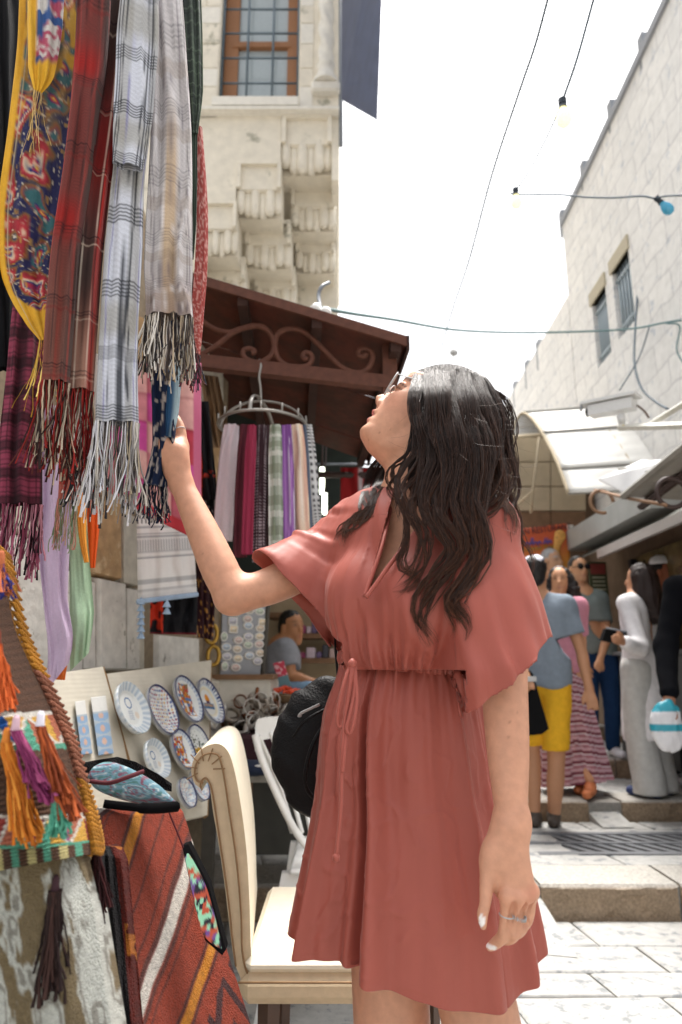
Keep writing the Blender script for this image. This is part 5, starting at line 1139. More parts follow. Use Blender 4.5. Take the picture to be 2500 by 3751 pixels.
def rugs():
    # the red rug is folded over a block: a near-vertical street side, rounded over the top
    R0 = sheet('red striped kilim rug hung over a stand', lambda u, v: P(*[np.interp(v, [0, .06, .14, 1], [k0 + (k1 - k0) * u for k0, k1 in zip(a, b_)]) for a, b_ in (((352, 345, 350, 560), (610, 640, 672, 960)), ((2975, 2960, 2990, 3960), (2905, 2935, 2975, 3880)), ((1.12, 1.06, 1.02, .99), (1.32, 1.30, 1.27, 1.22)))]), 100, 170, kilim, m=wool, name='kilim_rug', thick=.02, cat='rug', wave=.006, seed=3)
    R1 = sheet('folded rug with a dark red pile edge beside the kilim', lambda u, v: P(*[np.interp(v, [0, .08, .2, 1], [k0 + (k1 - k0) * u for k0, k1 in zip(a, b_)]) for a, b_ in (((330, 332, 340, 415), (425, 452, 470, 545)), ((3110, 3095, 3120, 3960), (3090, 3105, 3150, 3960)), ((1.0, .96, .94, .93), (1.03, 1.01, 1.0, .97)))]), 50, 140,
        lambda u, v, X, t: mixc(mixc(np.broadcast_to(sr('#120E10'), u.shape + (3,)).copy(), (X > .25 + .3 * (fbm(u * 50, v * 14, 2, 2) - .5)) * 1., sr('#5A1E16')), ((X > .45) & (np.mod(v * 9, 1) < .3) & (vn3(u * 160, v * 160, 2) > .5)) * 1., sr('#B06A2A')) * (.7 + .6 * vn3(u * 300, v * 300, 1))[..., None], m=wool, name='rug', thick=.03, cat='rug', wave=.008, seed=4)
    mk_ = B(); mk_.box((-.47, 1.24, .33), (.16, .2, .6)); st = mk_.build('display_stand', mat('dark_leg')); tag(st, 'dark box stand hidden under the kilim rugs', 'stand')
rugs()
def swirl(u, v, X, t):
    n = fbm(u * 26, v * 26, 3, 3); c = np.broadcast_to(sr('#6F97A6'), u.shape + (3,)).copy(); c = mixc(c, (np.abs(np.sin(n * 22)) < .3) * .9, sr('#8A4A5C')); c = mixc(c, (np.abs(np.sin(n * 22 + 1)) < .25) * .8, sr('#4E7A72')); c = mixc(c, (np.abs(np.sin(n * 22 + 2)) < .15) * .8, sr('#C9D2D2')); return c
def pouches():
    r = empty('pouch', 'blue swirl patterned zip pouch lying on the folded rugs', 'pouch'); Y = 1.05
    out = [(328, 2850), (350, 2815), (400, 2795), (470, 2812), (560, 2860), (615, 2905), (648, 2950), (560, 2950), (450, 2930), (360, 2895)]
    c = np.array([P(x, y, Y + .10 * (x - 328) / 320) for x, y in out]); ctr = c.mean(0); V = [ctr + (0, -.028, .012)]; C = []
    rings = [1, .97, .8, .5, .2]; hs = [0, .014, .024, .028, .029]; pts = spline(np.vstack([c, c[:1]]), 80)[:-1]; V = np.vstack([ctr + (pts - ctr) * k + np.array((0, -.9, .3)) * h for k, h in zip(rings, hs)] + [ctr + (pts - ctr) * .9 + (0, .03, 0)])
    V2 = np.vstack([ctr + (pts - ctr) * .9 + (0, .03, 0)] + [ctr + (pts - ctr) * k + np.array((0, -.9, .3)) * h for k, h in zip(rings, hs)]); n = len(pts)
    # finer surface for the print
    prof = np.array([(.9, -.03), (1, 0), (.97, .014), (.8, .024), (.5, .028), (.2, .029), (.01, .0292)]); pf = spline(prof, 40)
    VV = np.vstack([ctr + (pts - ctr) * k + np.array((0, -.9, .3)) * h for k, h in pf]); cc = swirl(VV[:, 0], VV[:, 2] * 1.6, 0, 0); mk('pouch_body', VV, gridfaces(n, 40, True), silk, r, cc)
    blk = mat('black_velvet', srgb('#0A090B'), rough=.95, spec=.1)
    B().tube(spline([P(380, 2945, Y - .01), P(470, 2955, Y + .0), P(560, 2962, Y + .03), P(648, 2955, Y + .07)], 30), [.006] * 15 + [.008] * 15, 7).build('zip_edge', blk, r, smooth=True)
    B().tube(spline([P(330, 2862, Y - .012), P(400, 2868, Y - .03), P(470, 2846, Y - .03), P(528, 2825, Y - .02)], 30), .0032, 7).build('zip_cord', mat('maroon_cord', srgb('#5A1E28'), rough=.8), r, smooth=True)
    # black velvet flap behind it
    o = sheet('black velvet bag lying behind the blue pouch', lambda u, v: P(lerp(298, 630, u), lerp(np.interp(u, [0, .15, .4, .6, .85, 1], [2795, 2785, 2772, 2790, 2835, 2870]), np.interp(u, [0, .3, .7, 1], [2860, 2850, 2880, 2900]), v), 1.12 + .14 * u), 50, 14, lambda u, v, X, t: np.broadcast_to(sr('#0F0D10'), u.shape + (3,)).copy(), m=wool, name='velvet_bag', thick=.03, cat='bag', wave=.004)
    r = empty('pouch', 'small embroidered phone pouch hanging on a thin cord over the kilim', 'pouch'); q = [(668, 3100), (690, 3092), (765, 3240), (828, 3480), (815, 3500), (752, 3445), (715, 3320)]
    cpts = np.array([P(x, y, 1.14 - .0002 * (y - 3100) + .0003 * (x - 668)) for x, y in q]); B().prism(cpts, (.0, .022, .0)).build('pouch_body', blk, r)
    inn = cpts.mean(0) + (cpts - cpts.mean(0)) * .82 - (0, .006, 0); nn = 40
    pts = spline(np.vstack([inn, inn[:1]]), 61)[:-1]; ct = pts.mean(0); VV = np.vstack([ct + (pts - ct) * k for k in np.linspace(1, .02, 20)]); x, z = VV[:, 0] * 220, VV[:, 2] * 160; h = vn3(np.floor(x), np.floor(z), 4)
    cc = np.where((h > .62)[:, None], sr('#8FC9A8'), np.where((h > .5)[:, None], sr('#6A4A8A'), np.where((h < .3)[:, None], sr('#B0503A'), sr('#2A2630')))); mk('embroidery', VV, gridfaces(60, 20, True), cloth, r, cc)
    B().tube(spline([P(612, 2950, 1.10), P(630, 3000, 1.11), P(655, 3060, 1.12), P(672, 3105, 1.125)], 14), .0014, 5).build('cord', mat('maroon_cord'), r, smooth=True)
pouches()
def woven_bag():
    r = empty('woven_bag', 'brown woven wool saddle bag with bright tassels and a braided orange edge', 'bag')
    # right outline of the bag in the photograph, top to bottom
    ro = [(-20, 1990), (20, 2110), (62, 2300), (120, 2440), (190, 2590), (245, 2720), (282, 2850), (312, 2960), (332, 3060), (340, 3130)]
    bo_ = [(340, 3130), (270, 3230), (170, 3310), (60, 3350), (-60, 3390)]
    Rp = spline([P(x, y, .86) for x, y in ro], 120); nu, nv = 90, 200
    u = np.linspace(0, 1, nu); v = np.linspace(0, 1, nv)
    ry = np.array(spline(ro, nv)); V = np.zeros((nv, nu, 3)); C = np.zeros((nv, nu, 3))
    brown, mint, pinkc, yel, blu, whi, sal, mag = [sr(k) for k in ('#5B4030', '#5FA98E', '#C98A78', '#D9A84A', '#2456A0', '#DCD6CC', '#B56A50', '#8E4A78')]
    for j in range(nv):
        x1, y1 = ry[j]; x0 = x1 - 470
        for i in range(nu):
            a = u[i]; px = lerp(x0, x1, a); py = y1 + 90 * (1 - a) ** 1.2 * v[j] + 60 * (1 - a) * (1 - v[j]); b_ = a ** 5
            V[j, i] = P(px, py, .78 + .10 * b_ - .03 * math.sin(a * 3))
    # ribbed relief and pattern
    vm = v[:, None] * 1.0 + 0 * u[None]; um = 0 * v[:, None] + u[None]; t_ = vm + .10 * (um - 1) ** 2
    rib = np.sin(vm * 300 + um * 4); d = np.array((0, -1., .1)); V += d * (.0022 * rib)[..., None]
    C[:] = brown * (1 + .18 * rib)[..., None]
    def band(lo, hi, cols, zig):
        m_ = (t_ > lo) & (t_ < hi); ph = (t_ - lo) / (hi - lo); tri = np.abs(np.mod(um * zig, 1) * 2 - 1); k = np.floor(um * zig + (ph > tri) * .5).astype(int)
        for q in range(len(cols)): C[m_ & (np.mod(k + (ph > tri) * 2, len(cols)) == q)] = cols[q]
        C[m_ & (np.abs(ph - tri) < .09)] = whi; C[(np.abs(t_ - lo) < .007)] = whi; C[(np.abs(t_ - hi) < .008)] = mint
    band(.46, .565, [sal, blu, yel, sal, mint], 3.2); band(.80, .92, [yel, sr('#9A3A34'), mag, sal, mint], 3.6)
    C[(t_ > .925) & (np.mod(um * 4, 1) < .25)] = sr('#CFC48A'); C[(t_ > .925) & (np.mod(um * 4 + .5, 1) < .22)] = mint
    C *= (.8 + .4 * vn3(um * 160, vm * 260, 2))[..., None]
    bk = V + np.array((-.11, .16, 0)); nvv = nv * nu
    # closed by a back sheet and rims
    Fq = gridfaces(nu, nv); rim = np.array(list(range(nu)) + [nu * (j + 1) - 1 for j in range(1, nv)] + [nu * (nv - 1) + i for i in range(nu - 2, -1, -1)] + [nu * j for j in range(nv - 2, 0, -1)])
    mk('bag_body', np.vstack([V.reshape(-1, 3), bk.reshape(-1, 3)]), np.vstack([Fq, Fq[:, ::-1] + nvv, np.stack([rim, rim + nvv, np.roll(rim, -1) + nvv, np.roll(rim, -1)], 1)]), wool, r, np.vstack([C.reshape(-1, 3)] * 2))
    # braided edge: stitches of yarn round the rim
    b = B(); e = V[:, -1] + np.array((.004, .004, 0)); k = 0
    ecol = lambda t: sr('#C98A34') if (t < .34 or t > .66) else sr('#A56A52')
    for j in range(2, nv - 3, 4):
        p = e[j]; q = e[min(j + 6, nv - 1)]; t = j / nv; c_ = ecol(t) * rng.uniform(.75, 1.2)
        b.tube([p + (-.006, -.008, .003), p + (.001, -.009, .0), q + (.005, .002, .0), q + (.002, .016, 0)], [.002, .0032, .0032, .002], 6, cl=c_)
        b.tube([p + (-.003, -.008, 0), lerp(p, q, .5) + (-.006, -.011, 0), q + (-.003, -.008, 0)], [.002, .003, .002], 6, cl=ecol(t) * .8)
    be = b.build('braided_edge', wool, r, smooth=True, usecol=True)
    # tassels
    def tassel(px, py, L, cols, lean, n=46, head=None, Y=.74, w_=.016):
        p = P(px, py, Y); tz = empty('tassel'); tz.parent = r
        hb_ = B(); hb_.lathe([(.002, .007), (.0038, .003), (.004, -.004), (.005, -.008), (.004, -.012)], p, n=10); hb_.build('head', mat('yarn' + (head or cols[0])[1:], srgb(head or cols[0]), rough=.9), tz, smooth=True)
        a = np.linspace(0, 6.28, 20); edge = p + np.stack([w_ * np.cos(a) * .26, w_ * np.sin(a) * .26, np.full(20, -.008)], 1); dn = np.array((lean[0], lean[1], -1.)); dn /= np.linalg.norm(dn)
        o = fringe(tz, edge, L * .74, cols, n, r=.0011, curl=.006, name='strands', down=dn); return tz
    tassel(25, 2690, .13, ['#C9782A', '#B5641E', '#D98E3A'], (.38, 0), 60); tassel(60, 2645, .105, ['#8E3A66', '#A8527C', '#7A2E58'], (.62, 0), 56, '#C9A8B4'); tassel(150, 2630, .125, ['#8A3E1C', '#A8522A', '#6E3018'], (.45, 0), 60, '#D8D4E0')
    tassel(-10, 2330, .09, ['#A8481E', '#C05A2A'], (.25, 0), 50, '#7A3018'); tassel(205, 3230, .13, ['#2E201E', '#3E2A26', '#241818'], (.06, 0), 70, '#3A2028', Y=.80, w_=.022); tassel(350, 3060, .11, ['#2A1214', '#3A181A'], (.2, 0), 30, '#3A2028', Y=.9)
    tassel(5, 2040, .05, ['#2A2A6A', '#3A4A9A', '#B0603A'], (.3, 0), 26, '#B0603A', w_=.012); tassel(218, 2900, .045, ['#4E9A82', '#5FA98E'], (.1, 0), 40, '#5FA98E', w_=.018)
woven_bag()
def sack():
    def pt(u, v, X, t):
        n = fbm(u * 42 + 2 * vn3(u * 9, v * 6, 1), v * 15, 2, 4); c = np.broadcast_to(sr('#7A6B50'), u.shape + (3,)).copy(); c = mixc(c, np.clip((n - .47) * 30, 0, 1), sr('#C4C6BE')); c = mixc(c, np.clip((.035 - np.abs(n - .56)) * 60, 0, 1) * .6, sr('#5A4E40')); return c * (.85 + .3 * vn3(u * 400, v * 400, 1))[..., None]
    r = sheet('brown and white printed upholstery of a seat under the woven bag', lambda u, v: P(lerp(-230, np.interp(v, [0, .3, 1], [320, 395, 500]), u), lerp(3060, 3960, v), np.interp(u, [0, .7, .92, 1], [.80, .80, .84, .93])), 110, 110, pt, m=wool, name='upholstered_seat', thick=.05, cat='seat', wave=.004, seed=6)
sack()
# ================================================================== right-hand shops
sheetm = mat('pale_sheet_metal', srgb('#C9C8C4'), rough=.5, var=.08, scale=3, metal=.1); cream_in = mat('awning_inside', srgb('#B7A88E'), rough=.8, var=.1, scale=3)
def barrel_awning():
    r = empty('barrel_awning', 'pale curved sheet metal awning with riveted seams behind the security camera', 'awning')
    La = [(1876, 1600, 6.7), (1886, 1556, 6.68), (1900, 1528, 6.65), (1918, 1513, 6.6), (1945, 1530, 6.45), (1977, 1571, 6.25), (2000, 1610, 6.1), (2030, 1668, 5.9), (2056, 1730, 5.75), (2082, 1807, 5.6)]
    Lp = spline([P(*q) for q in La], 46); ax = np.array((1.0, -.22, 0)); ax /= np.linalg.norm(ax); V = np.array([Lp + ax * t for t in np.linspace(0, 1.15, 12)]); V[..., 2] += .006 * np.sin(np.arange(46) * 2.2)[None]
    seams = [3, 15, 27, 39]
    k = V.shape[0] * V.shape[1]
    for a, b_ in ((0, 3), (3, 15), (15, 27), (27, 39), (39, 45)):
        q = V[:, a:b_ + 1].reshape(-1, 3); nn = b_ - a + 1; o = mk('roof_sheet', q, gridfaces(nn, 12), sheetm, r); md = o.modifiers.new('t', 'SOLIDIFY'); md.thickness = .01
    for i in seams + [45]: B().tube(V[:, i] + (0, 0, .006), .011, 6).build('seam', mat('seam_grey', srgb('#8E8B84'), rough=.6), r, smooth=True)
    B().tube(Lp + (0, -.002, 0), .014, 6).build('end_rib', cream_in, r, smooth=True)
    B().tube(Lp + ax * .6 + (0, 0, -.02), .014, 6).build('rib', cream_in, r, smooth=True)
    B().tube([P(1860, 1604, 6.7), P(1985, 1592, 6.2)], .02, 6).build('tie_bar', cream_in, r, smooth=True)
    B().tube([P(1978, 1600, 6.2), P(1958, 1760, 6.3), P(1945, 1880, 6.4)], .014, 6).build('strut', cream_in, r, smooth=True)
    B().tube([P(1950, 1800, 6.35), P(1895, 1850, 6.6)], .012, 6).build('strut', cream_in, r, smooth=True)
    # back wall of panels below the vault
    for i in range(4):
        for j in range(3):
            q = [P(1760 + j * 130, 1690 + i * 90, 6.95), P(1886 + j * 130, 1690 + i * 90, 6.95), P(1886 + j * 130, 1604 + i * 90, 6.95), P(1760 + j * 130, 1604 + i * 90, 6.95)]
            B().prism(q, (0, .05, 0)).build('back_panel', cream_in if i < 3 else mat('shaded_panel', srgb('#7A5E46'), rough=.8, var=.2, scale=4), r)  # lowest row browner: shade under the vault put into the panel colour
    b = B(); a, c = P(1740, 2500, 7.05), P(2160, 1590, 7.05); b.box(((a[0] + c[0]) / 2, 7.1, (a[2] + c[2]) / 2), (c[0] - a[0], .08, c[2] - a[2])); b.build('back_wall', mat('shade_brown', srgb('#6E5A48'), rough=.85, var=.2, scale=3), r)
barrel_awning()
def food_shop():
    r = empty('food_stall', 'grey metal fronted food shop with a long fascia hood', 'shop'); gm = mat('fascia_grey', srgb('#A9ABA8'), rough=.4, var=.1, scale=3, metal=.2, spots=(srgb('#B08A80'), 3, .64)); gd = mat('hood_grey', srgb('#7E7E78'), rough=.5, var=.12, scale=4, metal=.3); X = 2.12
    b = B(); b.box((X + .25, 5.45, 2.24), (.5, 1.75, .18)); b.build('fascia', gm, r)
    b = B(); b.box((X - .012, 4.56, 2.24), (.02, .02, .2)); b.build('corner_trim', mat('white_trim', srgb('#DADAD6'), rough=.4), r)
    b = B(); b.prism([(X, 3.4, 2.02), (X + .22, 3.4, 2.15), (X + .22, 6.3, 2.15), (X, 6.3, 2.02)], (0, 0, .004)); b.build('hood_underside', gd, r)
    b = B(); b.box((X, 4.45, 1.99), (.03, 2.2, .07)); b.build('lip', mat('lip_grey', srgb('#B4AEAA'), rough=.4, metal=.2, var=.06), r)
    brn = mat('shop_glass_brown', srgb('#6B5D3E'), rough=.25, var=.35, scale=5, spots=(srgb('#3A3020'), 6, .55)); b = B(); b.box((X + .42, 4.9, 1.35), (.04, 2.0, 1.3)); b.build('shop_window', brn, r)
    b = B(); b.box((X + .36, 5.75, 1.2), (.05, .07, 1.55)); b.build('door_post', mat('black_post', srgb('#1A1A1C'), rough=.5), r)
    b = B(); b.box((X + .40, 3.7, 1.5), (.12, .42, 1.2)); b.build('pier', mat('pier_cream', srgb('#B9AC9A'), rough=.8, var=.1), r)
    st = mat('stainless', srgb('#B5B6B8'), rough=.35, metal=.6, var=.08, scale=5); b = B(); b.box((X + .27, 5.3, .86), (.34, 1.0, .62), bev=.01); b.build('counter', st, r); b = B(); b.box((X + .24, 5.3, 1.185), (.42, 1.06, .03), bev=.006); b.build('counter_top', st, r)
    b = B(); b.box((X + .29, 5.3, .475), (.28, .96, .15)); b.build('plinth', mat('black_post'), r)
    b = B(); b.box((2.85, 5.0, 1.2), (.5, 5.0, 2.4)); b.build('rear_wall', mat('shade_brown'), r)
    # hanging menu board beside the man in sunglasses
    m = empty('menu_board', 'small dark green menu board hanging at the shop front', 'sign'); p = P(2192, 2120, 6.0); B().box(p, (.16, .02, .30), bev=.004).build('panel', mat('menu_green', srgb('#3E4426'), rough=.5), m)
    B().box(p + (0, -.012, .085), (.13, .006, .09)).build('heading', mat('menu_red', srgb('#8E3A34'), rough=.6, var=.3, scale=40), m)
    for k in range(4): B().box(p + (0, -.012, .01 - k * .035), (.11, .004, .012)).build('text_line', mat('menu_text', srgb('#B8B49A'), rough=.6), m)
food_shop()
def sign():
    r = empty('restaurant_sign', 'orange restaurant sign with purple script behind the crowd', 'sign'); Y = 6.3
    q = [P(1880, 2125, Y), P(2095, 2100, Y), P(2078, 1916, Y), P(1880, 1940, Y)]
    def pt(u, v, X, t): return lerp(sr('#C9562A'), sr('#D9943A'), sstep(.25, .9, t)[..., None]) + 0 * u[..., None]
    o = sheet(None, lambda u, v: lerp(lerp(q[3], q[2], u), lerp(q[0], q[1], u), v), 20, 20, pt, m=mat('sign_print', attr=True, rough=.45, var=.05), name='sign_panel', thick=.02, parent=r, wave=0)
    ex = (q[2] - q[3]) / np.linalg.norm(q[2] - q[3]); ez = np.array((0, 0, 1.)); ez = ez - ex * (ez @ ex); ez /= np.linalg.norm(ez); nrm = np.cross(ex, ez)
    def text(s, px, py, h, m, wx=1.0):
        cu = bpy.data.curves.new('lettering', 'FONT'); cu.body = s; cu.size = h; cu.extrude = .002; to = bpy.data.objects.new('lettering', cu); col.objects.link(to)
        M = Matrix(((ex[0] * wx, ez[0], nrm[0], 0), (ex[1] * wx, ez[1], nrm[1], 0), (ex[2] * wx, ez[2], nrm[2], 0), (0, 0, 0, 1))); c = P(px, py, Y); M.translation = Vector(c) - Vector(np.cross(ex, ez)) * 0
        dg = bpy.context.evaluated_depsgraph_get(); me = bpy.data.meshes.new_from_object(to.evaluated_get(dg)); bpy.data.objects.remove(to)
        me.transform(M); me.transform(Matrix.Translation((0, -.014, 0))); me.materials.clear(); me.materials.append(m); ob = bpy.data.objects.new('lettering', me); col.objects.link(ob); ob.parent = r
    ink = mat('sign_ink', srgb('#3A2A30'), rough=.6); pur = mat('sign_purple', srgb('#5A4A8E'), rough=.6); olv = mat('sign_olive', srgb('#9A8A2A'), rough=.6)
    text('IAN RESTURANT', 1897, 1962, .085, ink, .80); text('Authentic Food', 1912, 2022, .055, olv, .9)
    b = B(); pts = []
    for (s0, n) in (((2022, 1988), 3), ((1985, 1992), 2), ((1955, 1994), 3)):
        b.tube(spline([P(s0[0], s0[1], Y - .016), P(s0[0] - 8, s0[1] - 9, Y - .016), P(s0[0] - 14, s0[1] + 2, Y - .016), P(s0[0] - 22, s0[1] - 8, Y - .016), P(s0[0] - 30, s0[1] + 3, Y - .016)], 18), .008, 5)
    for x in (2004, 1996, 1952, 1946): b.tube([P(x, 1992, Y - .016), P(x + 2, 1970, Y - .016)], .006, 5)
    for x in (2012, 1975, 1938): b.lathe([(.001, -.006), (.007, 0), (.001, .006)], P(x, 2003, Y - .018), n=6)
    b.build('script', pur, r)
    s_ = SDF(); s_.chain([P(2052, 1962, Y - .02), P(2040, 2010, Y - .02), P(2046, 2070, Y - .02)], [.055, .03, .028], .02, n=(0, 1, 0), fl=.3); s_.build('food_picture', .008, mat('sign_food', srgb('#D9A050'), rough=.6, var=.3, scale=20), r)
    B().tube([P(2088, 1925, Y + .05), P(2092, 2010, Y + .05)], .035, 8).build('light_box_edge', mat('white_trim'), r)
sign()
def near_awning():
    r = empty('metal_awning', 'dark awning with iron ring brackets at the right edge of the view', 'awning'); dk = mat('dark_brown_iron', srgb('#3A2A26'), rough=.6, var=.15)
    q = [P(2284, 1818, 3.9), P(2600, 1560, 3.0), P(2760, 1640, 3.0), P(2600, 1840, 3.9)]; B().prism(q, (0, .0, .02)).build('roof_sheet', mat('awning_grey', srgb('#8E8A82'), rough=.5, var=.15, scale=4), r)
    B().tube([q[0] + (0, 0, .0), q[1]], .022, 6).build('edge', mat('awning_grey'), r); B().tube([q[0] + (.12, .05, -.05), q[1] + (.1, .05, -.06)], .025, 6).build('edge_bar', dk, r)
    c = P(2462, 1805, 3.35); R_ = 55 * S(2462, 1805, 3.35); B().tube([c + R_ * np.array((math.cos(a), 0, math.sin(a))) for a in np.linspace(0, 6.283, 33)], .013, 8, caps=False).build('ring', dk, r, smooth=True)
    B().tube([P(2440, 1850, 3.3), P(2300, 1825, 3.9), P(2180, 1795, 4.4)], .010, 6).build('rod', mat('rod_rust', srgb('#8A6A50'), rough=.7), r, smooth=True)
    c = P(2205, 1838, 4.3); R_ = 42 * S(2205, 1838, 4.3); B().tube([c + R_ * np.array((math.cos(a), 0, math.sin(a))) for a in np.linspace(.0, 5.0, 33)], .012, 8).build('scroll', mat('rod_rust'), r, smooth=True)
    r = empty('sheet_roof', 'bright tin sheet lying between the two awnings', 'roof'); q = [P(2195, 1760, 4.9), P(2290, 1808, 4.3), P(2470, 1690, 3.6), P(2350, 1690, 4.6)]; B().prism(q, (0, 0, .012)).build('tin_sheet', mat('tin', srgb('#DCDCDC'), rough=.35, metal=.2, var=.05), r)
    B().tube([lerp(q[0], q[3], .5) + (0, 0, .02), lerp(q[1], q[2], .6) + (0, 0, .02)], .012, 6).build('ridge', mat('seam_grey'), r)
near_awning()
def camera_cctv():
    r = empty('security_camera', 'white weatherproof security camera on a pale bracket', 'camera'); wm = mat('cctv_white', srgb('#DEDEDC'), rough=.4, var=.05); Y = 4.6
    a, b_ = P(2150, 1498, Y), P(2335, 1462, Y - .25); d = b_ - a; L = np.linalg.norm(d); d /= L; s_ = np.cross(d, (0, 0, 1.)); s_ /= np.linalg.norm(s_); u = np.cross(s_, d)
    def bx(l0, l1, w_, h, off, name, m):
        b = B(); p = a + d * l0 - s_ * w_ / 2 + u * (off - h / 2); b.obox(p, d * (l1 - l0), s_ * w_, u * h); return b.build(name, m, r)
    bx(.03, L - .02, .10, .075, -.03, 'housing', wm); bx(-.02, L + .01, .135, .022, .03, 'sun_shield', wm)
    b = B(); p = a + d * -.02; b.prism([p - s_ * .067 + u * .041, p + s_ * .067 + u * .041, p + s_ * .067 - u * .03, p + s_ * .05 - u * .03, p + s_ * .05 + u * .02, p - s_ * .05 + u * .02, p - s_ * .05 - u * .03, p - s_ * .067 - u * .03], d * .012); b.build('visor', mat('cctv_shadow', srgb('#8A8C90'), rough=.5), r)
    B().lathe([(.001, 0), (.03, .001), (.032, .02)], a + d * .022 - u * .03, -d, 14).build('lens', mat('lens_black', srgb('#101014'), rough=.15), r)
    B().tube([P(2275, 1520, Y - .17), P(2280, 1552, Y - .17)], [.028, .022], 10).build('neck', wm, r, smooth=True)
    bm_ = mat('bracket_cream', srgb('#C9C6BC'), rough=.5); B().tube([P(2268, 1566, Y - .17), P(2560, 1556, Y - .7)], .024, 4).build('arm', bm_, r); B().tube([P(2375, 1560, Y - .3), P(2560, 1445, Y - .7)], .022, 4).build('brace', bm_, r)
    B().box(P(2293, 1562, Y - .22), (.04, .006, .022)).build('warning_label', mat('label_yellow', srgb('#D9B81E'), rough=.5), r)
    B().tube(spline([P(2335, 1485, Y - .25), P(2360, 1505, Y - .28), P(2378, 1530, Y - .3)], 10), .008, 6).build('lead', mat('lead_brown', srgb('#6A5A50'), rough=.7), r, smooth=True)
camera_cctv()

# ================================================================== cables and string lights
blk = mat('cable_grey', srgb('#4A5A66'), rough=.6, var=.05); teal = mat('cable_teal', srgb('#5E7E80'), rough=.6)
def cable(label, pts, r_, m=blk, n=40): tag(B().tube(spline([P(*q) for q in pts], n), r_, 6).build('cable', m, smooth=True), label, 'cable')
cable('long twisted wire running up the street to the sky', [(2012, -20, 2.6), (1960, 170, 2.9), (1905, 330, 3.2), (1800, 650, 4.0), (1720, 950, 5.0), (1660, 1130, 6.0), (1610, 1300, 7.5)], .0075, n=60)
cable('black cord holding the upper light bulb', [(2180, -20, 2.3), (2150, 90, 2.4), (2110, 230, 2.5), (2064, 362, 2.62)], .0062)
cable('cord between the two clear light bulbs', [(2064, 365, 2.62), (2005, 500, 3.0), (1940, 625, 3.4), (1896, 690, 3.7)], .0045)
cable('black cord from the lower clear bulb to the blue bulb', [(1870, 708, 3.7), (1900, 712, 3.7), (2050, 713, 3.6), (2150, 722, 3.5), (2250, 724, 3.4), (2350, 718, 3.3), (2398, 726, 3.25), (2440, 718, 3.2), (2520, 715, 3.1)], .0055)
cable('green bundled wire crossing between the awning and the whitewashed wall', [(1160, 1125, 2.6), (1300, 1150, 3.2), (1450, 1172, 3.9), (1640, 1205, 4.6), (1800, 1216, 5.0), (1980, 1218, 5.2), (2200, 1212, 5.3), (2330, 1202, 5.2), (2420, 1185, 5.0), (2500, 1172, 4.9)], .009, teal, 60)
cable('grey cable hanging down the whitewashed wall past the window', [(2352, -20, 6.6), (2352, 300, 6.4), (2348, 700, 6.0), (2340, 1000, 5.7), (2328, 1200, 5.5), (2325, 1330, 5.3), (2350, 1420, 5.1), (2400, 1470, 4.9), (2450, 1500, 4.7)], .010)
cable('dark cable running along the whitewashed wall near the roof', [(2455, -10, 4.9), (2475, 150, 4.85), (2495, 350, 4.8), (2520, 520, 4.7)], .012)
cable('thin cable looping from the green bundle to the security camera', [(2380, 1195, 5.2), (2350, 1290, 5.2), (2320, 1350, 5.2), (2270, 1430, 5.2)], .006)
cable('loose cable curling beside the right edge of the wall', [(2440, 1185, 4.9), (2490, 1195, 4.9), (2480, 1280, 4.9), (2510, 1340, 4.8)], .006, teal)
def bulb(label, px, py, Y, sc_, colr, tilt=(0, 0, -1), emit=0.0):
    r = empty('light_bulb', label, 'bulb'); a = np.array(tilt, float); a /= np.linalg.norm(a); c = P(px, py, Y); q = sc_
    B().lathe([(.012 * q, 0), (.018 * q, .002), (.018 * q, .026 * q), (.014 * q, .03 * q), (.019 * q, .045 * q), (.02 * q, .05 * q)], c, a, 14).build('socket', mat('socket_black', srgb('#1E2A36'), rough=.5), r, smooth=False)
    B().lathe([(.016 * q, .05 * q), (.019 * q, .062 * q), (.030 * q, .085 * q), (.0335 * q, .105 * q), (.030 * q, .125 * q), (.016 * q, .14 * q), (.001, .143 * q)], c, a, 18).build('glass', mat('bulb' + colr[1:], srgb(colr), rough=.15, var=.03, spec=.6, emit=emit), r, smooth=True)
bulb('upper clear yellow light bulb hanging against the sky', 2060, 362, 2.62, 1.05, '#F4E9A8', emit=.6); bulb('lower clear yellow light bulb at the corner of the cord', 1889, 690, 3.7, 1.0, '#F4E9A8', emit=.6); bulb('blue light bulb in front of the whitewashed wall', 2402, 722, 3.25, .9, '#4AA6CC', (.62, 0, -.78))

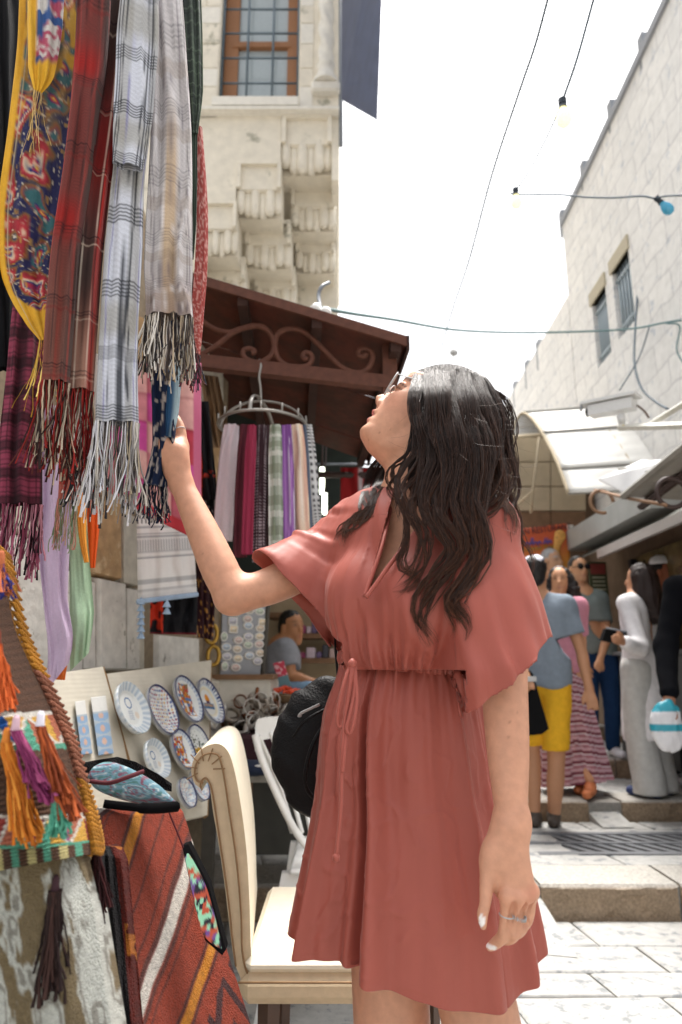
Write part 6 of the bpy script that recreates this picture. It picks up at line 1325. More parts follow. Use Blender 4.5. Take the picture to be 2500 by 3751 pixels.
# ================================================================== people in the street
skinm = mat('crowd_skin', attr=True, rough=.55, var=.05, scale=30, sss=.05)
def rotz(a): c, s_ = math.cos(a), math.sin(a); return np.array(((c, -s_, 0), (s_, c, 0), (0, 0, 1)))
def figure(label, x, Y, yaw, Ht=1.72, skin='#C08E6E', hair='#1C1614', top='#8A929A', legs=('trousers', '#23304A'), shoes='#E4E4E6', over={}, headyaw=0, headpitch=0, sleeve=.36, hairst='short', beard=0, glasses=False, extra=None, z=None, female=False, topname='tshirt', toplen=.0, h=.0125, body=True, shoulder=.185):
    z0 = ground_z(Y) if z is None else z; k = Ht / 1.75; R_ = rotz(yaw); O = np.array((x, Y, z0))
    L = lambda a, b_, c: O + R_ @ (np.array((a, b_, c)) * k)
    J = dict(neck=L(0, .01, 1.47), shL=L(shoulder, .01, 1.42), shR=L(-shoulder, .01, 1.42), elL=L(.24, .03, 1.12), elR=L(-.24, .03, 1.12), wrL=L(.26, -.06, .87), wrR=L(-.26, -.06, .87), hipL=L(.09, 0, .92), hipR=L(-.09, 0, .92), knL=L(.10, -.02, .50), knR=L(-.10, -.02, .50), anL=L(.10, .02, .09), anR=L(-.10, .02, .09), head=L(0, -.02, 1.63))
    for kk, v in over.items(): J[kk] = P(*v) if len(v) == 3 and v[0] > 50 else np.array(v)
    r = empty('person', label, 'person')
    f = rotz(yaw + headyaw) @ np.array((0, -1., 0)); cp, sp = math.cos(headpitch), math.sin(headpitch); f = f * cp + np.array((0, 0, sp)); up = np.array((0, 0, 1.)); up = up - f * (up @ f); up /= np.linalg.norm(up); rt = np.cross(f, up); c = J['head']; Rh = np.stack([rt, f, up], 1)
    hd = lambda a, b_, cc: c + (rt * a + f * b_ + up * cc) * k
    s = SDF()
    s.ell(hd(0, -.012, .03), np.array((.074, .094, .088)) * k, .02, rot=Rh); s.ell(hd(0, .018, -.035), np.array((.058, .07, .082)) * k, .03, rot=Rh)
    s.cone(hd(0, .085, .012), hd(0, .105, -.026), .009 * k, .014 * k, .012); s.ell(hd(0, .075, -.062), (.024 * k,) * 3, .02); s.ell(hd(0, .07, -.098), (.024 * k,) * 3, .03)
    for sg in (-1, 1): s.ell(hd(sg * .076, -.01, -.005), np.array((.012, .022, .032)) * k, .008, rot=Rh); s.ell(hd(sg * .03, .084, .012), (.012 * k,) * 3, .008, 's')
    nk = J['neck']; s.cone(lerp(c, nk, .35), nk, .052 * k * (.9 if female else 1), .056 * k, .03)
    mid = (J['hipL'] + J['hipR']) / 2; ch = (J['shL'] + J['shR']) / 2; fb = R_ @ np.array((0, 1., 0))
    s.cone(lerp(nk, J['shL'], .2), J['shL'], .05 * k, .048 * k, .04); s.cone(lerp(nk, J['shR'], .2), J['shR'], .05 * k, .048 * k, .04)
    s.chain([ch, lerp(ch, mid, .5), mid], [.10 * k, .095 * k, .10 * k], .05)
    for sd in 'LR':
        s.chain([J['sh' + sd], lerp(J['sh' + sd], J['el' + sd], .5), J['el' + sd], lerp(J['el' + sd], J['wr' + sd], .3), J['wr' + sd]], np.array([.05, .045, .038, .039, .026]) * k * (.85 if female else 1), .02)
        d = J['wr' + sd] - J['el' + sd]; d /= np.linalg.norm(d); w_ = J['wr' + sd]; p1 = w_ + d * .09 * k; sdv = np.cross(d, fb); sdv /= np.linalg.norm(sdv) + 1e-9
        s.cone(w_, w_ + d * .075 * k, .026 * k, .036 * k, .02, n=fb, fl=.6)
        for i in range(4): q = p1 + sdv * (.028 - .0185 * i) * k - d * .012; s.chain([q, q + d * .035 * k, q + d * .062 * k - fb * .012], np.array([.0105, .010, .008]) * k, .004)
        s.chain([w_ + d * .03 * k + sdv * .026 * k, w_ + d * .07 * k + sdv * .05 * k, w_ + d * .10 * k + sdv * .052 * k], np.array([.014, .012, .009]) * k, .008)
        s.chain([J['hip' + sd], J['kn' + sd], lerp(J['kn' + sd], J['an' + sd], .35), J['an' + sd]], np.array([.085, .056, .056, .036]) * k, .03)
    def cf(V):
        q = (V - c) @ Rh / k; X, Fd, U = q.T; cc = np.tile(sr(skin), (len(V), 1)); inh = np.linalg.norm(q, axis=1) < .16
        def mx(m_, kk): cc[:] = cc * (1 - m_[:, None]) + np.asarray(kk) * m_[:, None]
        ft = inh * (Fd > .03)
        mx(ft * np.exp(-((np.abs(X) - .03) / .016) ** 2 - ((U - .012) / .008) ** 2) * .9, sr('#2A1C18')); mx(ft * np.exp(-((np.abs(X) - .032) / .02) ** 2 - ((U - .038) / .006) ** 2) * .9, sr(hair) * 1.2)
        mx(ft * np.exp(-(X / .022) ** 2 - ((U + .064) / .009) ** 2) * .8, sr('#9A5048'))
        if beard: mx(inh * (Fd > -.02) * sstep(-.045, -.075, U) * beard, sr('#4A3A32'))
        return cc
    s.build('body', h, skinm, r, cf)
    # hair
    hm_ = mat('hair' + hair[1:], srgb(hair), rough=.5, var=.3, scale=60, spec=.4); hs_ = SDF()
    if hairst == 'short':
        hs_.ell(hd(0, -.026, .045), np.array((.082, .094, .086)) * k, .02, rot=Rh); hs_.ell(hd(0, -.05, -.02), np.array((.075, .062, .07)) * k, .03, rot=Rh)
        hs_.func(lambda p: np.maximum(.02 - (((p - c) @ Rh) / k)[:, 1], (((p - c) @ Rh) / k)[:, 2] - .064), c - .2, c + .2, .008, 's')
    elif hairst == 'long':
        hs_.ell(hd(0, -.03, .035), np.array((.088, .10, .095)) * k, .03, rot=Rh); hs_.chain([hd(0, -.06, 0), hd(0, -.085, -.14), hd(0, -.10, -.30)], np.array([.085, .085, .06]) * k, .04); hs_.chain([hd(.06, -.02, 0), hd(.075, -.03, -.14), hd(.07, -.04, -.30)], np.array([.04, .042, .02]) * k, .03); hs_.chain([hd(-.06, -.02, 0), hd(-.075, -.03, -.14), hd(-.07, -.04, -.30)], np.array([.04, .042, .02]) * k, .03)
        hs_.func(lambda p: np.maximum.reduce([.045 - (((p - c) @ Rh) / k)[:, 1], np.abs((((p - c) @ Rh) / k)[:, 0]) - .06, (((p - c) @ Rh) / k)[:, 2] - .072]), c - .2, c + .2, .01, 's')
    elif hairst == 'curly':
        hs_.ell(hd(0, -.03, .035), np.array((.09, .095, .092)) * k, .03, rot=Rh); hs_.chain([hd(.07, -.02, .0), hd(.095, -.03, -.10), hd(.09, -.03, -.22)], np.array([.05, .065, .045]) * k, .03); hs_.chain([hd(-.07, -.02, .0), hd(-.095, -.03, -.10), hd(-.09, -.03, -.22)], np.array([.05, .06, .04]) * k, .03); hs_.chain([hd(0, -.07, 0), hd(0, -.09, -.12), hd(0, -.09, -.22)], np.array([.08, .09, .06]) * k, .03)
        hs_.func(lambda p: np.maximum.reduce([.04 - (((p - c) @ Rh) / k)[:, 1], np.abs((((p - c) @ Rh) / k)[:, 0]) - .062, (((p - c) @ Rh) / k)[:, 2] - .050]), c - .2, c + .2, .01, 's')
        hs_.func(lambda p: .016 * (vn3(p[:, 0] * 70, p[:, 1] * 70, p[:, 2] * 70) - .5), c - 1, c + 1, 0, 'd')
    if hairst != 'curly': hs_.func(lambda p: (.006 if hairst == 'long' else .004) * (vn3(p[:, 0] * 90, p[:, 1] * 90, p[:, 2] * (8 if hairst == 'long' else 90)) - .5) * 2, c - 1, c + 1, 0, 'd')
    hs_.build('hair', .008, hm_, r)
    # top
    tm = mat('cloth' + top[1:], srgb(top), rough=.9, var=.09, scale=12, spec=.12, bump=.25, bscale=26); t = SDF()
    t.cone(lerp(nk, J['shL'], .35) - (0, 0, .005), J['shL'] - (0, 0, .008), .06 * k, .062 * k, .04); t.cone(lerp(nk, J['shR'], .35) - (0, 0, .005), J['shR'] - (0, 0, .008), .06 * k, .062 * k, .04)
    hemz = mid[2] - .05 * k - toplen
    hw_ = .105 if female else .127
    t.cone(lerp(ch, J['shL'], .45) - (0, 0, .06), lerp(mid, J['hipL'], .7) + (0, 0, 0), hw_ * k, hw_ * k, .05); t.cone(lerp(ch, J['shR'], .45) - (0, 0, .06), lerp(mid, J['hipR'], .7), hw_ * k, hw_ * k, .05)
    if toplen > .1: t.cone(mid, mid - (0, 0, toplen), .15 * k, .19 * k, .05)
    for sd in 'LR':
        e = lerp(J['sh' + sd], J['el' + sd], min(sleeve * 1.8, 1)) ; t.cone(J['sh' + sd], e, .064 * k, .062 * k, .04)
        if sleeve > .6: t.cone(J['el' + sd], lerp(J['el' + sd], J['wr' + sd], .88), .06 * k, .05 * k, .03)
    t.func(lambda p: .007 * (fbm(p[:, 0] * 13 + p[:, 2] * 9, p[:, 2] * 7, p[:, 1] * 13, 2) - .5) * 2, O - 2, O + 3, 0, 'd')
    t.func(lambda p: np.where(np.linalg.norm(p[:, :2] - mid[:2], axis=1) < (.26 + toplen if sleeve > .6 else 9), p[:, 2] - hemz + .01 * np.sin(p[:, 0] * 30), 1), O - 2, O + 3, .006, 's')
    t.cone(nk + (0, 0, .02), nk + (0, 0, .1), .066 * k, .07 * k, .012, 's')
    if sleeve <= .6:
        for sd in 'LR':
            e = lerp(J['sh' + sd], J['el' + sd], sleeve * 1.8); d = J['el' + sd] - J['sh' + sd]; d /= np.linalg.norm(d)
            t.func(lambda p, e=e, d=d: np.where(np.linalg.norm(p - e, axis=1) < .16, -((p - e) @ d), 1), e - .2, e + .2, .004, 's')
    t.build(topname, h, tm, r)
    # below the waist
    kind, lc = legs; lm = mat('cloth' + lc[1:], srgb(lc), rough=.9, var=.1, scale=10, spec=.12, bump=.25, bscale=26); g_ = SDF()
    if kind in ('trousers', 'shorts', 'wide'):
        for sd in 'LR':
            a, b_, cc = J['hip' + sd], J['kn' + sd], J['an' + sd]
            if kind == 'shorts': g_.cone(a + (0, 0, .06), lerp(a, b_, .85) + (b_ - a)[0] * 0, .105 * k, .086 * k, .012)
            elif kind == 'wide': g_.chain([a, b_, cc - (0, 0, .03)], np.array([.12, .11, .12]) * k, .03)
            else: g_.chain([a, b_, cc - (0, 0, .0)], np.array([.108, .075, .06]) * k, .03)
        g_.ell(mid + (0, 0, .0), (.15 * k, .115 * k, .10 * k), .03)
        g_.func(lambda p: .006 * (fbm(p[:, 0] * 16, p[:, 2] * 12, p[:, 1] * 16, 2) - .5) * 2, O - 2, O + 3, 0, 'd')
        zc = mid[2] + .10 * k; g_.func(lambda p: zc - p[:, 2], O - 2, O + 3, .005, 's') if False else None
        if kind == 'shorts': zl = lerp(J['hipR'], J['knR'], .86)[2]; g_.func(lambda p: p[:, 2] - zl, O - 2, O + 3, .004, 's')
        if kind == 'wide': g_.func(lambda p: p[:, 2] - (z0 + .02), O - 2, O + 3, .004, 's')
        g_.build(kind if kind != 'wide' else 'trousers', h, lm, r)
    else:                          # long skirt: ring loft with folds and stripes
        n, m_ = 160, 90; th = np.linspace(0, 2 * np.pi, n, endpoint=False); V = []; C = []
        zt, zb = mid[2] + .1, z0 + .06; sway = extra or (0, 0)
        for i in range(m_):
            q = i / (m_ - 1); rr = lerp(.13, .235, q ** .8) * (1 + .10 * q * np.sin(th * 9 + 2 * np.sin(th * 2)) + .05 * q * np.sin(th * 17 + 3))
            V.append(np.stack([mid[0] + sway[0] * q ** 1.5 + rr * np.cos(th), mid[1] + sway[1] * q + rr * .75 * np.sin(th), np.full(n, lerp(zt, zb, q)) + .03 * q * np.cos(th + .5)], 1))
            ph = np.mod(q * 13 + .25 * np.sin(th * 3), 1); cc = np.where((ph < .3)[:, None], sr('#7A3A4A'), np.where((ph < .45)[:, None], sr('#D8C8CC'), np.where((ph < .7)[:, None], sr('#A8707E'), sr('#C9A4AC')))); C.append(cc * (.8 + .3 * vn3(th * 20, q * 60, 3))[:, None])
        mk('skirt', np.vstack(V), gridfaces(n, m_, True), cloth, r, np.vstack(C))
    for sd in 'LR':
        a = J['an' + sd]; sh_ = SDF(); fd = R_ @ np.array((0, -1., 0)); a = np.array((a[0], a[1], z0 if abs(a[2] - z0) < .3 else a[2] - .08)); so = a + (0, 0, .03)
        sh_.cone(so - fd * .04, so + fd * .13, .036, .032, .02, n=(0, 0, 1), fl=.9); sh_.cone(so + (0, 0, .03), so + fd * .03 + (0, 0, .02), .042, .035, .02); sh_.func(lambda p, zz=a[2]: p[:, 2] - zz - .002, a - 1, a + 1, .003, 's')
        sh_.build('shoe', .009, mat('shoe' + shoes[1:], srgb(shoes), rough=.6, var=.1), r)
    return r, J, hd, c, Rh, k
# man in yellow shorts, seen from behind
xm = P(1995, 2600, 4.44)[0]
r, J, hd, c, Rh, k = figure('man in a grey t-shirt and bright yellow shorts seen from behind', xm, 4.44, math.pi - .35, 1.64, skin='#B98664', hair='#1A1514', top='#7F8A96', legs=('shorts', '#E2AC2E'), shoes='#4A4038', headyaw=-.25,
    over=dict(elR=(2130, 2385, 4.35), wrR=(2158, 2520, 4.30), head=(1965, 2105, 4.42), anR=(2030, 3000, 4.45), knR=(2038, 2790, 4.42), elL=(1900, 2380, 4.4), wrL=(1925, 2470, 4.25)))
B().lathe([(.068, 0), (.062, .016), (.045, .03), (.02, .036), (.001, .037)], hd(0, -.04, .09), Rh[:, 2] - Rh[:, 1] * .45, 22).build('skullcap', mat('kippah_white', srgb('#DADAE4'), rough=.8, spots=(srgb('#6A6A9A'), 30, .5)), r, smooth=True)
def carried_bag():
    r = empty('handbag', 'black rectangular bag with a gold clasp beside the yellow shorts', 'handbag'); q = [P(1925, 2505, 4.2), P(1960, 2490, 4.2), P(2012, 2670, 4.2), P(1985, 2690, 4.2), P(1880, 2700, 4.2), P(1880, 2510, 4.2)]
    B().prism(q, (0, .10, 0)).build('bag_body', mat('black_canvas', srgb('#0C0C0E'), rough=.8, spec=.15), r); B().box(P(1945, 2487, 4.19), (.06, .03, .03), rot=rotz(0)).build('clasp', mat('gold'), r); B().tube(spline([P(1890, 2510, 4.25), P(1905, 2460, 4.25), P(1940, 2462, 4.25), P(1955, 2492, 4.25)], 14), .01, 6).build('handle', mat('black_canvas'), r, smooth=True)
carried_bag()
xw = P(2062, 2600, 4.95)[0]
figure('young woman with dark curly hair and a long pink striped skirt', xw, 4.95, -.5, 1.54, skin='#C9936E', hair='#1E1512', top='#C98A9A', legs=('skirt', '#B07A88'), shoes='#C9774A', hairst='curly', female=True, headyaw=.1, over=dict(head=(2052, 2128, 4.95), anR=(2160, 2855, 4.75), elL=(2135, 2380, 5.0), wrL=(2130, 2470, 4.95)), extra=(.03, -.05), z=.26)
xs = P(2200, 2600, 5.62)[0]
r, J, hd, c, Rh, k = figure('man in round sunglasses, grey green t-shirt and blue jeans', xs, 5.62, .12, 1.58, skin='#C9966F', hair='#17120F', top='#77827F', legs=('trousers', '#1F3A5E'), shoes='#E6E6EA', beard=.25, over=dict(elL=(2225, 2330, 5.55), wrL=(2200, 2412, 5.42), elR=(2075, 2330, 5.55), wrR=(2130, 2430, 5.45), head=(2122, 2085, 5.6), neck=(2135, 2165, 5.62), shR=(2075, 2190, 5.62), shL=(2200, 2190, 5.62)))
b = B()
for sg in (-1, 1): b.lathe([(.024, 0), (.026, .004), (.001, .006)], hd(sg * .031, .098, .012), Rh[:, 1], 16)
b.tube([hd(-.01, .105, .016), hd(.01, .105, .016)], .003, 5); b.tube([hd(.055, .09, .014), hd(.078, .0, .01)], .003, 5); b.tube([hd(-.055, .09, .014), hd(-.078, .0, .01)], .003, 5)
o = b.build('sunglasses', mat('sunglass_black', srgb('#15151A'), rough=.1, spec=.8)); o.parent = r
figure('grey haired person behind the young couple', P(2048, 2500, 6.3)[0], 6.3, .6, 1.76, skin='#C99A78', hair='#A8A8A8', top='#C9C4BC', legs=('trousers', '#6A6458'), h=.016)
figure('dark haired passer-by far behind the man in sunglasses', P(2158, 2500, 7.4)[0], 7.4, .3, 1.70, skin='#8E5A42', hair='#1A1412', top='#5A4A48', legs=('trousers', '#3A3A42'), h=.016)
xd = P(2375, 2600, 4.75)[0]
r, J, hd, c, Rh, k = figure('woman with long straight dark hair in a loose white tunic and pale trousers', xd, 4.78, math.pi / 2 + 2.3, 1.54, skin='#C08A68', hair='#2A1B17', top='#ECEAEC', legs=('wide', '#C9C9C6'), shoes='#2A3A6A', hairst='long', female=True, sleeve=.8, toplen=.42, topname='tunic', over=dict(head=(2340, 2122, 4.78), elL=(2345, 2372, 4.55), wrL=(2290, 2352, 4.45), elR=(2420, 2360, 5.0), wrR=(2330, 2345, 4.95)))
def clutch():
    r = empty('clutch_bag', 'black zip clutch held by the woman in the white tunic', 'clutch'); q = [P(2208, 2345, 4.55), P(2222, 2302, 4.55), P(2300, 2318, 4.6), P(2308, 2352, 4.6), P(2240, 2352, 4.55)]; B().prism(q, (0, .06, 0)).build('clutch_body', mat('black_canvas'), r); B().tube([P(2222, 2300, 4.54), P(2300, 2316, 4.59)], .006, 6).build('zip', mat('pipe_grey'), r, smooth=True)
clutch()
xk = P(2435, 2600, 5.35)[0]
r, J, hd, c, Rh, k = figure('man in a white skullcap talking to the woman in white', xk, 5.3, .9, 1.65, skin='#A8623E', hair='#17120F', top='#3A3A44', legs=('trousers', '#2A2A32'), over=dict(head=(2430, 2100, 5.3)))
B().lathe([(.086, 0), (.084, .025), (.068, .055), (.035, .072), (.001, .075)], hd(0, -.012, .072), Rh[:, 2], 24).build('skullcap', mat('cap_white', srgb('#E8EAEC'), rough=.7), r, smooth=True)
xq = P(2690, 2150, 3.95)[0]
figure('person in a black coat at the right edge carrying a plastic bag', xq, 3.98, math.pi - .2, 1.72, skin='#9A6A50', hair='#17120F', top='#0B0C11', legs=('wide', '#A8A8A4'), shoes='#17171A', sleeve=.9, toplen=.12, topname='coat', over=dict(elL=(2440, 2370, 3.9), wrL=(2452, 2555, 3.75), shL=(2478, 2150, 3.95)), z=.14)
def plastic_bag():
    r = empty('plastic_bag', 'white and turquoise plastic carrier bag held at the right edge', 'bag'); s = SDF(); s.chain([P(2455, 2575, 3.72), P(2440, 2640, 3.72), P(2450, 2700, 3.72)], [.02, .085, .075], .03, n=(0, 1, 0), fl=.5)
    s.func(lambda p: .010 * (fbm(p[:, 0] * 40, p[:, 2] * 16, p[:, 1] * 20, 2) - .5) * 2, (0, 0, 0), (9, 9, 9), 0, 'd'); zc = P(2440, 2640, 3.72)
    s.build('bag_body', .007, mat('bag_print', attr=True, rough=.35, var=.05, alpha=.95), r, lambda V: np.where(((V[:, 2] - zc[2] > .045) | ((np.abs(V[:, 2] - zc[2] + .035) < .018)))[:, None], sr('#2E9AAE'), sr('#DCDCE0')))
plastic_bag()
# shopkeeper on a stool
xk2 = P(1062, 2400, 4.70)[0]
r, J, hd, c, Rh, k = figure('young man in a grey t-shirt and jeans sitting inside the stall', xk2, 4.70, 1.05, 1.66, skin='#B07A54', hair='#15110F', top='#8A8C92', legs=('trousers', '#7E9AB4'), shoes='#3A3A3E', headyaw=-.35, z=.2, h=.012,
    over=dict(head=(1072, 2300, 4.70), neck=(1050, 2365, 4.70), shL=(1015, 2372, 4.85), shR=(1048, 2378, 4.60), elL=(1060, 2470, 4.80), elR=(1070, 2478, 4.55), wrL=(1150, 2500, 4.75), wrR=(1160, 2505, 4.50), hipL=(1015, 2530, 4.83), hipR=(1030, 2535, 4.63), knL=(1150, 2535, 4.75), knR=(1165, 2545, 4.50), anL=(1155, 2700, 4.75), anR=(1170, 2705, 4.50)))
def stool():
    r = empty('stool', 'low wooden stool under the sitting young man', 'stool'); p = P(1022, 2590, 4.75); B().box((p[0], p[1], p[2] - .02), (.34, .34, .04), bev=.01).build('seat', mat('shelf_brown'), r)
    for sx in (-.14, .14):
        for sy in (-.14, .14): B().tube([(p[0] + sx, p[1] + sy, p[2] - .03), (p[0] + sx * 1.1, p[1] + sy * 1.1, .14)], .016, 6).build('leg', mat('shelf_brown'), r)
stool()
# ================================================================== the woman in the foreground
YH = 1.20
def hero():
    root = empty('person', 'woman with long dark wavy hair in a dusty red dress reaching up to a scarf', 'person')
    root.location = (0.1, 1.2, 0)
    bpy.context.view_layer.update()
    inv = root.matrix_world.inverted()
    def adopt(o): o.parent = root; o.matrix_parent_inverse = inv; return o
    skin = mat('hero_skin', attr=True, rough=.5, var=.10, scale=26, bump=.05, bscale=260, sss=.1, spec=.35)
    s = S(1480, 1500, YH)
    hc = P(1312, 1590, YH)
    ex = np.array((s, 0, 0)); ez = P(1480, 1499, YH) - P(1480, 1500, YH); ey = np.array((0, s, 0))
    ua, ub = np.array((.643, -.766)), np.array((-.766, -.643))
    A_ = ua[0] * ex - ua[1] * ez; B_ = ub[0] * ex - ub[1] * ez
    Mi = np.linalg.inv(np.stack([A_, B_, ey], 1))
    def loc(p): return (p - hc) @ Mi.T
    def H(a, b, l): return hc + a * A_ + b * B_ + l * ey
    def W(px, py, Y): return P(px, py, Y)
    # ---- face as a relief over (a, l)
    def bsurf(a, l):
        al = np.abs(l)
        b0 = np.interp(a, [-60, -40, -14, 0, 12, 22, 48, 82, 119, 150, 218, 257, 300, 340, 380, 430], [-130, -78, -30, -4, 3, 3, -4, 1, 4, 2, -9, -3, -8, -28, -70, -140])
        w = np.interp(a, [-60, 0, 50, 100, 150, 190, 230, 260, 320, 400], [40, 70, 98, 116, 130, 137, 135, 136, 130, 80])
        D = np.interp(a, [-60, 0, 50, 100, 150, 200, 260, 340], [50, 80, 112, 135, 148, 148, 125, 110])
        q = np.minimum(al / w, 1)
        b = b0 - D * (1 - np.sqrt(np.maximum(1 - q ** 2.3, 0))) - np.maximum(al - w, 0) * 2.5
        lip = np.exp(-(al / 36) ** 2.6)
        b = b + lip * (11 * np.exp(-((a - 61) / 10) ** 2) + 13 * np.exp(-((a - 95) / 8.5) ** 2) - 5 * np.exp(-((a - 80) / 5) ** 2))
        b = b - 3.5 * np.exp(-((al - 48) / 10) ** 2 - ((a - 80) / 14) ** 2)
        hn = np.interp(a, [104, 113, 120, 128, 145, 153, 166, 184, 205, 220, 240], [0, 1, 5, 22, 36, 35, 27, 17, 6, 1, 0])
        wn = np.interp(a, [108, 128, 146, 170, 220], [30, 27, 22, 17, 14])
        b = b + hn * np.exp(-(al / wn) ** 2.4)
        b = b + 8 * np.exp(-((a - 162) / 42) ** 2 - ((al - 84) / 34) ** 2)
        b = b - 15 * np.exp(-((a - 207) / 19) ** 2 - ((al - 62) / 27) ** 2) + 5 * np.exp(-((a - 240) / 14) ** 2 - ((al - 60) / 34) ** 2)
        return b
    def face(p):
        q = loc(p); a, b, l = q[:, 0], q[:, 1], q[:, 2]
        f1 = (b - bsurf(a, l)) * .75
        alow = np.interp(-b, [0, 30, 60, 138, 230], [-3, -12, -21, -26, -10]) + (np.abs(l) / 95) ** 2 * 46
        f2 = (alow - a) * .9
        f3 = (-235 - b)
        k = 22.
        h = np.clip(.5 - .5 * (f1 - f2) / k, 0, 1); d = f1 * (1 - h) + f2 * h + k * h * (1 - h)
        d = np.maximum(np.maximum(d, f3), a - 282)
        return d * s
    bd = SDF()
    # legs, pelvis, torso
    bd.chain([(.15, 1.205, .88), (.215, 1.16, .52), (.22, 1.16, .46), (.225, 1.19, .09)], [.062, .058, .054, .036], .03)
    bd.chain([(.065, 1.235, .88), (.08, 1.22, .52), (.075, 1.22, .46), (.05, 1.25, .09)], [.062, .06, .055, .036], .03)
    for fx in (.225, .05): bd.cone((fx, 1.19 if fx > .1 else 1.25, .045), (fx - .14, 1.08, .03), .036, .028, .02)
    bd.ell((.108, 1.22, .95), (.10, .075, .09), .04)
    bd.chain([(.108, 1.22, .95), W(1470, 2440, 1.21), W(1470, 2250, 1.2)], [.075, .07, .08], .05)
    bd.chain([W(1465, 2250, 1.205), W(1480, 1990, 1.215)], [.098, .082], .05)
    bd.cone(W(1330, 1945, 1.285), W(1745, 1950, 1.115), .05, .05, .05)
    bd.cone(W(1500, 1900, 1.21), W(1320, 1935, 1.28), .045, .042, .05)
    # neck, head
    bd.chain([W(1545, 1610, 1.2), W(1512, 1760, 1.2), W(1508, 1900, 1.21)], [.053, .0515, .058], .03)
    bd.cone(W(1555, 1600, 1.15), W(1425, 1875, 1.16), .014, .012, .022)       # neck muscle
    bd.ell(H(250, -186, 0), (166 * s, 142 * s, 160 * s), .012)
    bd.func(face, hc + np.array((-.06, -.09, -.08)), hc + np.array((.22, .09, .22)), .014)
    for sg in (-1, 1):
        bd.ell(H(131, 6, sg * 22), (13 * s, 12 * s, 13 * s), .006)
        bd.ell(H(205, -31, sg * 62), (25 * s, 23 * s, 24 * s), .003)
        bd.ell(H(217, -19, sg * 62), (9 * s, 22 * s, 8 * s), .006)            # upper lid
    bd.cone(H(121, 22, -13), H(133, 4, -14), .0035, .0028, .003, 's')
    bd.cone(H(121, 22, 13), H(133, 4, 14), .0035, .0028, .003, 's')
    bd.cone(H(79, 12, -34), H(79, 12, 34), .0014, .0014, .003, 's')
    bd.chain([H(150, -172, -132), H(185, -190, -146), H(205, -178, -142)], [.008, .012, .007], .008)   # ear
    # right arm (reaching up and away)
    def C(px, py, Y, r): return P(px, py, Y), r * S(px, py, Y)
    seq = [C(1295, 1940, 1.29, 88), C(1120, 2080, 1.25, 74), C(985, 2148, 1.22, 68), C(868, 2178, 1.205, 62), C(842, 2158, 1.205, 64),
           C(806, 2085, 1.21, 68), C(752, 1965, 1.225, 60), C(702, 1855, 1.24, 49), C(662, 1765, 1.25, 40)]
    bd.chain([q[0] for q in seq[:4]], [q[1] for q in seq[:4]], .025); bd.chain([q[0] for q in seq[3:]], [q[1] for q in seq[3:]], .02)
    bd.cone(W(838, 2205, 1.205), W(850, 2190, 1.205), .019, .02, .02)
    def F_(pts, Y, rs, k=.008):
        q = [C(px, py, Y + dy, r) for (px, py, dy), r in zip(pts, rs)]; bd.chain([a for a, _ in q], [b for _, b in q], k)
    bd.cone(W(660, 1760, 1.25), W(640, 1665, 1.25), .0205, .025, .02, n=(.5, .86, 0), fl=.75)
    bd.cone(W(648, 1700, 1.255), W(655, 1640, 1.27), .022, .021, .02)
    F_([(655, 1655, .01), (666, 1600, .015), (655, 1552, .02), (632, 1522, .02)], 1.255, [23, 19, 17, 13])
    F_([(650, 1650, .025), (660, 1590, .035), (645, 1535, .04), (618, 1512, .035)], 1.255, [22, 19, 17, 13])
    F_([(642, 1650, .04), (650, 1588, .055), (632, 1540, .06), (608, 1522, .05)], 1.255, [21, 18, 16, 12])
    F_([(632, 1660, .05), (636, 1606, .07), (618, 1570, .07), (600, 1560, .06)], 1.255, [19, 16, 14, 11])
    F_([(634, 1720, -.004), (610, 1668, -.012), (600, 1615, -.012), (592, 1566, -.006)], 1.25, [30, 25, 20, 15], .014)
    # left arm (hanging, nearest the camera)
    seq = [C(1800, 1940, 1.10, 92), C(1845, 2250, 1.085, 84), C(1851, 2480, 1.07, 80), C(1852, 2580, 1.06, 82), C(1862, 2760, 1.045, 76), C(1869, 2900, 1.03, 65), C(1874, 3010, 1.02, 55)]
    bd.chain([q[0] for q in seq], [q[1] for q in seq], .02)
    bd.cone(W(1905, 2985, 1.015), W(1905, 2999, 1.015), .012, .012, .012)
    bd.chain([W(1874, 3020, 1.02), W(1862, 3130, 1.012), W(1880, 3240, 1.01)], [.0215, .0285, .028], .016, n=(.25, .97, .1), fl=.5)
    bd.chain([W(1868, 3040, 1.02), W(1815, 3150, 1.02)], [.02, .018], .02)
    G = [((1860, 3288, 0), (1848, 3415, .006), (1812, 3458, .02), (1795, 3469, .026), (25, 23, 19, 14)),
         ((1904, 3294, 0), (1886, 3416, .004), (1850, 3442, .03), (1836, 3430, .045), (25, 23, 19, 15)),
         ((1934, 3282, .006), (1916, 3392, .008), (1885, 3424, .036), (1872, 3410, .05), (23, 21, 18, 14)),
         ((1949, 3266, .014), (1938, 3362, .018), (1915, 3400, .042), (1900, 3390, .052), (20, 18, 15, 12))]
    for g in G:
        F_(list(g[:4]), 1.0, g[4], .004)
        bd.cone(W(1868, 3110, 1.008), W(g[0][0], g[0][1], 1.0 + g[0][2]), .006, .0075, .010)
        bd.ell(W(g[0][0], g[0][1] - 2, .996 + g[0][2]), (.0078, .0078, .0085), .008)
    for g0, g1 in zip(G[:-1], G[1:]):
        m0 = [(g0[0][i] + g1[0][i]) / 2 for i in range(3)]; m1 = [(g0[1][i] + g1[1][i]) / 2 for i in range(3)]
        bd.chain([W(m0[0], m0[1] + 22, .9905 + m0[2]), W((m0[0] + m1[0]) / 2, (m0[1] + m1[1]) / 2 + 5, .991 + m1[2]), W(m1[0] - 3, m1[1] + 14, .990 + m1[2])], [.0035, .0045, .0045], .004, 's')
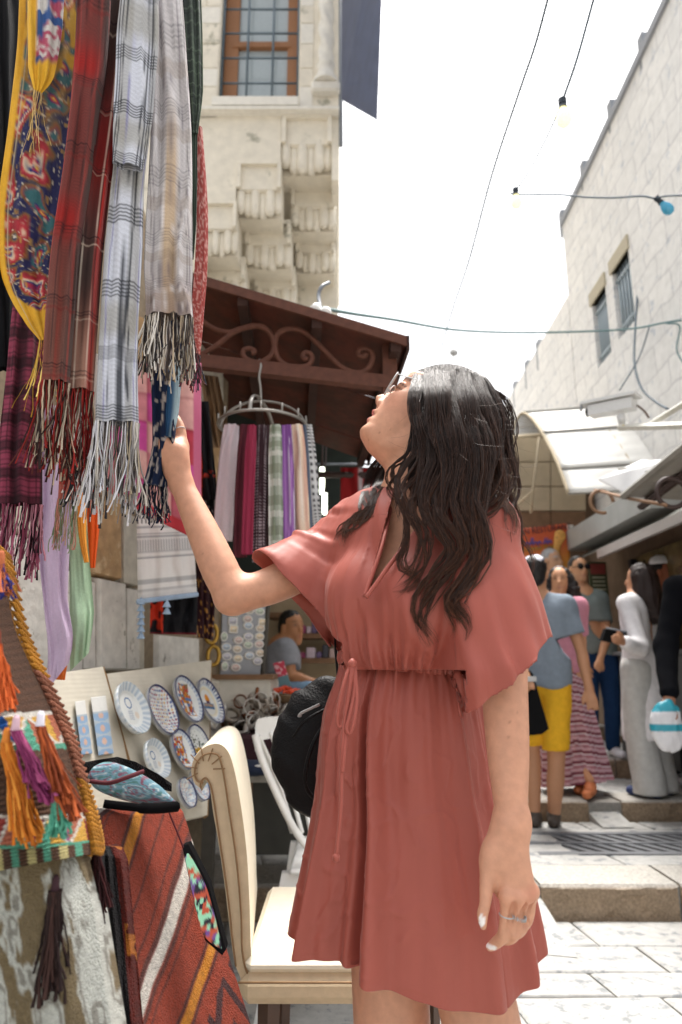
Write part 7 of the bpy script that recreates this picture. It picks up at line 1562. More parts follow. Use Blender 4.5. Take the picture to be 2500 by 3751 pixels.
    F_([(1806, 3120, .018), (1786, 3215, .01), (1778, 3305, .002), (1768, 3352, 0), (1771, 3392, 0)], 1.0, [36, 28, 21, 20, 13], .012)
    base = np.array(srgb('#CC977B')); lipc = np.array(srgb('#BE6E66')); white = np.array(srgb('#F2EDEC')); dark = np.array(srgb('#3A2219'))
    n1, n2 = W(1771, 3384, .985), W(1800, 3470, 1.018)
    moles = [H(127, -95, -118), H(30, -70, -90), H(-5, -52, -60), H(60, -95, -105), W(1880, 2650, 1.0), W(1873, 2705, 1.0), W(1905, 2610, 1.01), W(1845, 3207, .98), W(745, 2030, 1.19)]
    def colf(V):
        q = loc(V); a, b, l = q[:, 0], q[:, 1], q[:, 2]; al = np.abs(l)
        c = np.tile(base, (len(V), 1)); inh = (al < 170) & (b > -260) & (b < 60) & (a > -40) & (a < 400)
        def mix(m, k): c[:] = c * (1 - m[:, None]) + np.array(k) * m[:, None]
        f = np.where(inh, 1.0, 0)
        mix(f * .28 * np.exp(-((a - 150) / 45) ** 2 - ((al - 90) / 40) ** 2), srgb('#CF7F68'))
        lm = f * ((b > -22)) * sstep(50, 53, a) * (1 - sstep(101, 104, a)) * sstep(0, 4, 42 - al - np.abs(a - 79) * .55)
        mix(lm * .9, lipc)
        mix(f * np.exp(-((a - 80) / 2.5) ** 2) * (al < 40) * (b > -25) * .8, srgb('#6E2F2B'))
        mix(f * .45 * np.exp(-(((a - 124) / 8) ** 2 + ((al - 13) / 8) ** 2)) * (b > -4), srgb('#5A2016'))
        mix(f * (np.abs(a - 246 + .12 * np.abs(al - 55)) < 7) * (al > 22) * (al < 98) * (b > -80) * .85, dark)
        mix(f * np.exp(-((a - 197 + .004 * (al - 62) ** 2) / 3.5) ** 2) * (al > 36) * (al < 92) * (b > -65), dark)
        mix(f * np.exp(-((a - 213) / 3.5) ** 2) * (al > 36) * (al < 92) * (b > -65), (.02, .012, .01))
        mix(f * (np.hypot(a - 205, al - 62) < 10) * (b > -45), (.03, .015, .01))
        for c0, rx, rz in ((n1, .0036, .0085), (n2, .0075, .0036)):
            d = V - c0; mix(((d[:, 0] / rx) ** 2 + (d[:, 2] / rz) ** 2 < 1) * (np.abs(d[:, 1]) < .02) * 1.0, white)
        for mp_ in moles: mix((np.linalg.norm(V - mp_, axis=1) < .0035) * .0 + .55 * np.exp(-((V[:, 0] - mp_[0]) ** 2 + (V[:, 2] - mp_[2]) ** 2) / .0012 ** 2) * (np.abs(V[:, 1] - mp_[1]) < .05), srgb('#6A3A24'))
        # knuckles slightly redder
        for g in G:
            k0 = W(g[0][0], g[0][1], 1.0); mix(.35 * np.exp(-((V - k0) ** 2).sum(1) / .010 ** 2), srgb('#C0705A'))
        return c
    adopt(bd.build('body', .0034, skin, None, colf))

    # ---------------------------------------------------------------- dress: bodice with wide sleeves
    dress = mat('dress_fabric', srgb('#A05347'), rough=.47, var=.06, scale=9, bump=.09, bscale=36, streak=(1, 1, .3), spec=.32, sheen=.08, wave=(170, 'X', .10, 1.5))
    bo = SDF()
    sR = np.array((.84, -.54, 0)); fw = np.array((-.54, -.84, 0)); Rm = np.stack([sR, fw, (0, 0, 1)], 1)
    bo.ell(W(1475, 2070, 1.205), (.155, .105, .15), .03, rot=Rm)
    bo.ell(W(1470, 2300, 1.21), (.142, .112, .125), .05, rot=Rm)
    bo.ell(W(1305, 2200, 1.14), (.052, .046, .068), .05, rot=Rm)
    bo.ell(W(1520, 2220, 1.07), (.054, .045, .07), .05, rot=Rm)
    bo.ell(W(1450, 2400, 1.21), (.142, .118, .05), .04, rot=Rm)
    bo.cone(W(1360, 1930, 1.28), W(1770, 1920, 1.11), .052, .055, .04)
    bo.cone(W(1440, 1900, 1.235), W(1300, 1925, 1.28), .06, .052, .04)
    # right sleeve
    bo.cone(W(1320, 1990, 1.28), W(1050, 2160, 1.235), .066, .092, .035, n=(.1, 1, .05), fl=.68)
    bo.cone(W(1250, 2060, 1.275), W(1130, 2230, 1.24), .075, .085, .03, n=(.1, 1, .05), fl=.6)
    # left sleeve
    bo.cone(W(1775, 1960, 1.10), W(1868, 2470, 1.05), .055, .077, .03, n=(-.3, .95, 0), fl=.72)
    bo.cone(W(1790, 2150, 1.09), W(1835, 2500, 1.055), .06, .078, .03, n=(-.3, .95, 0), fl=.7)
    bo.cone(W(1560, 1960, 1.14), W(1740, 2230, 1.09), .06, .07, .05)
    lo, hi = W(800, 2700, 1.5), W(2200, 1700, 1.5); lo = np.array((-.4, .8, .9)); hi = np.array((.5, 1.5, 1.6))
    wz = W(1470, 2440, 1.21)[2]; rs0, rs1 = W(1330, 1900, 1.28), W(1060, 2180, 1.235); ls0, ls1 = W(1780, 1880, 1.1), W(1870, 2460, 1.04)
    ax_r = (rs1 - rs0) / np.linalg.norm(rs1 - rs0); ax_l = (ls1 - ls0) / np.linalg.norm(ls1 - ls0)
    cc = W(1470, 2300, 1.21)
    def folds(p):
        x, y, z = p.T
        ang = np.arctan2(y - cc[1], x - cc[0])
        g = np.exp(-np.maximum(z - wz, 0) / .075)
        d = .013 * g * (fbm(ang * 7.0, (z - wz) * 3, 1.3, 2) - .5) * 2
        d = d + .0055 * np.exp(-np.maximum(z - wz, 0) / .04) * np.sin(ang * 46 + 5 * vn3(ang * 5, z * 8, 0))
        # long soft drapes from the shoulders to the waist
        u = (x - cc[0]) * .84 - (y - cc[1]) * .54; v = z - wz
        d = d + .0105 * (fbm(u * 17 + v * 5 * np.sign(u), v * 2.6, y * 3 + 4, 3) - .5) * 2
        d = d + .0035 * (fbm(u * 46 + v * 14 * np.sign(u), v * 5, y * 6 + 2, 2) - .5) * 2
        # right sleeve: folds run along the sleeve's hang
        q = p - rs0; t = q @ ax_r; wr = sstep(.0, .07, t) * sstep(.16, .02, np.abs(q[:, 1]))
        r2 = p[:, 2] + .75 * (p[:, 0])
        d = d + wr * .013 * (fbm(t * 34 - q[:, 2] * 6, q[:, 2] * 5, q[:, 1] * 6 + 9, 2) - .5) * 2
        q = p - ls0; t = q @ ax_l; wl = sstep(.02, .12, t) * (x > .17)
        aa = np.arctan2(q[:, 1] + .05, q[:, 0] - .03)
        d = d + wl * .014 * (fbm((x * 22 + z * 5), z * 3.2, y * 14, 2) - .5) * 2
        return d
    bo.func(folds, lo, hi, .0, 'd')
    def plane(p0, nrm):
        p0 = np.asarray(p0); nrm = np.asarray(nrm, float); nrm = nrm / np.linalg.norm(nrm)
        return (lambda p: (p - p0) @ nrm)
    fr = plane(W(1068, 2178, 1.235), (-.75, -.12, -.66)); fl_ = plane(W(1878, 2462, 1.045), (.62, .05, -.78))
    def cuts(p):
        x, y, z = p.T; dz = z - CH
        c1 = np.where(x < .0, fr(p) + .007 * np.sin(y * 48 + 1) + .006 * (vn3(y * 40, z * 30) - .5), -1.)
        c2 = np.where(x > .19 + (z < wz) * -.03, fl_(p) + .006 * np.sin(y * 50 + 1) + .006 * (vn3(y * 40, x * 40) - .5), -1.)
        c3 = np.where((x < .19) & (x > -.05), wz - .006 - z, -1.) - (x > .16) * np.maximum(0, 0)
        c3 = np.where((x >= .178) & (z < wz + .02), np.minimum(c3, -1), c3)
        fwd = y * _cp + dz * _sp; upc = -y * _sp + dz * _cp
        X = 1250 + F * x / fwd; Yp = 1875.5 - F * upc / fwd
        l1 = (1432 - X) + (Yp - 1830) * (1338 - 1432) / (2190 - 1830)
        l2 = (X - 1600) - (Yp - 1830) * (1338 - 1600) / (2190 - 1830)
        c4 = -np.maximum(np.maximum(np.maximum(l1, l2), Yp - 2190) * s, y - 1.19)
        n0, n1_ = W(1545, 1600, 1.2), W(1500, 1890, 1.205); ba = n1_ - n0; t = np.clip(((p - n0) @ ba) / (ba @ ba), 0, 1)
        c5 = .070 - np.linalg.norm(p - n0 - t[:, None] * ba, axis=1)
        return np.maximum.reduce([c1, c2, c3, c4, c5])
    Vd, Qd = bo.mesh(.0042, clip=(np.array((-.2, .9, .95)), np.array((.42, 1.45, 1.52))))
    cv = cuts(Vd); Qd = Qd[(cv[Qd] <= 0).any(1)]
    us = np.unique(Qd); rm = np.full(len(Vd), -1); rm[us] = np.arange(len(us)); Vd = Vd[us]; Qd = rm[Qd]
    for it in range(3):
        cv = cuts(Vd); m_ = cv > 0; p = Vd[m_]; e = 5e-4
        gx = np.stack([cuts(p + np.eye(3)[i] * e) - cv[m_] for i in range(3)], 1) / e; gx = np.clip(gx, -1.5, 1.5)
        Vd[m_] = p - np.clip(cv[m_] / ((gx ** 2).sum(1) + 1e-6), -.004, .004)[:, None] * gx
    Wd = mk('dress_bodice', Vd, Qd, dress)
    so = Wd.modifiers.new('cloth', 'SOLIDIFY'); so.thickness = .0022; so.offset = -1
    adopt(Wd)
    # neckline facing: flat ribbed band along both V edges
    # ---------------------------------------------------------------- skirt
    prof = [  # py, left px, right px, depth ratio
        (2425, 1268, 1712, .80), (2455, 1252, 1722, .80), (2500, 1232, 1738, .80), (2600, 1196, 1762, .80), (2720, 1178, 1785, .80), (2860, 1172, 1808, .80),
        (2970, 1162, 1842, .80), (3125, 1136, 1888, .80), (3270, 1110, 1922, .80), (3392, 1090, 1946, .80), (3414, 1088, 1950, .80)]
    nV, nU = 150, 420
    prof = np.array(prof, float); pys = spline(prof, nV)
    th = np.linspace(0, 2 * math.pi, nU, endpoint=False)
    ys_, xs_ = [], []
    V = np.zeros((nV, nU, 3)); Yc = 1.215
    folds_ = [(-2.62, .030, .055, .05), (-2.30, -.02, .10, .25), (-1.95, .012, .10, .35), (-1.45, .008, .12, .4), (-1.05, .012, .10, .45), (-.62, .016, .08, .3), (-.25, .012, .09, .2), (.35, .02, .1, .2), (.9, .02, .12, .2), (1.5, .02, .12, .2), (2.1, .02, .12, .2), (2.7, .02, .12, .2), (3.1, .02, .1, .2)]
    for i, (py, lx, rx, dr) in enumerate(pys):
        t = i / (nV - 1)
        pl, pr_ = P(lx, py, Yc), P(rx, py, Yc); cx = (pl[0] + pr_[0]) / 2; hw = (pr_[0] - pl[0]) / 2; z = pl[2]
        hd = hw * dr
        # rounded-rectangle ring, drapes grow towards the hem
        cth, sth = np.cos(th), np.sin(th); e = .88
        X = np.sign(cth) * np.abs(cth) ** e * hw; Yy = np.sign(sth) * np.abs(sth) ** e * hd
        R = np.ones(nU)
        disp = np.zeros(nU)
        for k, (a0_, am, wd, st) in enumerate(folds_):
            da = (th - a0_ + math.pi) % (2 * math.pi) - math.pi
            disp += am * sstep(st * .3, .95, t) * np.exp(-(da / wd) ** 2)
        gath = .0075 * np.exp(-t / .11) * np.sin(th * 44 + 4 * vn3(th * 4, t * 3, 0)) + .012 * np.exp(-t / .26) * (fbm(th * 11, t * 1.5, 3, 2) - .5) * 2
        soft = .015 * sstep(.02, .5, t) * (fbm(th * 3.6, t * 1.1, 8, 3) - .5) * 2
        # the crease at the wearer's right, where the front panel overlaps
        da = (th - (-2.03) + math.pi) % (2 * math.pi) - math.pi
        crease = sstep(.03, .5, t) * (.020 * np.exp(-((da - .085) / .10) ** 2) - .034 * np.exp(-((da + .055) / .060) ** 2))
        seam = -.0022 * np.exp(-(((th - (-.97) + math.pi) % (2 * math.pi) - math.pi) / .008) ** 2)
        rn_ = fbm(th * 5 + t * 7, t * 13 - th * 1.2, 5, 2); wr = .0042 * np.clip(1 - np.abs(rn_ - .5) * 9, 0, 1) ** 2 * sstep(.18, .4, t) * sstep(.97, .8, t) * (.35 + .65 * np.exp(-((th - 4.05) / .55) ** 2))
        dd = disp + gath + soft + crease + seam + wr
        nx, ny = cth * hd, sth * hw; nn = np.hypot(nx, ny)
        V[i, :, 0] = cx + X + dd * nx / nn; V[i, :, 1] = Yc + Yy + dd * ny / nn
        V[i, :, 2] = z + t * .006 * np.sin(th * 3 + 1) - .05 * t * np.exp(-(((th - 5.1)) / .8) ** 2) * (t > 0) * t ** 3
    # hem turned under
    hem = V[-1].copy(); ctr = hem.mean(0); inn = hem + (ctr - hem) * .012; inn[:, 2] = hem[:, 2] - .001; inn2 = hem + (ctr - hem) * .02; inn2[:, 2] = hem[:, 2] + .015
    VV = np.concatenate([V, inn[None], inn2[None]], 0)
    sk = mk('dress_skirt', VV.reshape(-1, 3), gridfaces(nU, nV + 2, True), dress)
    adopt(sk)
    # gathered waistband
    nb_, nU2 = 14, 700; th2 = np.linspace(0, 2 * math.pi, nU2, endpoint=False); VB = []
    pl, pr_ = P(1262, 2425, Yc), P(1716, 2445, Yc)
    for j in range(nb_):
        q = j / (nb_ - 1); a = q * 2 * math.pi
        off = .007 * math.cos(a); dz = .013 * math.sin(a)
        cx = (pl[0] + pr_[0]) / 2; hw = (pr_[0] - pl[0]) / 2 + .004 + off; hd = hw * .8
        rip = .0022 * np.sin(th2 * 74 + 6 * vn3(th2 * 6, 0, 2))
        e = .88; c_, s_ = np.cos(th2), np.sin(th2)
        VB.append(np.stack([cx + np.sign(c_) * np.abs(c_) ** e * (hw + rip), Yc + np.sign(s_) * np.abs(s_) ** e * (hd + rip), (pl[2] + pr_[2]) / 2 + dz - .012 * c_ + 0 * th2], 1))
    adopt(mk('waistband', np.array(VB).reshape(-1, 3), gridfaces(nU2, nb_, True), dress))
    # drawstring: bow loops and tails
    b = B(); yf = 1.03
    kn = (1290, 2440)
    def cord(pts, r=.0028):
        b.tube(spline([P(x, y, Y) for x, y, Y in pts], 40), r, 7)
    cord([(1290, 2425, 1.045), (1262, 2500, 1.035), (1240, 2600, 1.03), (1238, 2655, 1.03), (1256, 2660, 1.03), (1270, 2600, 1.03), (1284, 2500, 1.035), (1292, 2428, 1.045)])
    cord([(1292, 2425, 1.045), (1300, 2520, 1.035), (1282, 2620, 1.025), (1270, 2668, 1.022), (1282, 2685, 1.022), (1296, 2650, 1.022), (1308, 2560, 1.03), (1300, 2430, 1.045)])
    cord([(1290, 2440, 1.04), (1268, 2600, 1.03), (1254, 2760, 1.02), (1250, 2950, 1.01), (1236, 3100, 1.005), (1232, 3140, 1.005)])
    cord([(1294, 2440, 1.04), (1272, 2640, 1.03), (1262, 2760, 1.018), (1256, 2830, 1.014)])
    b.lathe([(.001, -.006), (.005, -.003), (.005, .003), (.001, .006)], P(1232, 3142, 1.004), n=8); b.lathe([(.002, -.008), (.007, -.003), (.007, .003), (.002, .008)], P(1291, 2432, 1.043), n=10)
    adopt(b.build('drawstring', dress, smooth=True))
    # neckline facing band
    fb = B()
    for (A0, A1, A2, wv) in (((1436, 1845, 1.15), (1400, 2000, 1.085), (1336, 2186, 1.058), -13), ((1560, 1900, 1.11), (1450, 2040, 1.06), (1342, 2190, 1.05), 13)):
        pts = spline([P(*A0), P(*A1), P(*A2)], 30); fb.tube(pts, .0035, 6)
    adopt(fb.build('neckline_band', dress, smooth=True))
    # rings, sunglasses, earring
    gold = mat('gold', srgb('#C9A35A'), rough=.25, metal=1, var=.05)
    gb = B()
    def ringat(px, py, Y, rpx, ax, zig=0):
        c = P(px, py, Y); r = rpx * S(px, py, Y); ax = np.array(ax, float); ax /= np.linalg.norm(ax)
        u = np.cross(ax, (0, 0, 1.)); u /= np.linalg.norm(u); v = np.cross(ax, u); a = np.linspace(0, 2 * math.pi, 49)
        gb.tube([c + r * (math.cos(t) * u + math.sin(t) * v) + ax * zig * (1 if i % 2 else -1) for i, t in enumerate(a)], .0009, 6, caps=False)
    ringat(1857, 3352, 1.003, 26, P(1864, 3286, 1) - P(1850, 3415, 1.006)); ringat(1902, 3360, 1.002, 25, P(1912, 3292, 1) - P(1890, 3416, 1.004), .0022)
    ringat(660, 1575, 1.272, 20, P(666, 1600, 1.27) - P(655, 1552, 1.275))
    adopt(gb.build('finger_rings', gold, smooth=True))
    lens = mat('brown_lens', srgb('#6B4A30'), rough=.08, var=0, spec=.8, alpha=.72)
    fr = B(); ln = B()
    for sg in (-1, 1):
        # rim in the (a, l) plane, tilted like the face
        t = np.linspace(0, 2 * math.pi, 33)
        rim = [H(196 + 44 * np.sin(x) , 20 - 6 * abs(62 + 46 * np.cos(x)) / 60 + 6 * np.sin(x), sg * (62 + 46 * np.cos(x))) for x in t]
        fr.tube(rim, .0012, 6, caps=False)
        ln.add(np.vstack([rim[:-1], [np.mean(rim[:-1], 0)]]), [(i, (i + 1) % 32, 32) for i in range(32)])
        fr.tube([H(222, 8, sg * 106), H(236, -60, sg * 138), H(238, -150, sg * 148)], .0011, 6)
        fr.tube([H(190, 17, sg * 18), H(184, 2, sg * 20)], .0012, 5)
    fr.tube(spline([H(205, 20, -18), H(210, 25, 0), H(205, 20, 18)], 9), .0012, 6)
    g = fr.build('sunglasses', gold, smooth=True)
    bpy.context.view_layer.update()
    g['label'] = 'gold rimmed sunglasses with brown lenses'
    adopt(g); o = ln.build('lens', lens); o.parent = g
    adopt(B().tube([H(128, -182, -150) + .007 * np.array((math.cos(t), 0, math.sin(t))) for t in np.linspace(0, 6.283, 20)], .0008, 5).build('earring', gold, smooth=True))

    # ---------------------------------------------------------------- hair
    hm = mat('dark_hair', attr=True, rough=.38, var=.3, scale=60, spec=.36)
    hb = SDF()
    hb.ell(H(256, -196, 0), (166 * s, 140 * s, 160 * s), .02)
    hb.chain([W(1650, 1480, 1.21), W(1670, 1640, 1.21), W(1710, 1800, 1.2)], [.055, .075, .055], .02)
    hb.chain([W(1590, 1600, 1.14), W(1580, 1760, 1.115), W(1610, 1880, 1.10)], [.03, .04, .02], .03)
    hb.chain([W(1670, 1560, 1.14), W(1710, 1750, 1.11), W(1730, 1860, 1.09)], [.04, .045, .02], .03)
    hb.chain([W(1540, 1660, 1.27), W(1450, 1790, 1.27), W(1400, 1850, 1.25)], [.04, .025, .012], .02)
    fp = H(150, -40, 0)
    # keep the face free: cut the cap in front of the hairline
    hb.func(lambda p: (lambda q: np.maximum(-(q[:, 1] + np.interp(q[:, 0], [40, 120, 200, 290, 340, 400], [150, 128, 112, 78, 40, 0])), q[:, 0] - 420) * s)(loc(p)), hc - .3, hc + .3, .01, 's')
    cap = hb.build('hair_mass', .005, mat('hair_under', srgb('#140E0C'), rough=.9, spec=.05), None)
    # strands: guide curves from the scalp, in (px, py, Y)
    guides = []
    def gd(pts, r, n, spread=1.0, wavy=1.0): guides.append((np.array([P(*q) for q in pts]), r, n, spread, wavy))
    N_, M_, Fr = 1.085, 1.12, 1.16
    # crown: parted on the far side, sweeping over the top and down the near side
    gd([(1518, 1385, 1.25), (1518, 1348, 1.20), (1512, 1392, 1.13), (1516, 1470, 1.10), (1538, 1580, 1.085), (1530, 1670, 1.075), (1462, 1750, 1.06), (1450, 1820, 1.05), (1495, 1900, 1.045), (1505, 1990, 1.04), (1470, 2070, 1.035), (1520, 2130, 1.03), (1440, 2180, 1.03)], .009, 170)
    gd([(1560, 1375, 1.26), (1552, 1335, 1.20), (1538, 1400, 1.11), (1545, 1520, 1.08), (1575, 1640, 1.07), (1555, 1760, 1.055), (1510, 1860, 1.045), (1550, 1960, 1.035), (1545, 2060, 1.03), (1480, 2150, 1.028), (1420, 2180, 1.03)], .013, 200)
    gd([(1590, 1370, 1.26), (1582, 1332, 1.20), (1575, 1400, 1.10), (1588, 1540, 1.068), (1615, 1680, 1.055), (1575, 1800, 1.045), (1585, 1900, 1.035), (1650, 2000, 1.028), (1645, 2080, 1.025), (1560, 2180, 1.022), (1535, 2260, 1.02), (1565, 2330, 1.02), (1605, 2400, 1.02)], .018, 220)
    gd([(1625, 1368, 1.27), (1615, 1333, 1.20), (1620, 1405, 1.09), (1640, 1540, 1.058), (1665, 1680, 1.045), (1640, 1820, 1.035), (1645, 1920, 1.03), (1670, 2020, 1.024), (1610, 2110, 1.02), (1565, 2190, 1.02), (1555, 2250, 1.02)], .020, 230)
    gd([(1660, 1372, 1.27), (1650, 1340, 1.20), (1665, 1415, 1.095), (1690, 1550, 1.06), (1715, 1690, 1.045), (1700, 1820, 1.035), (1730, 1920, 1.03), (1765, 2020, 1.025), (1720, 2120, 1.02), (1665, 2200, 1.018), (1695, 2260, 1.018), (1700, 2310, 1.018)], .021, 260)
    gd([(1690, 1380, 1.27), (1685, 1348, 1.20), (1712, 1435, 1.105), (1745, 1560, 1.07), (1765, 1690, 1.05), (1740, 1820, 1.04), (1715, 1920, 1.03), (1750, 2030, 1.022), (1690, 2150, 1.018), (1650, 2210, 1.016), (1695, 2300, 1.015), (1675, 2370, 1.016)], .02, 240)
    gd([(1720, 1395, 1.27), (1715, 1362, 1.20), (1758, 1455, 1.125), (1795, 1580, 1.09), (1812, 1710, 1.07), (1800, 1820, 1.055), (1755, 1890, 1.045), (1780, 1980, 1.04), (1750, 2060, 1.035)], .02, 220)
    gd([(1745, 1410, 1.27), (1745, 1382, 1.20), (1800, 1485, 1.15), (1835, 1620, 1.13), (1848, 1740, 1.11), (1850, 1830, 1.09), (1872, 1900, 1.09), (1888, 2000, 1.10)], .018, 200)
    gd([(1760, 1425, 1.27), (1770, 1405, 1.21), (1825, 1510, 1.19), (1855, 1640, 1.18), (1868, 1760, 1.17), (1872, 1850, 1.15), (1895, 1950, 1.13), (1925, 2050, 1.12), (1935, 2150, 1.12)], .015, 150)
    gd([(1700, 1380, 1.26), (1790, 1460, 1.25), (1840, 1600, 1.25), (1850, 1740, 1.25), (1855, 1850, 1.22)], .03, 200)
    # in-between sheets so that the crown is covered
    gd([(1545, 1378, 1.25), (1542, 1338, 1.20), (1524, 1395, 1.115), (1526, 1495, 1.09), (1552, 1610, 1.077), (1540, 1715, 1.065), (1490, 1800, 1.052), (1500, 1880, 1.045), (1525, 1980, 1.038)], .011, 200)
    gd([(1607, 1368, 1.26), (1600, 1332, 1.20), (1598, 1402, 1.095), (1615, 1540, 1.063), (1640, 1680, 1.05), (1610, 1810, 1.04), (1615, 1910, 1.033), (1660, 2010, 1.026)], .02, 240)
    gd([(1675, 1376, 1.27), (1668, 1344, 1.20), (1690, 1425, 1.10), (1718, 1555, 1.065), (1740, 1690, 1.048), (1720, 1820, 1.038), (1722, 1920, 1.03), (1757, 2025, 1.024)], .02, 240)
    gd([(1705, 1388, 1.27), (1700, 1355, 1.20), (1735, 1445, 1.115), (1770, 1570, 1.08), (1788, 1700, 1.06), (1770, 1820, 1.048), (1735, 1905, 1.04), (1765, 2005, 1.03)], .02, 220)
    gd([(1735, 1402, 1.27), (1732, 1372, 1.20), (1780, 1470, 1.138), (1815, 1600, 1.11), (1830, 1725, 1.09), (1825, 1825, 1.07), (1812, 1895, 1.065)], .02, 200)
    # front lock by the neck
    gd([(1530, 1420, 1.11), (1525, 1560, 1.10), (1500, 1660, 1.09), (1450, 1720, 1.085), (1440, 1790, 1.085), (1470, 1850, 1.08), (1480, 1930, 1.07)], .007, 100)
    # far side, falling over the other shoulder
    gd([(1520, 1560, 1.27), (1440, 1660, 1.28), (1370, 1740, 1.27), (1350, 1820, 1.26), (1345, 1890, 1.235), (1290, 1925, 1.225), (1250, 1960, 1.22), (1238, 2040, 1.22)], .013, 170)
    gd([(1530, 1580, 1.26), (1450, 1690, 1.27), (1400, 1780, 1.25), (1380, 1860, 1.23), (1330, 1910, 1.215), (1280, 1940, 1.21), (1262, 2000, 1.205)], .012, 170)
    gd([(1540, 1600, 1.25), (1470, 1720, 1.26), (1420, 1800, 1.25), (1400, 1870, 1.23), (1350, 1930, 1.21)], .014, 150)
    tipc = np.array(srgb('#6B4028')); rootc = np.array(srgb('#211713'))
    Vs, Fs_, Cs = [], [], []; nb = 0
    def strand(pts, r0, c0, c1):
        nonlocal nb
        m = len(pts); T = np.gradient(pts, axis=0); T /= np.linalg.norm(T, axis=1)[:, None] + 1e-9
        vw = pts - np.array((0, 0, CH)); sd_ = np.cross(T, vw); sd_ /= np.linalg.norm(sd_, axis=1)[:, None] + 1e-9; up = np.cross(sd_, T)
        rr = r0 * np.clip(np.minimum(1, (1 - np.linspace(0, 1, m)) * 5 + .25), .2, 1)[:, None]
        v = np.concatenate([pts + sd_ * rr, pts - sd_ * rr * .5 + up * rr * .87, pts - sd_ * rr * .5 - up * rr * .87], 1).reshape(-1, 3)
        i = np.arange(m - 1)[:, None] * 3; k = np.arange(3)[None]
        f = np.stack([i + k, i + (k + 1) % 3, i + 3 + (k + 1) % 3, i + 3 + k], -1).reshape(-1, 4) + nb
        Vs.append(v); Fs_.append(f); nb += len(v)
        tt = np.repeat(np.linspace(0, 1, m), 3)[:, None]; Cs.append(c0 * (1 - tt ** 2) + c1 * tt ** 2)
    m = 27; t = np.linspace(0, 1, m); SP, SR, S0, S1, ROOT = [], [], [], [], []
    for gi, (g, r, n, spread, wavy) in enumerate(guides):
        gs = spline(g, m)
        ctr_dir = np.cross(np.gradient(gs, axis=0), gs - np.array((0, 0, CH))); ctr_dir /= np.linalg.norm(ctr_dir, axis=1)[:, None]
        vdir = (gs - np.array((0, 0, CH))); vdir /= np.linalg.norm(vdir, axis=1)[:, None]
        n = int(n * 1.4); lw = [rng.uniform(-1, 1) for _ in range(7)]
        for i in range(n):
            a = rng.uniform(-1, 1); bq = rng.uniform(-1, 1); ph = rng.uniform(0, 6.28); L = rng.uniform(.55, 1.0) ** .8
            wid = r * (1.3 * (1 - t) ** .9 + .20)
            sub = int((a + 1) * 2.6); ca = (sub + .5) / 2.6 - 1
            aa = a * (1 - t ** 2) + (ca + (a - ca) * .72) * t ** 2
            fz = (.0014 + .005 * t ** 2 * (rng.random() ** 3))[:, None]
            lockw = .008 * sstep(.25, .6, t) * np.sin(t * (15 + 3 * lw[sub % 7]) + 5 * lw[(sub + 2) % 7])
            off = ctr_dir * (aa * wid + lockw)[:, None] - vdir * ((.5 * bq + .3) * wid * .6)[:, None]
            wv_ = np.stack([np.sin(t * 17 + ph), np.cos(t * 14 + ph * 1.7), np.sin(t * 19 + ph * .6)], 1) * fz
            ROOT.append(1 if gi < 15 else 0); SP.append(gs + off + wv_); SR.append((max(10, int(m * L)), rng.uniform(.00022, .00044)))
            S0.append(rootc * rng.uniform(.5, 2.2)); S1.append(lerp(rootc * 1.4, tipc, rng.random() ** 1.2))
    SP = np.array(SP); q = SP.reshape(-1, 3)
    for it in range(5):           # lay the hair on the dress and shoulders instead of letting it sink in
        dd = np.minimum(bo.ev(q), .05); push = np.clip(.004 - dd, 0, .02); v = np.array((0, 0, CH)) - q; v[:, 2] *= .4; v /= np.linalg.norm(v, axis=1)[:, None]
        q = q + v * push[:, None]
    hcen = H(258, -194, 0); er = np.array((186 * s, 160 * s, 172 * s)); tq = np.tile(t, len(SP))
    u_ = (q - hcen) / er; rr_ = np.linalg.norm(u_, axis=1); tgt = 1.0 + .06 * np.repeat(rng.random(len(SP)), m)
    isr = np.repeat(ROOT, m) > 0; upz = sstep(hcen[2] - .06, hcen[2] - .01, q[:, 2])
    rn = np.where(isr, np.maximum(rr_, lerp(rr_ * .0 + .9, tgt, upz)), rr_); wt = np.where(isr, sstep(.34, .12, tq), 0); rn = rn * (1 - wt) + tgt * wt
    q = hcen + (q - hcen) * (rn / rr_)[:, None]
    SP = q.reshape(SP.shape)
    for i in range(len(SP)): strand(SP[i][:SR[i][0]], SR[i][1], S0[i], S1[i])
    # fly-away hairs
    for i in range(200):
        g = guides[rng.integers(0, 15)][0]; gs = spline(g, 30); k0 = rng.integers(3, 22); p = gs[k0].copy(); v = (gs[min(k0 + 3, 29)] - gs[k0]); v /= np.linalg.norm(v) + 1e-6
        v = v + rng.normal(0, .32, 3); pts = [p]; cv = rng.normal(0, .3, 3)
        for j in range(12):
            v = v / np.linalg.norm(v) + cv * .35 + rng.normal(0, .06, 3); p = p + v / np.linalg.norm(v) * rng.uniform(.004, .008); pts.append(p)
        strand(np.array(pts), .00014, rootc, tipc * .8)
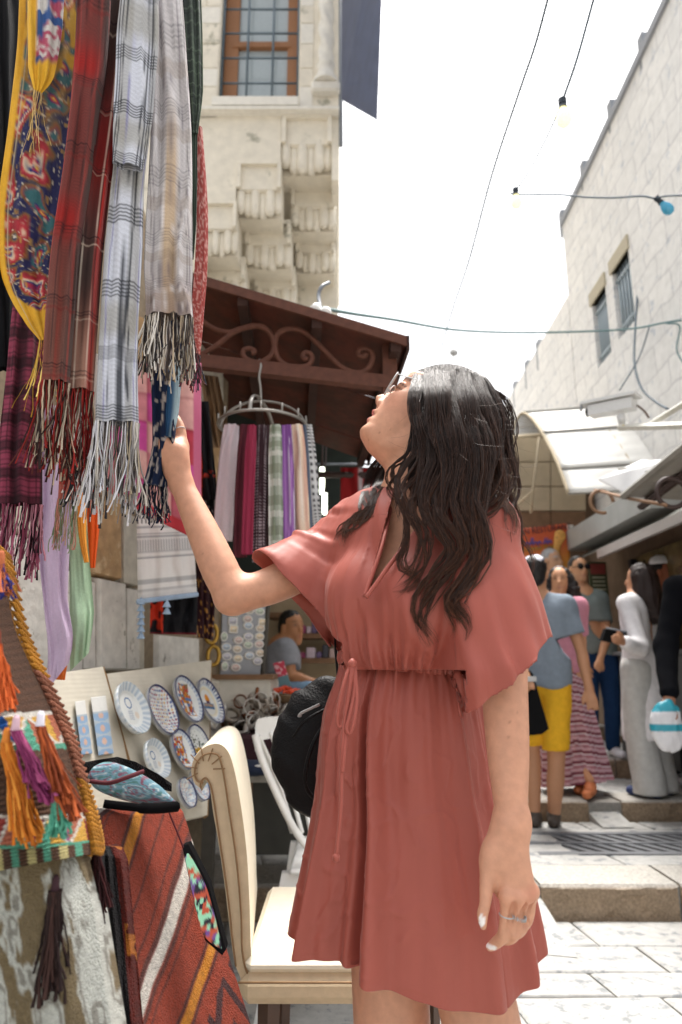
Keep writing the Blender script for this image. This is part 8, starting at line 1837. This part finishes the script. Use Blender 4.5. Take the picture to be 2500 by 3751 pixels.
    hair = mk('hair', np.vstack(Vs), np.vstack(Fs_), hm, None, np.vstack(Cs))
    hair['label'] = 'long dark brown wavy hair'
    adopt(hair); bpy.context.view_layer.update(); cap.parent = hair; cap.matrix_parent_inverse = hair.matrix_world.inverted()
    return root
HERO = hero()

def handbag():
    lea = mat('black_leather', srgb('#0C0C0E'), rough=.55, var=.2, scale=60, bump=.3, bscale=260, spec=.25)
    r = empty('handbag', 'black pebbled leather shoulder bag hanging behind the woman in the red dress', 'handbag')
    b = SDF()
    b.chain([P(1200, 2560, 1.36), P(1150, 2720, 1.36), P(1160, 2860, 1.36)], [.04, .082, .062], .05, n=(0, 1, 0), fl=.42)
    b.chain([P(1250, 2640, 1.38), P(1240, 2850, 1.38)], [.075, .07], .05, n=(0, 1, 0), fl=.42)
    b.func(lambda p: .011 * (fbm(p[:, 0] * 16 + p[:, 2] * 20, p[:, 2] * 9, p[:, 1] * 8) - .5) * 2 + .002 * np.sin(p[:, 0] * 60 + p[:, 2] * 95) * np.exp(-((p[:, 2] - P(1150, 2600, 1.36)[2]) / .05) ** 2), (-1, 0, 0), (1, 2, 2), 0, 'd')
    b.build('bag_body', .005, lea, r)
    t = B()
    t.tube(spline([P(1240, 2500, 1.33), P(1228, 2330, 1.31), P(1236, 2150, 1.30), P(1262, 2000, 1.275), P(1300, 1895, 1.27), P(1345, 1850, 1.30), P(1380, 1850, 1.37)], 50), .0085, 8, flat=.3)
    t.build('strap', lea, r, smooth=True)
    t = B().tube(spline([P(1098, 2625, 1.28), P(1105, 2612, 1.272), P(1140, 2595, 1.262), P(1172, 2580, 1.262)], 14), .004, 7, flat=.4)
    t.build('clasp', mat('gold'), r, smooth=True)
    t = B(); t.tube(spline([P(1215, 2620, 1.27), P(1150, 2720, 1.262), P(1120, 2830, 1.27), P(1130, 2900, 1.29), P(1200, 2960, 1.30)], 30), .004, 6)
    t.tube(spline([P(1205, 2590, 1.275), P(1120, 2640, 1.265), P(1075, 2700, 1.29)], 20), .0028, 6)
    t.build('piping', lea, r, smooth=True)
    return r
handbag()
